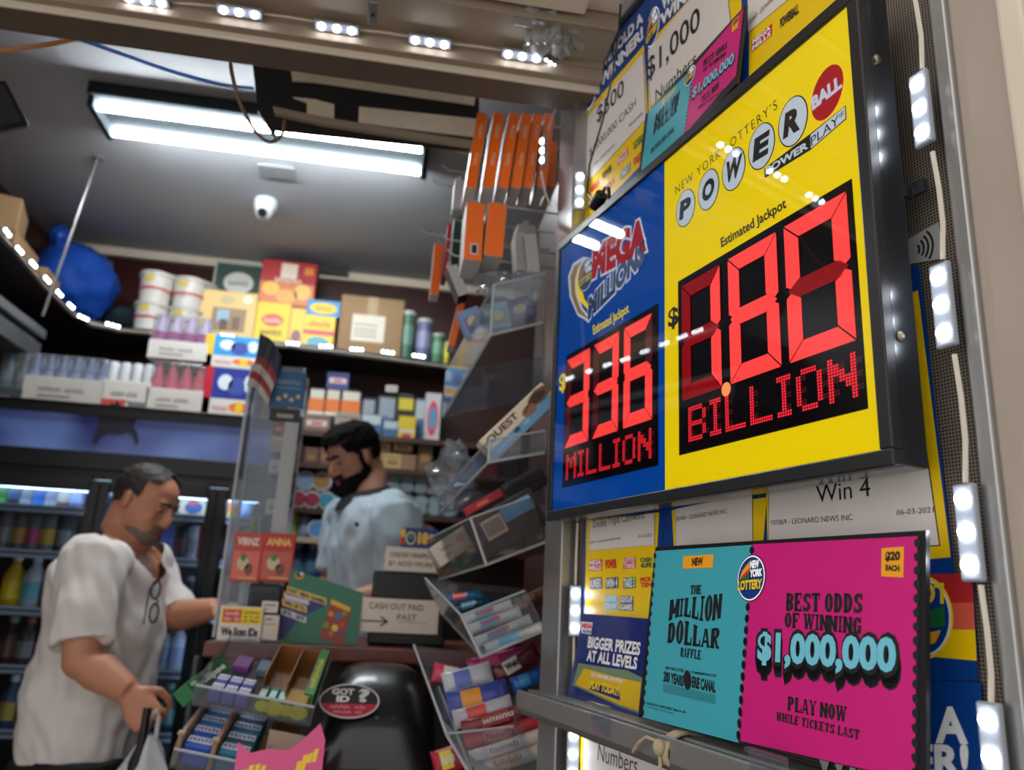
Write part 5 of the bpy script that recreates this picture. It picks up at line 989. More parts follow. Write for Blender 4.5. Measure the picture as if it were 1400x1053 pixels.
# green lottery board leaning on the counter
r = thing('lottery_board', 'green cardboard lottery display with yellow words leaning on the counter', 'display board', mw=FM(P(430, 886, 1.83), 0.0, -0.10)); s = Sheet(r, z0=.002, step=.0004)
r.matrix_basis = Matrix.Translation((0, 0, CT-P(430, 886, 1.83).z)) @ r.matrix_basis
inv = r.matrix_basis.inverted()
def gl(px, py):
    o = Vector((0, 0, EYE)); d = Vector(ray(px, py)); a = inv @ o; b = inv.to_3x3() @ d; k = -a.z/b.z; return (a.x+b.x*k, a.y+b.y*k)
crg = crop(220, 680, 4.667)
bp = [gl(*crg(830, 455)), gl(*crg(1290, 610)), gl(*crg(1250, 960)), gl(*crg(760, 920))]; bp[2] = (bp[2][0], 0.0005); bp[3] = (bp[3][0], 0.0005)
MB().prism(bp[::-1], -.002, .001).build('board', M('green_board', (38, 112, 84), .4, var=.05), r)
cl = lambda n, pts, c, lv=1: s.poly(n, [gl(*crg(*q)) for q in pts], flat(c), lv, raw=True)
cl('blue_area', [(805, 590), (1050, 690), (940, 745), (850, 805), (785, 905), (752, 905)], (36, 42, 110))
for (a, b, c, h) in (((805, 610), (1055, 690), 'FAST NEW GAMES', 44), ((775, 690), (930, 740), 'WIN UP TO', 44)): 
    cl('yellow_words', [(a[0], a[1]), (b[0], b[1]), (b[0], b[1]-h), (a[0], a[1]-h)], (240, 200, 30), 2)
    s.text('yellow_words', c, gl(*crg(a[0]+8, a[1]-6)), gl(*crg(b[0]-8, b[1]-6)), gl(*crg(a[0]+8, a[1]-h+8)), flat((40, 44, 110)), 3, .06, raw=True)
cl('white_words', [(795, 650), (945, 690), (945, 660), (795, 618)], (200, 200, 220), 2); cl('white_words', [(765, 745), (925, 805), (930, 765), (768, 705)], (214, 214, 214), 2)
s.text('white_words', '$2, $5', gl(*crg(772, 742)), gl(*crg(915, 795)), gl(*crg(774, 712)), flat((60, 70, 80)), 3, .05, raw=True)
cl('ticket', [(1095, 650), (1215, 705), (1160, 945), (1005, 895)], (150, 60, 40), 2); cl('ticket', [(1090, 650), (1212, 705), (1205, 735), (1082, 680)], (226, 180, 30), 3)
for (x, y, q, c) in ((1085, 745, 18, (230, 130, 40)), (1130, 760, 20, (50, 110, 190)), (1170, 745, 16, (90, 150, 60)), (1055, 815, 18, (100, 160, 50)), (1110, 835, 22, (226, 190, 40)), (1155, 815, 18, (210, 60, 50)), (1150, 860, 18, (110, 60, 130)), (1085, 870, 16, (190, 110, 40))):
    s.poly('ticket', [gl(*crg(x+q*math.cos(t), y+q*math.sin(t))) for t in [2*math.pi*i/14 for i in range(14)]], flat(c), 4, raw=True)
for (x, y, q, c) in ((885, 500, 30, (226, 150, 50)), (885, 495, 22, (50, 50, 50)), (898, 490, 12, (220, 220, 220))): s.poly('emblem', [gl(*crg(x+q*math.cos(t), y+q*.8*math.sin(t))) for t in [2*math.pi*i/18 for i in range(18)]], flat(c), 2 + (c[0] == 50) + 2*(c[0] == 220), raw=True)
s.done()
# printer with handwritten signs, age sticker
r, s = pk('receipt_printer', 'black printer box on the counter between two handwritten signs', 'printer', 502, 782, 607, 884, 1.86, .16, (16, 16, 18), CT, bevel=.006); s.fr('recess', .06, .66, .94, .95, (8, 8, 9)); s.fr('slot', .1, .1, .9, .14, (40, 40, 42)); s.done(); pz = CT+s.h
INKP = (70, 62, 60)
r, s = pk('handwritten_sign', 'wide white handwritten sign with an arrow, in front of the black printer', 'sign', 489, 819, 598, 866, 1.84, .003, (222, 206, 192), None, az=0.0); s.tx('handwriting', 'CASH OUT PAID', .12, .68, .8, .86, INKP, 2, .0); s.tx('handwriting', 'PAST', .48, .38, .72, .56, INKP, 2, .0)
s.fr('arrow', .03, .3, .36, .345, (50, 44, 42)); 
for sg_ in (-1, 1): s.poly('arrow', [(-s.w/2+.38*s.w, .32*s.h), (-s.w/2+.28*s.w, (.32+sg_*.15)*s.h), (-s.w/2+.27*s.w, (.32+sg_*.11)*s.h), (-s.w/2+.34*s.w, .32*s.h)], flat((50, 44, 42)), 1, raw=True)
s.fr('arrow', .5, .32, .86, .335, (120, 110, 104)); s.done()
r, s = pk('handwritten_sign', 'small white handwritten sign standing on top of the black printer', 'sign', 525, 749, 598, 780, 1.865, .003, (220, 204, 190), pz+.0005); s.tx('handwriting', 'UNDER MINIMUM', .1, .58, .92, .78, INKP, 2, 0); s.tx('handwriting', '$1 ADD MORE', .08, .2, .92, .42, INKP, 2, 0); s.done(); hz = pz+s.h
r, s = pk('age_limit_card', 'blue lottery card reading 18+ above the small handwritten sign', 'card', 544, 722, 594, 781, 1.875, .002, (24, 60, 126), pz+.0005); s.fr('stripe', 0, .78, .12, .97, (240, 190, 30)); s.fr('stripe', 0, .6, .12, .78, (200, 40, 40)); s.el('emblem', .28, .76, .14, .15, (236, 214, 170)); s.el('emblem', .28, .76, .11, .12, (30, 70, 120), 3); s.el('emblem', .26, .8, .07, .06, (60, 140, 70), 4); s.tx('number', '18+', .5, .66, .92, .88, (240, 190, 40), 2, .08); s.done()
# ------------------------------------------------------------------ sweets under the counter
def quad(o, ex, ey):                    # x along the front, y up the slope, z out of it; from three points
    o, ex, ey = Vector(o), Vector(ex), Vector(ey); x = (ex-o).normalized(); y = (ey-o); y = (y-x*y.dot(x)); W2_, D2_ = (ex-o).length, y.length; y.normalize(); z = x.cross(y)
    return Matrix(((x.x, y.x, z.x, o.x), (x.y, y.y, z.y, o.y), (x.z, y.z, z.z, o.z), (0, 0, 0, 1))), W2_, D2_
def tray(name, label, mw, w_, d_, h_, m=None):
    m = m or CLEAR; r = thing(name, label, 'tray', mw=mw); t = .003; b = MB().box(w_/2, d_/2, -t/2, w_, d_, t).build('base', m, r)
    MB().box(w_/2, 0, h_*.35, w_, t, h_*.7).build('front_lip', m, r); MB().box(w_/2, d_, h_/2, w_, t, h_).build('back', m, r)
    for x in (0, w_): MB().box(x, d_/2, h_*.45, t, d_, h_*.9).build('side', m, r)
    MB().tube([(0, 0, h_*.7), (w_, 0, h_*.7)], .0025, 6).build('rim', clear('acrylic_edge'), r)
    return r
def slab_box(name, label, cat, mw0, x, y, z, w_, d_, h_, col, top=None, grp=None, deco_=None, rot=0, part='pack'):
    r = thing(name, label, cat, mw=mw0 @ Matrix.Translation((x, y, z)) @ Matrix.Rotation(rot, 4, 'Z'), group=grp); MB().box(0, 0, h_/2, w_, d_, h_).build(part, flat(col), r, bevel=min(.004, h_*.2))
    s = Sheet(r, z0=h_+.0003, step=.0004); s.w, s.h = w_, d_
    s.fr = lambda n, a, b, c, e, k, lv=1: s.rect(n, -w_/2+a*w_, -d_/2+b*d_, -w_/2+c*w_, -d_/2+e*d_, flat(k), lv)
    s.tx = lambda n, tx, a, b, c, e, k, lv=2, bold=.05: s.text(n, tx, (-w_/2+a*w_, -d_/2+b*d_), (-w_/2+c*w_, -d_/2+b*d_), (-w_/2+a*w_, -d_/2+e*d_), flat(k), lv, bold, raw=True)
    if deco_: deco_(s)
    s.done(); return r
T1, w1, d1_ = quad(P(262, 962, 1.45), P(424, 992, 1.45), P(318, 897, 1.66)); 
tray('sweet_tray', 'upper clear tray of gum boxes under the counter edge', T1, w1, d1_, .045)
gd = lambda name: (lambda s: (s.fr('label', .06, .2, .94, .8, (210, 214, 230)), s.tx('label', name, .12, .35, .88, .65, (50, 60, 140), 2)))
for i in range(3):
    for j in range(2): slab_box('gum_pack', 'purple gum pack in the upper tray, %s in the %s row' % (ORD[i], ('front', 'back')[j]), 'gum', T1, .03+i*.0225, .03+j*.037, .001, .021, .034, .022, (92, 84, 170), grp='purple gum packs', deco_=gd('~ICE'))
for i in range(3): slab_box('gum_pack', 'teal gum pack in the upper tray, %s from the left' % ORD[i], 'gum', T1, .104+i*.0165, .045, .001, .0155, .075, .016, (50, 130, 112), grp='teal gum packs', deco_=lambda s: (s.fr('label', .15, .3, .85, .75, (190, 220, 210)), s.fr('label', .3, .1, .7, .2, (210, 230, 220))))
ob = thing('sweet_box', 'open green and yellow sweet box with brown inside, at the right of the upper tray', 'box', mw=T1 @ Matrix.Translation((.098, .006, .001))); W3, D3, H3 = w1-.106, d1_-.012, .042
IN = flat((140, 88, 40)); GB = flat((30, 118, 40))
MB().box(W3/2, D3/2, .001, W3, D3, .002).box(W3/2, D3, H3/2, W3, .003, H3).box(0, D3/2+.03, H3/2, .002, D3-.06, H3).build('carton', IN, ob)
MB().box(W3*.47, D3/2+.02, H3/2, .002, D3-.05, H3).build('divider', IN, ob)
MB().box(W3/2, -.001, H3*.35, W3, .003, H3*.7).build('front_panel', GB, ob); sd = MB().box(W3, D3/2, H3*.55, .004, D3, H3*1.1).box(W3-.006, D3/2, H3*1.1, .016, D3, .003).build('side_panel', GB, ob)
vs, fs, _ = glyphs('~SourPatch', .06); MB().add([(W3-.001-y*.011, D3*.12+x*D3*.62, H3*1.1+.0022) for x, y in vs], fs).build('lettering', flat((230, 210, 40)), ob)
ly = MB()
for i in range(4): ly.lathe([(.012+.004*(i % 2), 0), (.012, .0006)], 14, T=Matrix.Translation((W3*(.15+.22*i), -.0028, H3*.35)) @ Matrix.Rotation(math.pi/2, 4, 'X') @ Matrix.Scale(.8, 4, (0, 1, 0)))
ly.build('yellow_splash', flat((214, 200, 40)), ob)
for i in range(2): slab_box('sweet_bag', 'yellow sweet bag lying in the open green box, %s one' % ('left', 'right')[i], 'bag', T1, .098+W3*(.62+.2*i), .05, .004, .022, .07, .016, (186, 140, 30), grp='yellow sweet bags')
for i, (x, c) in enumerate(((.012, (120, 60, 130)), (.055, (90, 110, 130)))): slab_box('gum_pack', ('mauve', 'grey')[i]+' gum pack lying at the back of the upper tray', 'gum', T1, .03+x, d1_*.78, .001, .03, .05, .014, c)
# lower tray
T2, w2, d2_ = quad(P(232, 1048, 1.40), P(352, 1072, 1.40), P(292, 978, 1.60))
tray('sweet_tray', 'lower clear tray of gum packs with two wooden dividers', T2, w2, d2_, .04)
for i, x in enumerate((.004, .058)):
    r = thing('tray_divider', ('left', 'right')[i]+' pale wooden divider strip in the lower tray', 'divider', mw=T2 @ Matrix.Translation((x, 0, 0))); MB().box(0, d2_/2, .026, .008, d2_*.98, .05).build('strip', flat((150, 120, 96)), r, bevel=.002); MB().box(0, .004, .052, .012, .01, .006).build('cap', flat((160, 134, 110)), r, bevel=.002)
for k in range(4): slab_box('gum_pack', 'blue gum pack in the lower tray, %s from the front' % ORD[k], 'gum', T2, .031, .028+k*.041, .001, .044, .037, .034, (30, 80, 176) if k < 2 else (30, 110, 180), grp='blue gum packs', deco_=gd('~ice'))
for k in range(4): slab_box('gum_pack', 'teal blue gum pack in the lower tray, %s from the front' % ORD[k], 'gum', T2, .088, .028+k*.041, .001, .05, .037, .034, (24, 110, 140) if k % 2 == 0 else (24, 80, 96), grp='dark teal gum packs', deco_=gd('~ice'))
r = slab_box('sweet_box', 'orange brown open sweet box behind the pink bag', 'box', T2, .145, .10, -.01, .05, .18, .03, (150, 92, 36), part='carton'); MB().box(0, -.06, .0306, .04, .05, .001).build('print', flat((222, 196, 40)), r)
# pink bag and cardboard flap
pb = P(382, 1040, 1.36)
r = thing('sweet_display_box', 'pink sweet display box with yellow marks at the bottom of the rack', 'box', mw=FM((pb.x, pb.y, pb.z-.05), 0.05, -.3)); PKM = flat((224, 84, 140))
zz_ = [(-.066, .0), (-.066, .075), (-.045, .06), (-.02, .066), (.01, .064), (.03, .078), (.056, .105), (.066, .08), (.066, 0)]
MB().prism(zz_[::-1], -.003, 0).build('front_panel', PKM, r); MB().box(0, .02, -.05, .132, .04, .09).build('carton', PKM, r)
MB().prism([(-.03, .03), (.04, .03), (.034, .095), (-.026, .105)], -.075, -.072).build('back_flap', flat((160, 136, 120)), r)
s = Sheet(r, z0=.0004)
for k, (bx, by) in enumerate(((-.052, .030), (-.043, .034), (-.034, .033), (-.025, .036), (.028, .040), (.036, .047), (.044, .054), (.052, .058))):
    h = .014+.005*(k % 3); s.poly('yellow_mark', [(bx-.004, by-h*.6), (bx+.003, by-h*.5), (bx+.006, by+h*.5), (bx-.001, by+h*.4)], flat((246, 206, 40)), 2, raw=True)
s.done()
# black machine with the sticker
q0, q1 = P(430, 1010, 1.47), P(600, 1010, 1.47)
r = thing('ticket_machine', 'rounded black plastic machine with a red and black sticker asking for ID', 'machine', loc=((q0.x+q1.x)/2-.002, 1.47, 0)); Wm = (q1.x-q0.x); zt_ = P(520, 912, 1.60).z; zf = P(480, 992, 1.47).z
BM = M('glossy_black_plastic', (17, 18, 21), .28, var=.03, coat=.3)
pr = [(.0, .55), (.0, zf-.11), (.012, zf-.05), (.02, zf-.012), (.05, zf+.02), (.085, zf+.05), (.135, zt_), (.24, zt_), (.24, .55)]
rg = []
for k in range(25):
    u_ = -1+2*k/24; ed = 1-.10*abs(u_)**4
    rg.append([(u_*Wm/2, y+(1-ed)*.05, .55+(z-.55)*ed) for y, z in pr])
MB().rings(rg).build('body', BM, r, smooth=True)
MB().box(0, .10, .30, Wm*.9, .2, .56).build('pedestal', BLACKP, r, bevel=.01)
vn = MB()
for k in range(8): vn.box(-Wm*.34+k*Wm*.095, -.002, zf-.20, .008, .006, .06)
vn.build('vent', flat((44, 44, 46)), r); MB().tube([(-Wm*.36+.0, -.004, zf-.165), (-Wm*.2, -.006, zf-.145), (Wm*.05, -.006, zf-.138), (Wm*.3, -.004, zf-.15)], .006, 8).build('rim', flat((52, 52, 54)), r)
MB().box(-Wm*.12, -.002, zf-.075, .07, .006, .012).build('slot', flat((50, 50, 52)), r); MB().box(-Wm*.1, -.004, zf-.112, .025, .006, .006).build('button', flat((150, 150, 150)), r)
o = Vector((-Wm*.22, .052, zf+.0215)); nx = Vector((1, 0, 0)); ny = Vector((0, .05, .06)).normalized(); nz = nx.cross(ny)
sm = Matrix(((nx.x, ny.x, nz.x, o.x), (nx.y, ny.y, nz.y, o.y), (nx.z, ny.z, nz.z, o.z), (0, 0, 0, 1))) @ Matrix.Translation((-.006, .006, .011)) @ Matrix.Scale(1.15, 4)
st = MB().lathe([(.046, -.001), (.046, 0)], 36, T=sm @ Matrix.Scale(.64, 4, (0, 1, 0))).build('sticker', flat((214, 206, 202)), r)
def on_st(mb_pts, c, z): return MB().add([(x, y, z) for x, y in mb_pts], [tuple(range(len(mb_pts)))], None, sm).build('sticker_print', flat(c), st)
on_st([(.0435*math.cos(t), .0272*math.sin(t)) for t in [2*math.pi*i/36 for i in range(36)]], (26, 24, 26), .0006)
on_st([(.0435*math.cos(t), .0272*math.sin(t)) for t in [math.pi+.2+(math.pi-.4)*i/20 for i in range(21)]], (170, 30, 50), .001)
for tx, a, b, w_, h_, c in (('GOT', -.028, .009, .034, .011, (200, 196, 190)), ('ID', -.02, -.0035, .02, .011, (230, 226, 222)), ('?', .012, -.003, .018, .024, (200, 196, 190)), ('~SHOW IT', -.028, -.014, .052, .006, (226, 150, 160)), ('~UNDER 18', -.022, -.022, .042, .005, (226, 150, 160))):
    vs, fs, _ = glyphs(tx, .05); MB().add([(a+x*w_, b+y*h_, .0016) for x, y in vs], fs, None, sm).build('sticker_print', flat(c), st)
# ------------------------------------------------------------------ rack at the inner end: panel, hooks, boxes, clear bins
RX = .33
r = thing('hook_rack', 'dark mahogany panel with wire hooks carrying boxes and bins beside the aluminium post', 'rack', loc=(RX, 1.55, 0)); MB().box(.02, .04, 1.19, .03, .60, 2.36).build('panel', MAHOG, r, bevel=.003)
HK = M('white_wire', (190, 186, 178), .4, metal=.3)
OR_ = M('orange_box_print', (255, 112, 8), .45, var=.03); BXW = flat((206, 196, 188))
def hook(y, z, ln, lab=None, droop=-.01):
    MB().tube([(0, y-1.55, z), (-ln, y-1.55, z-droop*.4), (-ln-.015, y-1.55, z+.016)], .0022, 6).build('hook', HK, r)
for (px, py, Y) in ((645, 158, 1.50), (632, 185, 1.56), (625, 210, 1.6), (612, 235, 1.65), (600, 300, 1.66), (612, 330, 1.6), (621, 352, 1.5), (583, 322, 1.7), (640, 278, 1.45), (600, 255, 1.7)):
    q = P(px, py, Y); hook(Y, q.z, RX-q.x)
r_ = r
def hbox(tl, tr, br, bl, Y, dep, lab, name='orange_box', front=OR_, body=BXW, txt=None, grp='orange boxes on the hooks'):
    a, b, c_, d = (P(q[0], q[1], Y) for q in (tl, tr, br, bl)); w_ = ((b-a).length+(c_-d).length)/2; h = ((a-d).length+(b-c_).length)/2
    up = ((a-d)+(b-c_)).normalized(); zx = Vector((0, -1, 0)); xx = up.cross(zx).normalized(); zx = xx.cross(up); o = (c_+d)/2
    rr = thing(name, lab, 'box', mw=Matrix(((xx.x, up.x, zx.x, o.x), (xx.y, up.y, zx.y, o.y), (xx.z, up.z, zx.z, o.z), (0, 0, 0, 1))), group=grp)
    MB().box(0, h/2, -dep/2, w_, h, dep).build('carton', body, rr, bevel=.0012); MB().box(0, h/2, .0006, w_*.97, h*.99, .0012).build('printed_spine', front, rr)
    MB().box(0, h+.008, -dep/2, w_*.3, .016, dep*.5).build('hang_tab', clear('tab_film', haze=.3), rr)
    if txt:
        s = Sheet(rr, z0=.0014)
        for t_, y0, y1 in txt: s.text('lettering', t_, (w_*.22, h*y0), (w_*.22, h*y1), (-w_*.2, h*y0), flat((250, 214, 180)), 1, .03, raw=True)
        s.done()
    return rr
c8 = crop(540, 130, 3.9)
tops = [(440, 95, 497, 100), (528, 95, 583, 98), (612, 97, 664, 100), (680, 100, 730, 102), (738, 100, 790, 103), (800, 100, 850, 102)]; bots = [(375, 497, 431, 497), (466, 497, 528, 497), (543, 495, 606, 497), (613, 495, 676, 497), (682, 495, 734, 497), (756, 492, 810, 495)]
for i, (t_, b_) in enumerate(zip(tops, bots)):
    hbox(c8(t_[0], t_[1]), c8(t_[2], t_[3]), c8(b_[2], b_[3]), c8(b_[0], b_[1]), 1.36+.01*i, .085, 'upright orange spined box, %s from the left in the upper row' % ORD[i], txt=(('~vape', .3, .46), ('~flavour', .66, .84)))
hbox(c8(822, 250), c8(872, 250), c8(850, 495), c8(822, 495), 1.44, .085, 'upright orange box mostly hidden by the aluminium post')
hbox(c8(386, 575), c8(478, 573), c8(464, 880), c8(362, 882), 1.33, .09, 'wide orange box with a barcode, left one of the lower pair')
rr = [o for o in bpy.data.objects if o.get('label', '').startswith('wide orange box with a barcode')][0]; MB().box(.002, .022, .0016, .014, .022, .001).build('barcode', flat((214, 206, 200)), rr); MB().box(.002, .022, .0022, .009, .016, .0006).build('bars', BLK, rr)
hbox(c8(499, 580), c8(596, 578), c8(574, 858), c8(472, 862), 1.33, .09, 'wide orange box without a barcode, right one of the lower pair')
WB = flat((200, 196, 196))
hbox(c8(640, 735), c8(690, 730), c8(700, 930), c8(650, 940), 1.42, .05, 'small white box at the left of the white pair', 'white_box', WB, BXW, grp='white boxes on the hooks'); hbox(c8(692, 745), c8(752, 738), c8(776, 945), c8(706, 952), 1.40, .05, 'small white box with a blue mark, right of the white pair', 'white_box', WB, BXW, grp='white boxes on the hooks')
hbox(c8(655, 695), c8(750, 690), c8(752, 735), c8(650, 740), 1.47, .05, 'grey box lying behind the small white boxes', 'white_box', flat((170, 164, 160)), BXW, grp='white boxes on the hooks')
hbox(c8(325, 455), c8(365, 452), c8(355, 600), c8(305, 620), 1.62, .04, 'white box behind the orange boxes, near the ceiling light', 'white_box', WB, BXW, grp='white boxes on the hooks')
hbox(c8(212, 795), c8(256, 790), c8(235, 1060), c8(185, 1065), 1.64, .05, 'orange box with a white side, farthest left on the hooks'); hbox((628, 415), (634, 412), (622, 470), (612, 476), 1.58, .05, 'low orange box at the left above the clear bins')
hbox(c8(288, 685), c8(302, 682), c8(278, 960), c8(250, 965), 1.60, .06, 'thin dark red box beside the farthest left orange box', 'red_box', flat((176, 20, 44)), flat((120, 20, 34)), grp='thin boxes on the hooks')
hbox(c8(318, 650), c8(360, 640), c8(340, 880), c8(300, 900), 1.66, .05, 'dark green box behind the thin red box', 'green_box', flat((40, 80, 70)), flat((60, 90, 84)), grp='thin boxes on the hooks')
hbox(c8(285, 920), c8(322, 900), c8(400, 1060), c8(330, 1075), 1.50, .05, 'black and white box hanging askew below the orange boxes', 'striped_box', flat((190, 188, 184)), flat((24, 24, 26)), grp='thin boxes on the hooks')
def hexbin(name, label, b4, hgt, lean=(0, 0), m=None):               # bottom corners: near-left, near-right, far-right, far-left
    m = m or CLEAR; r = thing(name, label, 'bin', loc=b4[0]); o = b4[0]; L = [q-o for q in b4]; U = [q+Vector((lean[0], lean[1], hgt)) for q in L]; t = .003
    def slabq(nm, q): 
        nrm = (q[1]-q[0]).cross(q[3]-q[0]).normalized()*t; MB().add([tuple(p) for p in q]+[tuple(p+nrm) for p in q], [(3, 2, 1, 0), (4, 5, 6, 7), (0, 1, 5, 4), (1, 2, 6, 5), (2, 3, 7, 6), (3, 0, 4, 7)]).build(nm, m, r)
    slabq('base', L); slabq('front', [L[0], L[1], U[1], U[0]]); slabq('side', [L[3], L[0], U[0], U[3]]); slabq('side', [L[1], L[2], U[2], U[1]]); slabq('back', [L[2], L[3], U[3], U[2]])
    e = MB(); [e.tube([L[i], L[(i+1) % 4]], .0028, 6) for i in (0, 3)]; e.tube([L[0], U[0]], .0028, 6); e.tube([U[0], U[1]], .002, 6).tube([U[3], U[0]], .002, 6); e.build('edge', clear('acrylic_edge'), r); return r
hexbin('clear_bin', 'topmost clear plastic bin on the rack, holding small sachets', [P(671, 458, 1.30), P(742, 441, 1.30), P(742, 545, 1.58), P(606, 570, 1.58)], .095)
hexbin('clear_bin', 'clear plastic bin holding the cream and blue protein bar box', [P(668, 632, 1.29), P(744, 619, 1.29), P(742, 690, 1.58), P(600, 702, 1.58)], .038)
GREYB = clear('smoky_acrylic', (226, 222, 220), .03, .06, 1.3)
hexbin('clear_bin', 'smoky clear bin holding the black box with a barcode', [P(665, 772, 1.28), P(746, 741, 1.30), P(742, 758, 1.56), P(602, 792, 1.52)], .072, (-.03, 0), GREYB)
hexbin('clear_bin', 'clear plastic bin holding blue and white cereal bars', [P(658, 898, 1.28), P(744, 862, 1.30), P(742, 850, 1.56), P(604, 838, 1.50)], .06, (-.035, 0))
hexbin('clear_bin', 'lowest clear bin, overfull with sweet bags and long packs', [P(652, 1075, 1.26), P(742, 1062, 1.29), P(742, 960, 1.52), P(600, 940, 1.48)], .07, (-.05, 0))
def obox(name, label, cat, a, b, c_, Y, dep, col, Yb=None, part='carton', m=None):  # front face: lower left, lower right, upper left as photo pixels
    A_, B_, C_ = P(*a, Y), P(*b, Yb or Y), P(*c_, Y); mw, w_, h = quad(A_, B_, C_); r = thing(name, label, cat, mw=mw); MB().box(w_/2, h/2, -dep/2, w_, h, dep).build(part, m or flat(col), r, bevel=.002)
    s = Sheet(r, z0=.0005, step=.0004); s.w, s.h = w_, h; s.fr = lambda n, x0, y0, x1, y1, c, lv=1: s.rect(n, x0*w_, y0*h, x1*w_, y1*h, flat(c), lv); s.tx = lambda n, t_, x0, y0, x1, y1, c, lv=2, bold=.03: s.text(n, t_, (x0*w_, y0*h), (x1*w_, y0*h), (x0*w_, y1*h), flat(c), lv, bold, raw=True); s.el = lambda n, x, y, rx, ry, c, lv=2: s.ellipse(n, (x*w_, y*h), rx*w_, ry*h, flat(c), lv, n=22)
    return s
s = obox('gum_box', 'green gum box with white lettering lying askew at the left of the upper tray', 'box', (268, 953), (318, 915), (253, 934), 1.47, .03, (40, 112, 62), 1.60)
s.el('badge', .42, .75, .16, .22, (86, 70, 84)); s.tx('lettering', 'eclipse', .14, .2, .9, .72, (228, 228, 216), 3, .05); s.el('print', .12, .7, .08, .14, (150, 190, 150)); s.done()
s = obox('protein_bar_box', 'cream and light blue protein bar box leaning in a clear bin beside the jackpot sign', 'box', (679, 628), (764, 546), (657, 601), 1.34, .05, (226, 206, 180))
s.fr('blue_band', 0, 0, 1, .40, (108, 160, 200)); s.tx('brand_word', 'QUEST', .06, .55, .52, .88, (36, 30, 30), 2, .02); s.el('biscuit_picture', .86, .66, .17, .26, (120, 92, 74)); s.el('biscuit_picture', .84, .66, .11, .17, (70, 52, 44), 3); s.el('biscuit_picture', .66, .52, .10, .2, (150, 104, 70), 3)
for i in range(14): s.el('biscuit_picture', .6+.28*((i*37) % 14)/14, .55+.4*((i*23) % 14)/14, .012, .03, (70, 48, 36), 4)
s.el('round_badge', .40, .28, .045, .09, (60, 70, 80)); s.tx('small_print', '~PROTEIN BARS', .06, .16, .3, .24, (220, 232, 240)); s.tx('small_print', '~20g', .5, .2, .58, .32, (220, 232, 240)); s.done()
s = obox('black_snack_box', 'black box with a white barcode label and a blue stripe in the smoky bin', 'box', (668, 764), (752, 716), (648, 708), 1.335, .10, (40, 34, 32))
s.fr('barcode_label', .12, .34, .44, .82, (206, 192, 178)); [s.fr('barcode_label', .15+i*.03, .42, .165+i*.03, .76, (50, 44, 42), 2) for i in range(9)]; s.fr('blue_stripe', .45, .52, .92, .88, (86, 150, 200)); s.done()
s = obox('white_carton', 'white carton with faint print lying behind the left side of the smoky bin', 'carton', (603, 776), (652, 742), (590, 748), 1.44, .06, (190, 178, 168)); s.fr('print', .2, .55, .5, .7, (150, 140, 134)); s.fr('print', .2, .25, .4, .35, (150, 140, 134)); s.el('print', .75, .6, .12, .2, (150, 140, 134)); s.done()
s = obox('red_snack_pack', 'shiny red packet lying on top of the black barcode box', 'packet', (640, 706), (690, 678), (636, 694), 1.40, .03, (170, 24, 40)); s.fr('print', .3, .3, .6, .7, (226, 100, 80)); s.done()
s = obox('dark_snack_box', 'dark brown box behind the black barcode box, next to the jackpot sign', 'box', (700, 690), (752, 660), (694, 660), 1.45, .05, (52, 44, 42)); s.fr('print', 0, .8, 1, .95, (110, 106, 104)); s.done()
for i, (a, b, c_, col, lab) in enumerate((((668, 450), (700, 446), (664, 415), (110, 176, 190), 'teal and cream sachet in the topmost clear bin'), ((700, 444), (735, 430), (694, 412), (90, 70, 130), 'purple sachet in the topmost clear bin'), ((640, 462), (668, 452), (630, 425), (120, 150, 190), 'pale blue sachet at the left of the topmost clear bin'))):
    s = obox('sachet', lab, 'sachet', a, b, c_, 1.36+.03*i, .03, col); s.fr('print', .1, .15, .9, .7, (150, 150, 110) if i == 0 else (130, 110, 170)); s.el('print', .5, .5, .25, .2, (200, 190, 150)); s.done()
r = thing('plastic_bag', 'crumpled clear plastic bag at the left end of the protein bar bin', 'bag', loc=P(618, 655, 1.5)); blob(MB(), (0, 0, 0), (.045, .05, .05), 21, amp=.5).build('film', FILM, r, smooth=True); blob(MB(), (.0, -.03, .045), (.02, .02, .025), 24, amp=.6).build('twist', FILM, r, smooth=True)
r = thing('plastic_bag', 'crumpled clear plastic bag below the hanging orange boxes', 'bag', loc=P(690, 395, 1.4)); blob(MB(), (0, 0, 0), (.055, .05, .024), 31, amp=.5).build('film', FILM, r, smooth=True); blob(MB(), (.04, -.02, .01), (.02, .02, .02), 24, amp=.6).build('twist', FILM, r, smooth=True)
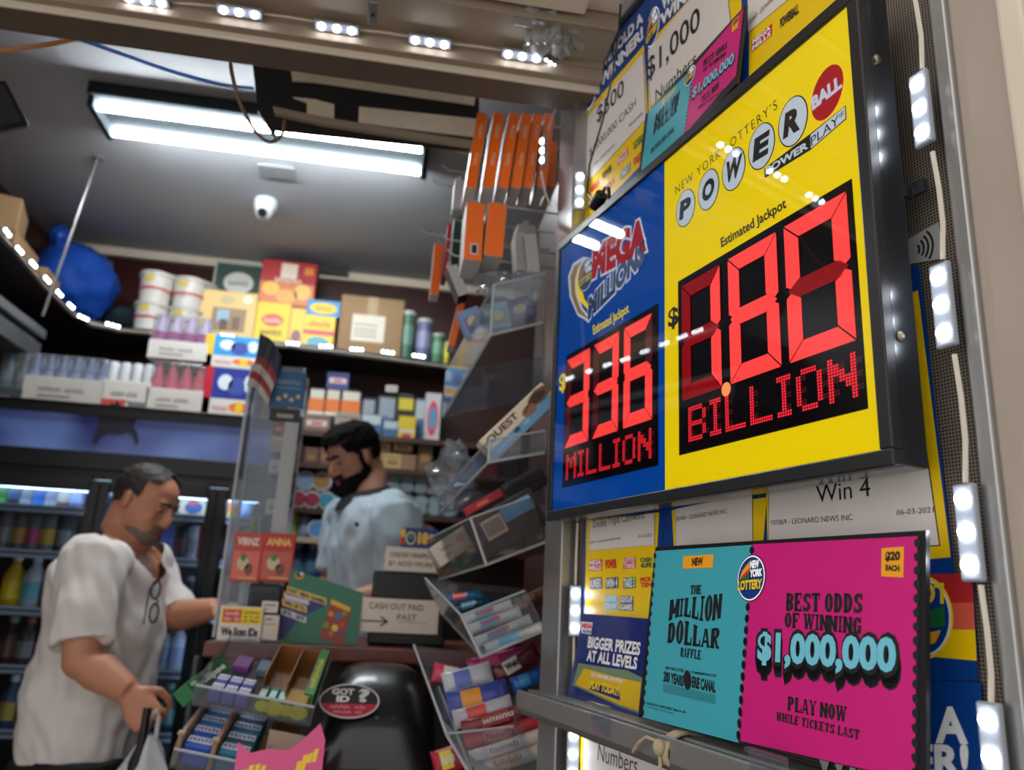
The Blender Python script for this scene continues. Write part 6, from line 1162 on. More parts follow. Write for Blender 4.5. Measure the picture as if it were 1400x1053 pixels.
def pillow(name, label, cat, a, b, hpx, Y, cols, txt=None, th=.016, Yb=None, grp=None):
    A_, B_ = P(*a, Y), P(*b, Yb or Y); x = (B_-A_); L = x.length; x.normalize(); h = hpx/ppm(A_); zv = Vector((0, -1, .35)); y = zv.cross(x).normalized(); zv = x.cross(y); c = (A_+B_)/2
    r = thing(name, label, cat, mw=Matrix(((x.x, y.x, zv.x, c.x), (x.y, y.y, zv.y, c.y), (x.z, y.z, zv.z, c.z), (0, 0, 0, 1))), group=grp)
    n, m = 14, 8; vs, fs = [], []
    for sg_ in (1, -1):
        for i in range(n+1):
            for j in range(m+1):
                u_, v_ = -1+2*i/n, -1+2*j/m; p_ = max(0, 1-abs(u_)**4)*max(0, 1-v_*v_); q = .02*math.sin(i*2.1+j) if abs(u_) > .85 else 0
                vs.append((u_*L/2, v_*h/2*(1-.06*(1-abs(u_)**6)), sg_*(th/2*p_**.6+.0003)*(1+.12*math.sin(i*1.7+j*2.3))))
    k = (n+1)*(m+1)
    for i in range(n):
        for j in range(m):
            q = i*(m+1)+j; fs += [(q, q+m+1, q+m+2, q+1), (k+q+1, k+q+m+2, k+q+m+1, k+q)]
    o = MB().add(vs, fs).build('wrapper', flat(cols[0], .25), r, smooth=True)
    bd = MB()
    for (u0, u1) in ((-.55, .1),):
        bv = []
        for i in range(5):
            for j in range(5):
                u_, v_ = u0+(u1-u0)*i/4, -.7+1.4*j/4; p_ = max(0, 1-abs(u_)**4)*max(0, 1-v_*v_); bv.append((u_*L/2, v_*h/2, (th/2*p_**.6)*1.13+.0012))
        bd.add(bv, [(i*5+j, i*5+5+j, i*5+6+j, i*5+j+1) for i in range(4) for j in range(4)])
    bd.build('printed_band', flat(cols[1], .3), r, smooth=True)
    if txt:
        s = Sheet(r, z0=th*.62+.001); s.text('lettering', txt, (-L*.25, -h*.16), (L*.1, -h*.16), (-L*.25, h*.2), flat(cols[2]), 1, .06, raw=True); s.done()
    return r
for i, (a, b, Y) in enumerate((((634, 848), (700, 826), 1.36), ((640, 862), (712, 836), 1.34), ((648, 880), (726, 846), 1.32), ((664, 888), (742, 856), 1.30))):
    pillow('cereal_bar', 'blue and white cereal bar in the clear bin, %s from the top' % ORD[i], 'bar', a, b, 15, Y, ((206, 198, 190), (96, 180, 214), (200, 50, 50)), 'KRISPIES' if i < 3 else None, grp='cereal bars')
for i, (a, b, c_) in enumerate((((606, 820), (660, 812), ((40, 100, 140), (210, 60, 60), (236, 226, 220))), ((618, 834), (672, 820), ((20, 60, 80), (40, 140, 170), (236, 226, 220))))): pillow('cereal_bar', ('topmost dark blue bar lying across the cereal bar bin', 'second dark blue bar lying across the cereal bar bin')[i], 'bar', a, b, 14, 1.42, c_, '~CRISP')
for i, (a, b, col) in enumerate((((690, 838), (745, 818), (110, 60, 50)), ((706, 826), (748, 806), (150, 110, 90)))): pillow('cereal_bar', ('brown bar at the right end of the cereal bar bin', 'tan bar at the right end of the cereal bar bin')[i], 'bar', a, b, 14, 1.46, (col, (190, 150, 120), (240, 230, 220)))
SW = [((592, 918), (650, 930), 26, 1.44, ((200, 60, 90), (220, 210, 216), (60, 50, 110)), None, 'multicoloured sweet bag with a white band at the top of the lowest bin'), ((606, 936), (672, 918), 30, 1.42, ((190, 190, 196), (90, 110, 180), (230, 60, 60)), None, 'silver and blue sweet bag second in the lowest bin'),
      ((612, 964), (694, 944), 34, 1.39, ((60, 70, 150), (216, 140, 40), (236, 230, 226)), None, 'blue and orange sweet bag in the middle of the lowest bin'), ((620, 985), (700, 962), 26, 1.37, ((176, 170, 176), (200, 70, 60), (60, 60, 130)), None, 'silver sweet bag with a red band in the lowest bin'),
      ((640, 915), (715, 895), 26, 1.45, ((150, 30, 90), (180, 60, 110), (236, 226, 220)), None, 'magenta sweet pack just under the cereal bar bin'), ((676, 925), (735, 890), 26, 1.42, ((90, 26, 44), (200, 190, 180), (30, 28, 30)), 'Welch', 'maroon packet with a white label in the lowest bin'), ((700, 938), (742, 922), 22, 1.40, ((30, 90, 170), (60, 130, 190), (230, 230, 230)), None, 'blue packet at the right end of the lowest bin'),
      ((632, 998), (745, 962), 22, 1.35, ((120, 36, 40), (150, 60, 60), (200, 190, 186)), '~TWIST', 'long dark red pack, upper one of the long packs'), ((636, 1018), (748, 985), 22, 1.34, ((170, 50, 56), (190, 90, 90), (60, 40, 40)), '~CHEWS', 'long red pack with a pink band, second of the long packs'),
      ((642, 1038), (750, 1002), 20, 1.32, ((196, 180, 170), (206, 190, 180), (120, 110, 110)), '~FRUIT', 'long cream pack, third of the long packs'), ((650, 1056), (752, 1022), 20, 1.31, ((190, 176, 160), (206, 150, 110), (100, 80, 70)), '~ROLL', 'long cream pack with an orange band, lowest of the long packs'), ((592, 1046), (640, 1030), 34, 1.46, ((170, 24, 40), (226, 200, 60), (240, 236, 230)), '~FRUIT', 'red sweet bag standing left of the lowest bin')]
for (a, b, h, Y, cols, tx, lab) in SW: pillow('sweet_bag' if h > 22 else 'sweet_pack', lab, 'sweets', a, b, h, Y, cols, tx, th=.02)
# ------------------------------------------------------------------ header clutter
r = thing('shutter_housing', 'black board with pale torn strips hung under the ceiling behind the header', 'panel', loc=P(500, 140, 1.40))
def hq(nm, pts, m, dy=0.0, th=.012):
    o = r.matrix_basis.translation; q = [P(x, y, 1.40)-o for x, y in pts]; vs = [(p_.x, p_.y+dy, p_.z) for p_ in q]+[(p_.x, p_.y+dy+th, p_.z) for p_ in q]; n = len(q)
    return MB().add(vs, [tuple(range(n-1, -1, -1)), tuple(range(n, 2*n))]+[(i, (i+1) % n, n+(i+1) % n, n+i) for i in range(n)]).build(nm, m, r)
BB = M('black_board_paint', (20, 24, 24), .6, var=.2)
hq('board', [(342, 60), (352, 150), (378, 192), (376, 175), (655, 205), (655, 140), (655, 90), (500, 70)], BB)
for pts in ([(398, 97), (400, 112), (430, 114), (648, 145), (650, 132), (432, 99)], [(401, 135), (420, 142), (420, 162), (457, 167), (457, 145), (430, 138)], [(491, 148), (490, 170), (520, 174), (655, 190), (655, 165)]): hq('pale_strip', pts, M('pale_torn_board', (236, 222, 200), .7, var=.15), -.006, .005)
hq('lower_beam', [(374, 150), (376, 159), (440, 173), (560, 192), (652, 205), (652, 197), (560, 184), (440, 164)], TANM, -.012, .03)
def cable(nm, label, pts, rad, m, clip=True):
    q = [P(*p_) for p_ in pts]; sm_ = []
    for i in range(len(q)-1):
        p0, p1, p2, p3 = q[max(i-1, 0)], q[i], q[i+1], q[min(i+2, len(q)-1)]
        for k in range(6):
            t = k/6; sm_.append(.5*((2*p1)+(p2-p0)*t+(2*p0-5*p1+4*p2-p3)*t*t+(3*p1-p0-3*p2+p3)*t**3))
    sm_.append(q[-1]); o = q[0]; r = MB().tube([v-o for v in sm_], rad, 8).build(nm, m, None, smooth=True); r.location = o; tag(r, label, 'cable'); return r
cable('blue_cable', 'blue cable sagging from the header to the black board', [(98, 50, 1.28), (150, 68, 1.29), (230, 96, 1.31), (300, 115, 1.34), (346, 121, 1.38)], .0035, M('blue_cable_sheath', (80, 150, 255), .4))
cable('orange_cable', 'orange cable running off to the left under the header', [(-40, 72, 1.30), (20, 67, 1.29), (70, 60, 1.28), (105, 53, 1.27)], .004, M('orange_cable_sheath', (206, 140, 80), .5))
cable('brown_cable', 'brown cable looping down in front of the ceiling light', [(315, 82, 1.28), (318, 105, 1.29), (330, 145, 1.31), (350, 180, 1.34), (368, 194, 1.36), (385, 185, 1.38), (389, 165, 1.385)], .0035, M('brown_cable_sheath', (120, 92, 70), .5))
r = thing('hung_monitor', 'dark monitor hung at an angle at the upper left edge', 'monitor', mw=FM(P(-30, 150, 1.6), 0.55, .1) @ Matrix.Rotation(math.radians(-52), 4, 'Z')); MB().box(0, 0, -.02, .10, .16, .03).build('casing', BLACKP, r, bevel=.004); MB().box(0, 0, -.0045, .08, .14, .002).build('screen', M('dark_blue_screen', (26, 34, 50), .15, coat=.5), r); MB().box(0, .02, -.06, .03, .03, .06).build('mount_arm', BLACKP, r)
r = thing('plastic_bag', 'crumpled grey plastic bag stuffed in the corner above the aluminium post', 'bag', loc=PZ(752, 14, 2.345)); GFILM = clear('grey_film', (200, 200, 204), .4, .15)
blob(MB(), (0, 0, -.03), (.055, .04, .035), 41, 36, 24, .7, 4).build('film', GFILM, r, smooth=True); blob(MB(), (.02, .01, -.05), (.02, .02, .025), 44, amp=.7).build('twist', GFILM, r, smooth=True)
r = thing('header_bracket', 'short grey metal bracket on the tan shutter rail', 'bracket', loc=PZ(510, 18, 2.281)); MB().box(0, 0, 0, .016, .05, .004).build('plate', ALU_D, r, bevel=.001); MB().lathe([(.003, -.002), (.003, -.005)], 8).build('rivet', DARKM, r)
# ------------------------------------------------------------------ people
def remeshed(mb, voxel=.006, smooth_n=4, name='tmp'):
    o = mb.build(name, None); o.data.materials.clear()
    a = o.modifiers.new('r', 'REMESH'); a.mode = 'VOXEL'; a.voxel_size = voxel
    b = o.modifiers.new('s', 'SMOOTH'); b.iterations = smooth_n; b.factor = .5
    bpy.context.view_layer.update(); dg = bpy.context.evaluated_depsgraph_get()
    me = bpy.data.meshes.new_from_object(o.evaluated_get(dg)); bpy.data.objects.remove(o); return me
def put(me, name, m, parent, inv, cut=None, disp=None, faces_keep=None):
    if disp or cut:
        bm = bmesh.new(); bm.from_mesh(me); bm.normal_update()
        if disp:
            for v in bm.verts: v.co += v.normal*disp(v.co)
        if cut: bmesh.ops.delete(bm, geom=[v for v in bm.verts if cut(v.co)], context='VERTS')
        bm.to_mesh(me); bm.free()
    me.transform(inv); me.polygons.foreach_set('use_smooth', [True]*len(me.polygons)); me.materials.clear(); me.materials.append(m)
    o = bpy.data.objects.new(name, me); C.objects.link(o); o.parent = parent; return o
HZ = [0, .012, .03, .05, .075, .10, .125, .15, .18, .205, .222, .232]
HF = [.070, .086, .093, .094, .090, .088, .083, .090, .084, .064, .036, .008]
HB = [.030, .010, -.020, -.050, -.078, -.092, -.100, -.104, -.098, -.080, -.052, -.022]
HW = [.022, .040, .052, .058, .063, .067, .069, .072, .071, .060, .042, .014]
def head_pt(z, a, off=0.0):
    f, b, w_ = (float(np.interp(z, HZ, q)) for q in (HF, HB, HW)); c, s = math.cos(a), math.sin(a)
    cx, rx = (f+b)/2, (f-b)/2; e = .86; px = cx + (rx+off)*math.copysign(abs(c)**e, c); py = (w_+off)*math.copysign(abs(s)**e, s); return Vector((px, py, z))
def head_rings(mb, T, off=0.0, z0=0.0, z1=.232, nz=28, n=40):
    mb.rings([[T @ (head_pt(z0+(z1-z0)*k/(nz-1), 2*math.pi*i/n, off) + Vector((0, 0, off*(k/(nz-1)*2-1)))) for i in range(n)] for k in range(nz)])
def head_solid(mb, T):
    head_rings(mb, T)
    mb.tube([T @ Vector(q) for q in ((.080, 0, .142), (.092, 0, .122), (.106, 0, .098), (.104, 0, .086), (.086, 0, .080))], [.007, .0085, .012, .012, .009], 10)
    for s in (-1, 1):
        mb.sphere((0, 0, 0), (.019, .009, .033), 12, T=T @ Matrix.Translation((-.014, s*.078, .112)) @ Matrix.Rotation(s*.5, 4, 'Z') @ Matrix.Rotation(-.15, 4, 'Y'))
        mb.sphere((0, 0, 0), (.012, .022, .007), 10, T=T @ Matrix.Translation((.080, s*.03, .148))); mb.sphere((.094, s*.011, .086), (.009, .008, .007), 8, T=T)
        mb.sphere((.068, s*.042, .098), (.016, .016, .016), 10, T=T)
    mb.sphere((.090, 0, .060), (.009, .022, .006), 10, T=T).sphere((.090, 0, .048), (.009, .019, .006), 10, T=T).sphere((.078, 0, .014), (.014, .02, .014), 10, T=T)
def patch(T, mask, off, zr=(.0, .236), nz=60, n=96, grow=None, seed=0):     # a tuft-covered part of the head: hair, beard
    mb = MB(); idx = {}
    def vid(k, i):
        i %= n
        if (k, i) not in idx:
            z = zr[0]+(zr[1]-zr[0])*k/(nz-1); zc = min(max(z, 0), .2315); p = head_pt(zc, 2*math.pi*i/n); o = off*(1+.55*noise.noise(p*70+Vector((seed, 0, 0)))) + (grow(p) if grow else 0)
            q = head_pt(zc, 2*math.pi*i/n, o) + Vector((0, 0, o*max(0, (z-.17)/.06))) - Vector((0, 0, o*max(0, (.03-z)/.03)))
            idx[(k, i)] = len(mb.v); mb.v.append(tuple(T @ q))
        return idx[(k, i)]
    for k in range(nz-1):
        for i in range(n):
            z = zr[0]+(zr[1]-zr[0])*(k+.5)/(nz-1); p = head_pt(min(z, .2315), 2*math.pi*(i+.5)/n)
            if mask(p+Vector([.006*noise.noise(p*120+Vector((j*9, seed, 0))) for j in range(3)])):
                mb.f.append((vid(k, i), vid(k, i+1), vid(k+1, i+1), vid(k+1, i))); mb.mi.append(0)
    top = [vid(nz-1, i) for i in range(n)] if mask(Vector((0, 0, .232))) else None
    if top: mb.f.append(tuple(top)); mb.mi.append(0)
    return mb
def hand(mb, wrist, d, nrm, side, curl=.5, L=.085, spread=.0, curls=None):   # d to the fingers, nrm out of the palm, side to the thumb
    wrist, d, nrm = Vector(wrist), Vector(d).normalized(), Vector(nrm); nrm = (nrm-d*nrm.dot(d)).normalized(); side = Vector(side); side = (side-d*side.dot(d)-nrm*side.dot(nrm)).normalized()
    rg = []
    for t, a, b in ((-.02, .026, .021), (.0, .027, .020), (.03, .036, .018), (.06, .042, .016), (.085, .040, .013), (.094, .034, .009)):
        rg.append([wrist+d*t+side*a*math.cos(q)+nrm*b*math.sin(q) for q in [2*math.pi*i/16 for i in range(16)]])
    mb.rings(rg)
    for k, (o, ln) in enumerate(((.030, .072), (.010, .080), (-.010, .074), (-.029, .058))):
        p = wrist+d*.080+side*o; a = 0; pts = [p.copy()]; cu = (curls or [curl]*4)[k]
        for j, f in enumerate((.45, .31, .24)):
            a += cu*(1.0, 1.15, .8)[j]; dd = d*math.cos(a)+nrm*math.sin(a)+side*spread*o*8; p = p+dd.normalized()*ln*f; pts.append(p.copy())
        mb.tube(pts, [.0095, .0088, .0082, .0065], 10); mb.sphere(tuple(pts[-1]), .0066, 8)
        for q, r_ in zip(pts[1:3], (.0092, .0086)): mb.sphere(tuple(q), r_, 8)
    p = wrist+d*.022+side*.028; q = p+(d*.55+side*.7+nrm*.45).normalized()*.036; e = q+(d*.85+side*.1+nrm*.55).normalized()*.030; g = e+(d*.8-side*.25+nrm*.6).normalized()*.024
    mb.tube([wrist+d*.015+side*.010, p, q, e, g], [.014, .0145, .0115, .0098, .007], 10); mb.sphere(tuple(g), .0072, 8)
def ell(c, f, s, a, b, n=28, e=.9): return [c+f*a*math.copysign(abs(math.cos(q))**e, math.cos(q))+s*b*math.copysign(abs(math.sin(q))**e, math.sin(q)) for q in [2*math.pi*i/n for i in range(n)]]
def torso_rings(rows, Y0, f, s, k=1.0, dk=0.0):
    out = []
    for y, l, rr, b in rows:
        c = P((l+rr)/2, y, Y0); a = (rr-l)/2/ppm(c); out.append(ell(c, f, s, (a+dk)*k, (b+dk)*k))
    return out
def interp_rings(rg, n=4):
    out = []
    for i in range(len(rg)-1):
        for k in range(n): out.append([a.lerp(b, k/n) for a, b in zip(rg[i], rg[i+1])])
    return out+[rg[-1]]
def wr(seed, amp, f1=(9, 9, 5)): return lambda co: amp*(noise.noise(Vector((co.x*f1[0], co.y*f1[1], co.z*f1[2]))+Vector((seed, 0, 0))) + .55*noise.noise(Vector((co.x*f1[0]*2.3+co.z*9, co.y*f1[1]*2.3, co.z*f1[2]*2.2))+Vector((seed, 3, 0))))
SK1 = M('tanned_skin', (205, 142, 112), .5, var=.06, scale=30, sss=.08); SK2 = M('olive_skin', (190, 136, 110), .5, var=.05, scale=30, sss=.08)
EYEW = M('eye_white', (150, 142, 136), .2, var=0); LIPS = M('lip_skin', (150, 84, 74), .45, var=.05)
def face_bits(T, par, inv, brow, lid):
    for s in (-1, 1):
        MB().sphere((0, 0, 0), (.009, .0125, .0085), 12, T=inv @ T @ Matrix.Translation((.0765, s*.032, .124))).build('eye', EYEW, par, smooth=True)
        MB().sphere((0, 0, 0), (.004, .006, .006), 10, T=inv @ T @ Matrix.Translation((.0835, s*.033, .1195))).build('iris', M('dark_iris', (30, 22, 18), .2, var=0), par, smooth=True)
        MB().sphere((0, 0, 0), (.0105, .0145, .0068), 12, T=inv @ T @ Matrix.Translation((.0775, s*.032, .1282))).build('eyelid', lid, par, smooth=True)
        MB().tube([inv @ T @ Vector(q) for q in ((.0925, s*.012, .143), (.0925, s*.03, .149), (.081, s*.05, .145))], [.004, .0048, .003], 8).build('eyebrow', brow, par, smooth=True)
    MB().sphere((.0945, 0, .0595), (.006, .021, .0045), 12, T=inv @ T).sphere((.0945, 0, .0495), (.006, .018, .0045), 12, T=inv @ T).build('lips', LIPS, par, smooth=True)
# --- the customer
Y0 = 2.40
f = Vector((math.cos(.28), -math.sin(.28), 0)); s = Vector((f.y, -f.x, 0))          # s: his right hand side, towards the street
base = P(110, 1000, Y0); base.z = 0
cust = thing('person', 'man in a white T-shirt reaching to the counter in front of the fridge', 'person', loc=base); inv = Matrix.Translation(-base)
Th = Matrix.Rotation(-.28, 4, 'Z') @ Matrix.Rotation(.40, 4, 'Y'); Th = Th @ Matrix.Scale(.90, 4); Th = Matrix.Translation(P(195, 688, Y0) - Th @ Vector((-.006, 0, .112))) @ Th
rows = [(757, 118, 206, .13), (775, 100, 216, .17), (800, 86, 215, .175), (850, 72, 216, .165), (900, 60, 210, .16), (950, 46, 200, .165), (1000, 40, 184, .17), (1053, 45, 172, .165)]
body = MB(); head_solid(body, Th)
nb = P(160, 752, Y0); body.tube([Th @ Vector((-.035, 0, .085)), Th @ Vector((-.03, 0, .02)), P(178, 742, Y0), nb], [.052, .055, .060, .075], 18)
body.rings(interp_rings(torso_rings(rows, Y0, f, s, 1.0, -.022)))
S1, E1, W1 = P(122, 775, Y0-.19), P(112, 903, Y0-.24), P(176, 946, Y0-.26)
S2, E2, W2_ = P(205, 778, Y0+.15), P(226, 846, Y0+.10), P(296, 832, Y0+.02)
body.tube([P(150, 765, Y0-.08), S1, S1.lerp(E1, .5), E1, E1.lerp(W1, .35), W1], [.06, .058, .050, .046, .047, .031], 16); body.tube([P(190, 770, Y0+.06), S2, S2.lerp(E2, .5), E2, E2.lerp(W2_, .35), W2_], [.06, .055, .048, .044, .044, .030], 16)
body.sphere(tuple(E1), .046, 14).sphere(tuple(E2), .044, 14)
hd1 = (P(206, 990, Y0-.27)-W1).normalized(); hand(body, W1, hd1, Vector((.55, .1, -.8))*1.0+s*-.3, Vector((.8, 0, .5)), curls=[1.0, 1.1, 1.15, 1.2])
hand(body, W2_, (P(330, 832, Y0-.02)-W2_), Vector((0, 0, -1)), s, curl=.22)
hipz = P(108, 1053, Y0).z
hl, hr = P(106, 1053, Y0+.085), P(106, 1053, Y0-.085)
for h_ in (hl, hr): body.tube([h_+Vector((0, 0, .02)), h_+Vector((.0, 0, -.18)), Vector((h_.x+.02, h_.y, .5)), Vector((h_.x-.0, h_.y, .28)), Vector((h_.x-.02, h_.y, .09)), Vector((h_.x-.02, h_.y, .05))], [.085, .08, .055, .052, .036, .036], 14)
put(remeshed(body, .0055, 3), 'body', SK1, cust, inv)
sh_ = MB(); rg = torso_rings([(746, 128, 192, .09)]+rows+[(1075, 48, 170, .165)], Y0, f, s, 1.0, .0); sh_.rings(interp_rings(rg))
sh_.tube([P(150, 762, Y0-.05), S1+Vector((0, 0, .004)), S1.lerp(E1, .45), S1.lerp(E1, .84)], [.075, .078, .074, .073], 20); sh_.tube([P(190, 768, Y0+.05), S2, S2.lerp(E2, .6), E2.lerp(W2_, .16)], [.07, .07, .066, .064], 20)
vb = P(202, 793, Y0)                                                  # bottom of the V
vt = P(160, 730, Y0).z
def cutv(co):
    d = co-vb; h = d.z; sd = (co-P(165, 760, Y0)).dot(s); fw = (co-P(160, 750, Y0)).dot(f)
    return h > 0 and fw > -.06 and abs(sd) < .125*min(1, h/(vt-vb.z))**.8 + .002 or co.z > vt-.004+.0*sd and abs(sd) < .09
SHIRT = M('white_cotton', (236, 229, 225), .85, var=.05, scale=12)
put(remeshed(sh_, .007, 5), 'shirt', SHIRT, cust, inv, cut=cutv, disp=wr(2, .020, (12, 12, 6)))
HAIRG = M('grey_brown_hair', (52, 46, 42), .6, var=.35, scale=120); GREYB_ = M('grey_beard', (128, 118, 110), .7, var=.3, scale=150)
def hm1(p): return (p.z > .092+.55*max(0, p.x+.045) and p.x < .016 and not (abs(p.y) > .05 and -.035 < p.x and p.z < .135)) or (p.z > .19 and p.x < .045 and abs(p.y) > .012) or (p.z > .212 and p.x < .03)
o = patch(inv @ Th, hm1, .007, seed=2).build('hair', HAIRG, cust, smooth=True)
def bm1(p): return p.x > .03 and p.z < .046 and not (p.z > .040 and abs(p.y) < .02 and p.x > .08) or (p.x > .07 and .062 < p.z < .077 and abs(p.y) < .035) or (p.x > .06 and .04 < p.z < .07 and .022 < abs(p.y) < .036) or (p.z < .040 and .012 < p.x < .032)
patch(inv @ Th, bm1, .0055, seed=5, zr=(0, .1), nz=40).build('beard', GREYB_, cust, smooth=True)
face_bits(Th, cust, inv, HAIRG, SK1)
tr = MB()
tr.rings([ell(P(108, 1035, Y0), f, s, .155, .155), ell(P(108, 1053, Y0), f, s, .16, .16), ell(P(108, 1053, Y0)-Vector((0, 0, .1)), f, s, .155, .17)])
for h_ in (hl, hr): tr.tube([h_+Vector((0, 0, .03)), h_+Vector((.0, 0, -.16)), Vector((h_.x+.02, h_.y, .5)), Vector((h_.x-.0, h_.y, .28)), Vector((h_.x-.02, h_.y, .07))], [.105, .10, .078, .072, .066], 16)
put(remeshed(tr, .008, 4), 'trousers', M('black_trousers', (24, 24, 27), .8, var=.1), cust, inv, disp=wr(7, .006))
def shoes(par, inv, feet, fdir, m, z=0.0):
    for q in feet:
        mb = MB(); sd = Vector((fdir.y, -fdir.x, 0)); rg = []
        for t, hw, h in ((-.085, .024, .05), (-.07, .034, .075), (-.02, .036, .085), (.04, .038, .065), (.10, .042, .045), (.15, .036, .036), (.178, .016, .022)):
            c = Vector((q.x, q.y, z))+fdir*t; rg.append([c+sd*hw*math.cos(a)+Vector((0, 0, h/2+h/2*math.sin(a))) for a in [2*math.pi*i/14 for i in range(14)]])
        mb.rings([[inv @ p for p in r_] for r_ in rg]).build('shoe', m, par, smooth=True)
shoes(cust, inv, [Vector((hl.x-.01, hl.y, 0)), Vector((hr.x-.01, hr.y, 0))], f, M('black_shoe', (22, 22, 24), .5))
# glasses on the neckline, bag in the hand
gp = P(206, 822, Y0-.10); g = thing('eyeglasses', 'black framed eyeglasses hanging from the neckline of the white T-shirt', 'glasses', loc=gp)
GB_ = M('black_glasses_frame', (20, 20, 22), .3); ax1 = (f*.95+s*.3).normalized()*.8
for k, z in enumerate((.030, -.030)):
    mb = MB(); ring = [ax1*.020*math.cos(q)+Vector((0, 0, z+.024*math.sin(q)))+f*(.012-.1*z) for q in [2*math.pi*i/24 for i in range(25)]]
    mb.tube(ring, .0026, 6).build('rim', GB_, g, smooth=True); MB().add([tuple(q) for q in ring[:-1]], [tuple(range(24))]).build('lens', clear('spectacle_lens', haze=.05), g)
MB().tube([Vector((0, 0, .008))+f*.011, ax1*.01+f*.016, Vector((0, 0, -.008))+f*.013], .0024, 6).build('bridge', GB_, g, smooth=True)
MB().tube([ax1*.006+Vector((0, 0, .054))+f*.008, -ax1*.02+Vector((0, 0, .03))+f*.004, -ax1*.022+Vector((0, 0, -.06))+f*.004], .002, 6).build('temple', GB_, g, smooth=True)
hp = W1+hd1*.10; bg = thing('carrier_bag', 'white plastic carrier bag hanging from the hand of the man in the T-shirt', 'bag', loc=hp); WPL = M('white_bag_plastic', (206, 206, 212), .35, var=.05)
mb = MB(); rg = []
for t, a, b in ((0, .012, .010), (-.03, .03, .018), (-.08, .055, .03), (-.16, .085, .05), (-.27, .10, .07), (-.36, .09, .065), (-.385, .05, .03)):
    rg.append([Vector((a*math.cos(q)*(1+.18*math.sin(q*5+t*30)), b*math.sin(q)*(1+.2*math.cos(q*4)), t-.02)) for q in [2*math.pi*i/28 for i in range(28)]])
mb.rings(interp_rings(rg, 3)).build('bag', WPL, bg, smooth=True); MB().tube([(-.012, 0, -.05), (-.006, -.006, .02), (.004, 0, .035), (.012, .004, .02), (.014, 0, -.05)], .006, 8).build('handle', WPL, bg, smooth=True)
k_ = thing('umbrella', 'folded black umbrella held in the same hand as the white carrier bag', 'umbrella', loc=W1+hd1*.085+s*.012); MB().tube([(-.0, 0, .03), (.0, 0, -.05)], .010, 10).build('handle', GB_, k_, smooth=True); MB().tube([(0, 0, -.05), (-.004, 0, -.09), (-.006, 0, -.20), (-.006, 0, -.24)], [.010, .020, .017, .006], 12).build('canopy', M('black_nylon', (22, 22, 25), .6), k_, smooth=True)
# --- the cashier, on a raised floor behind the counter
struct('floor_1', MB().box(.17, 2.66, .085, .56, .52, .17), FLOORM, 'raised floor behind the counter')
Y1 = 2.60
f = Vector((-math.cos(.42), -math.sin(.42), 0)); s = Vector((-f.y, f.x, 0))        # s: his left hand side, towards the street
if s.y > 0: s = -s
base = P(508, 760, Y1); base.z = .17
cas = thing('person', 'bearded man in a pale polo shirt with a dark collar looking down behind the counter', 'person', loc=base); inv = Matrix.Translation(-base)
Rh = Matrix.Rotation(math.pi+.50, 4, 'Z') @ Matrix.Rotation(.46, 4, 'Y') @ Matrix.Scale(.86, 4); Th = Matrix.Translation(P(488, 626, Y1) - Rh @ Vector((-.012, .0, .115))) @ Rh
rows = [(684, 478, 536, .13), (700, 466, 552, .185), (720, 460, 560, .19), (750, 452, 562, .18), (790, 452, 562, .17), (840, 455, 560, .165), (900, 455, 560, .165), (940, 458, 558, .165)]
body = MB(); head_solid(body, Th)
body.tube([Th @ Vector((-.035, 0, .09)), Th @ Vector((-.04, 0, .03)), P(503, 672, Y1), P(508, 692, Y1)], [.055, .057, .060, .08], 18)
body.rings(interp_rings(torso_rings(rows, Y1, f, s, 1.0, -.022)))
S1, E1, W1 = P(545, 712, Y1-.17), P(552, 808, Y1-.20), P(478, 838, Y1-.22); S2, E2, W2_ = P(475, 708, Y1+.16), P(455, 800, Y1+.14), P(412, 833, Y1+.05)
for S_, E_, W_2, off in ((S1, E1, W1, (525, 702, Y1-.08)), (S2, E2, W2_, (490, 702, Y1+.08))):
    W_2.z = max(W_2.z, CT+.085); body.tube([P(*off), S_, S_.lerp(E_, .5), E_, E_.lerp(W_2, .35), W_2], [.06, .056, .048, .042, .042, .029], 16); body.sphere(tuple(E_), .042, 14)
    hand(body, W_2, Vector(((W_2-E_).x, (W_2-E_).y, 0)), Vector((0, 0, -1)), s if S_ is S2 else -s, curl=.2)
wc = P(508, 940, Y1)
for sg_ in (-1, 1):
    h_ = wc+s*(.085*sg_); body.tube([h_+Vector((0, 0, .03)), h_+Vector((0, 0, -.18)), Vector((h_.x, h_.y, .67)), Vector((h_.x, h_.y, .45)), Vector((h_.x, h_.y, .25)), Vector((h_.x, h_.y, .21))], [.085, .08, .055, .052, .036, .036], 14)
put(remeshed(body, .0055, 3), 'body', SK2, cas, inv)
sh_ = MB(); sh_.rings(interp_rings(torso_rings([(676, 488, 526, .075)]+rows, Y1, f, s)))
sh_.tube([P(525, 700, Y1-.06), S1, S1.lerp(E1, .45), S1.lerp(E1, .82)], [.075, .078, .074, .072], 20); sh_.tube([P(490, 700, Y1+.06), S2, S2.lerp(E2, .45), S2.lerp(E2, .82)], [.075, .076, .072, .07], 20)
nkz = P(505, 676, Y1).z; nkc = P(502, 676, Y1)
put(remeshed(sh_, .007, 5), 'polo_shirt', M('pale_blue_grey_cotton', (176, 192, 202), .85, var=.04, scale=12), cas, inv, cut=lambda co: (co.z > nkz-.25*(co-nkc).dot(f)-.004 and (co-nkc).xy.length < .10), disp=wr(11, .016, (12, 12, 6)))
cm = MB(); cr_ = []
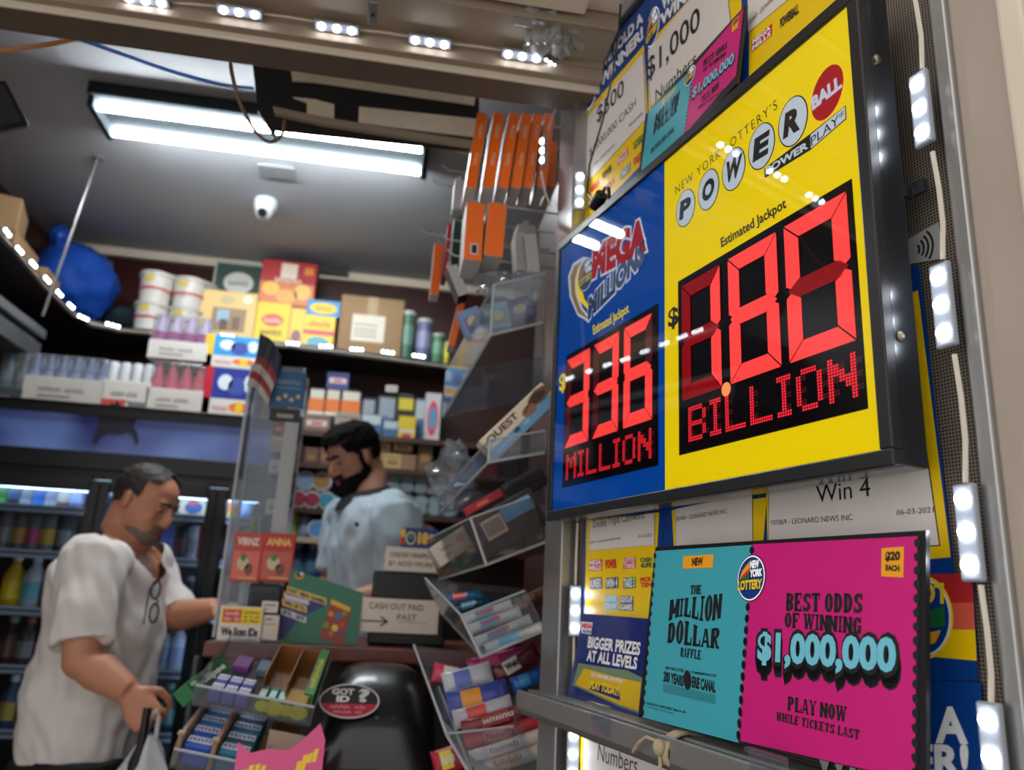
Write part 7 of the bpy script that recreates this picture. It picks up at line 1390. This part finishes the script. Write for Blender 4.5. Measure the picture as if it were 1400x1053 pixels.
for k, (up, rad) in enumerate(((-.022, .088), (.0, .080), (.022, .070), (.020, .076), (-.006, .092), (-.026, .100))):
    cr_.append([nkc+f*(rad*math.cos(q)*.98+.004)+s*rad*math.sin(q)*.92+Vector((0, 0, up-.30*rad*math.cos(q)-.008)) for q in [.25+2*(math.pi-.25)*i/30 for i in range(31)]])
cm.rings(cr_, cap=False); cm.v = [tuple(inv @ Vector(v)) for v in cm.v]; cm.build('collar', M('charcoal_collar', (30, 32, 38), .8), cas, smooth=True)
lp = P(489.5, 717.5, Y1-.18)+f*.012+s*.02; lg = MB().sphere(tuple(inv @ lp), (.007, .008, .008), 10); lg.build('chest_emblem', flat((70, 80, 90)), cas, smooth=True)
BLH = M('black_hair', (17, 14, 13), .85, spec=.15, var=.2, scale=120)
def hm2(p): return (p.z > .095+.75*max(0, p.x+.03) and p.x < .055 and not (abs(p.y) > .055 and -.032 < p.x < .012 and p.z < .142)) or (p.z > .185 and p.x < .075)
patch(inv @ Th, hm2, .011, seed=4, grow=lambda p: .013*max(0, min(1, (p.z-.15)/.06))*(1+.5*max(0, p.x/.07))).build('hair', BLH, cas, smooth=True)
def bm2(p): return (p.z < .062+.25*max(0, .05-p.x) and p.x > -.02 and not (.042 < p.z < .066 and abs(p.y) < .021 and p.x > .07)) or (-.008 < p.x < .016 and p.z < .135 and abs(p.y) > .05) or (p.x > .07 and .064 < p.z < .080 and abs(p.y) < .036)
patch(inv @ Th, bm2, .010, seed=8, zr=(0, .14), nz=48, grow=lambda p: .014*max(0, 1-p.z/.05)).build('beard', BLH, cas, smooth=True)
face_bits(Th, cas, inv, BLH, SK2)
tr = MB(); tr.rings([ell(wc+Vector((0, 0, .05)), f, s, .13, .165), ell(wc, f, s, .135, .165), ell(wc-Vector((0, 0, .12)), f, s, .13, .165)])
for sg_ in (-1, 1):
    h_ = wc+s*(.085*sg_); tr.tube([h_+Vector((0, 0, .03)), h_+Vector((0, 0, -.16)), Vector((h_.x, h_.y, .67)), Vector((h_.x, h_.y, .45)), Vector((h_.x, h_.y, .24))], [.10, .095, .075, .07, .062], 16)
put(remeshed(tr, .008, 4), 'trousers', M('navy_trousers', (28, 32, 48), .8, var=.1), cas, inv, disp=wr(17, .005))
shoes(cas, inv, [wc+s*.085, wc-s*.085], f, M('black_shoe'), .17)
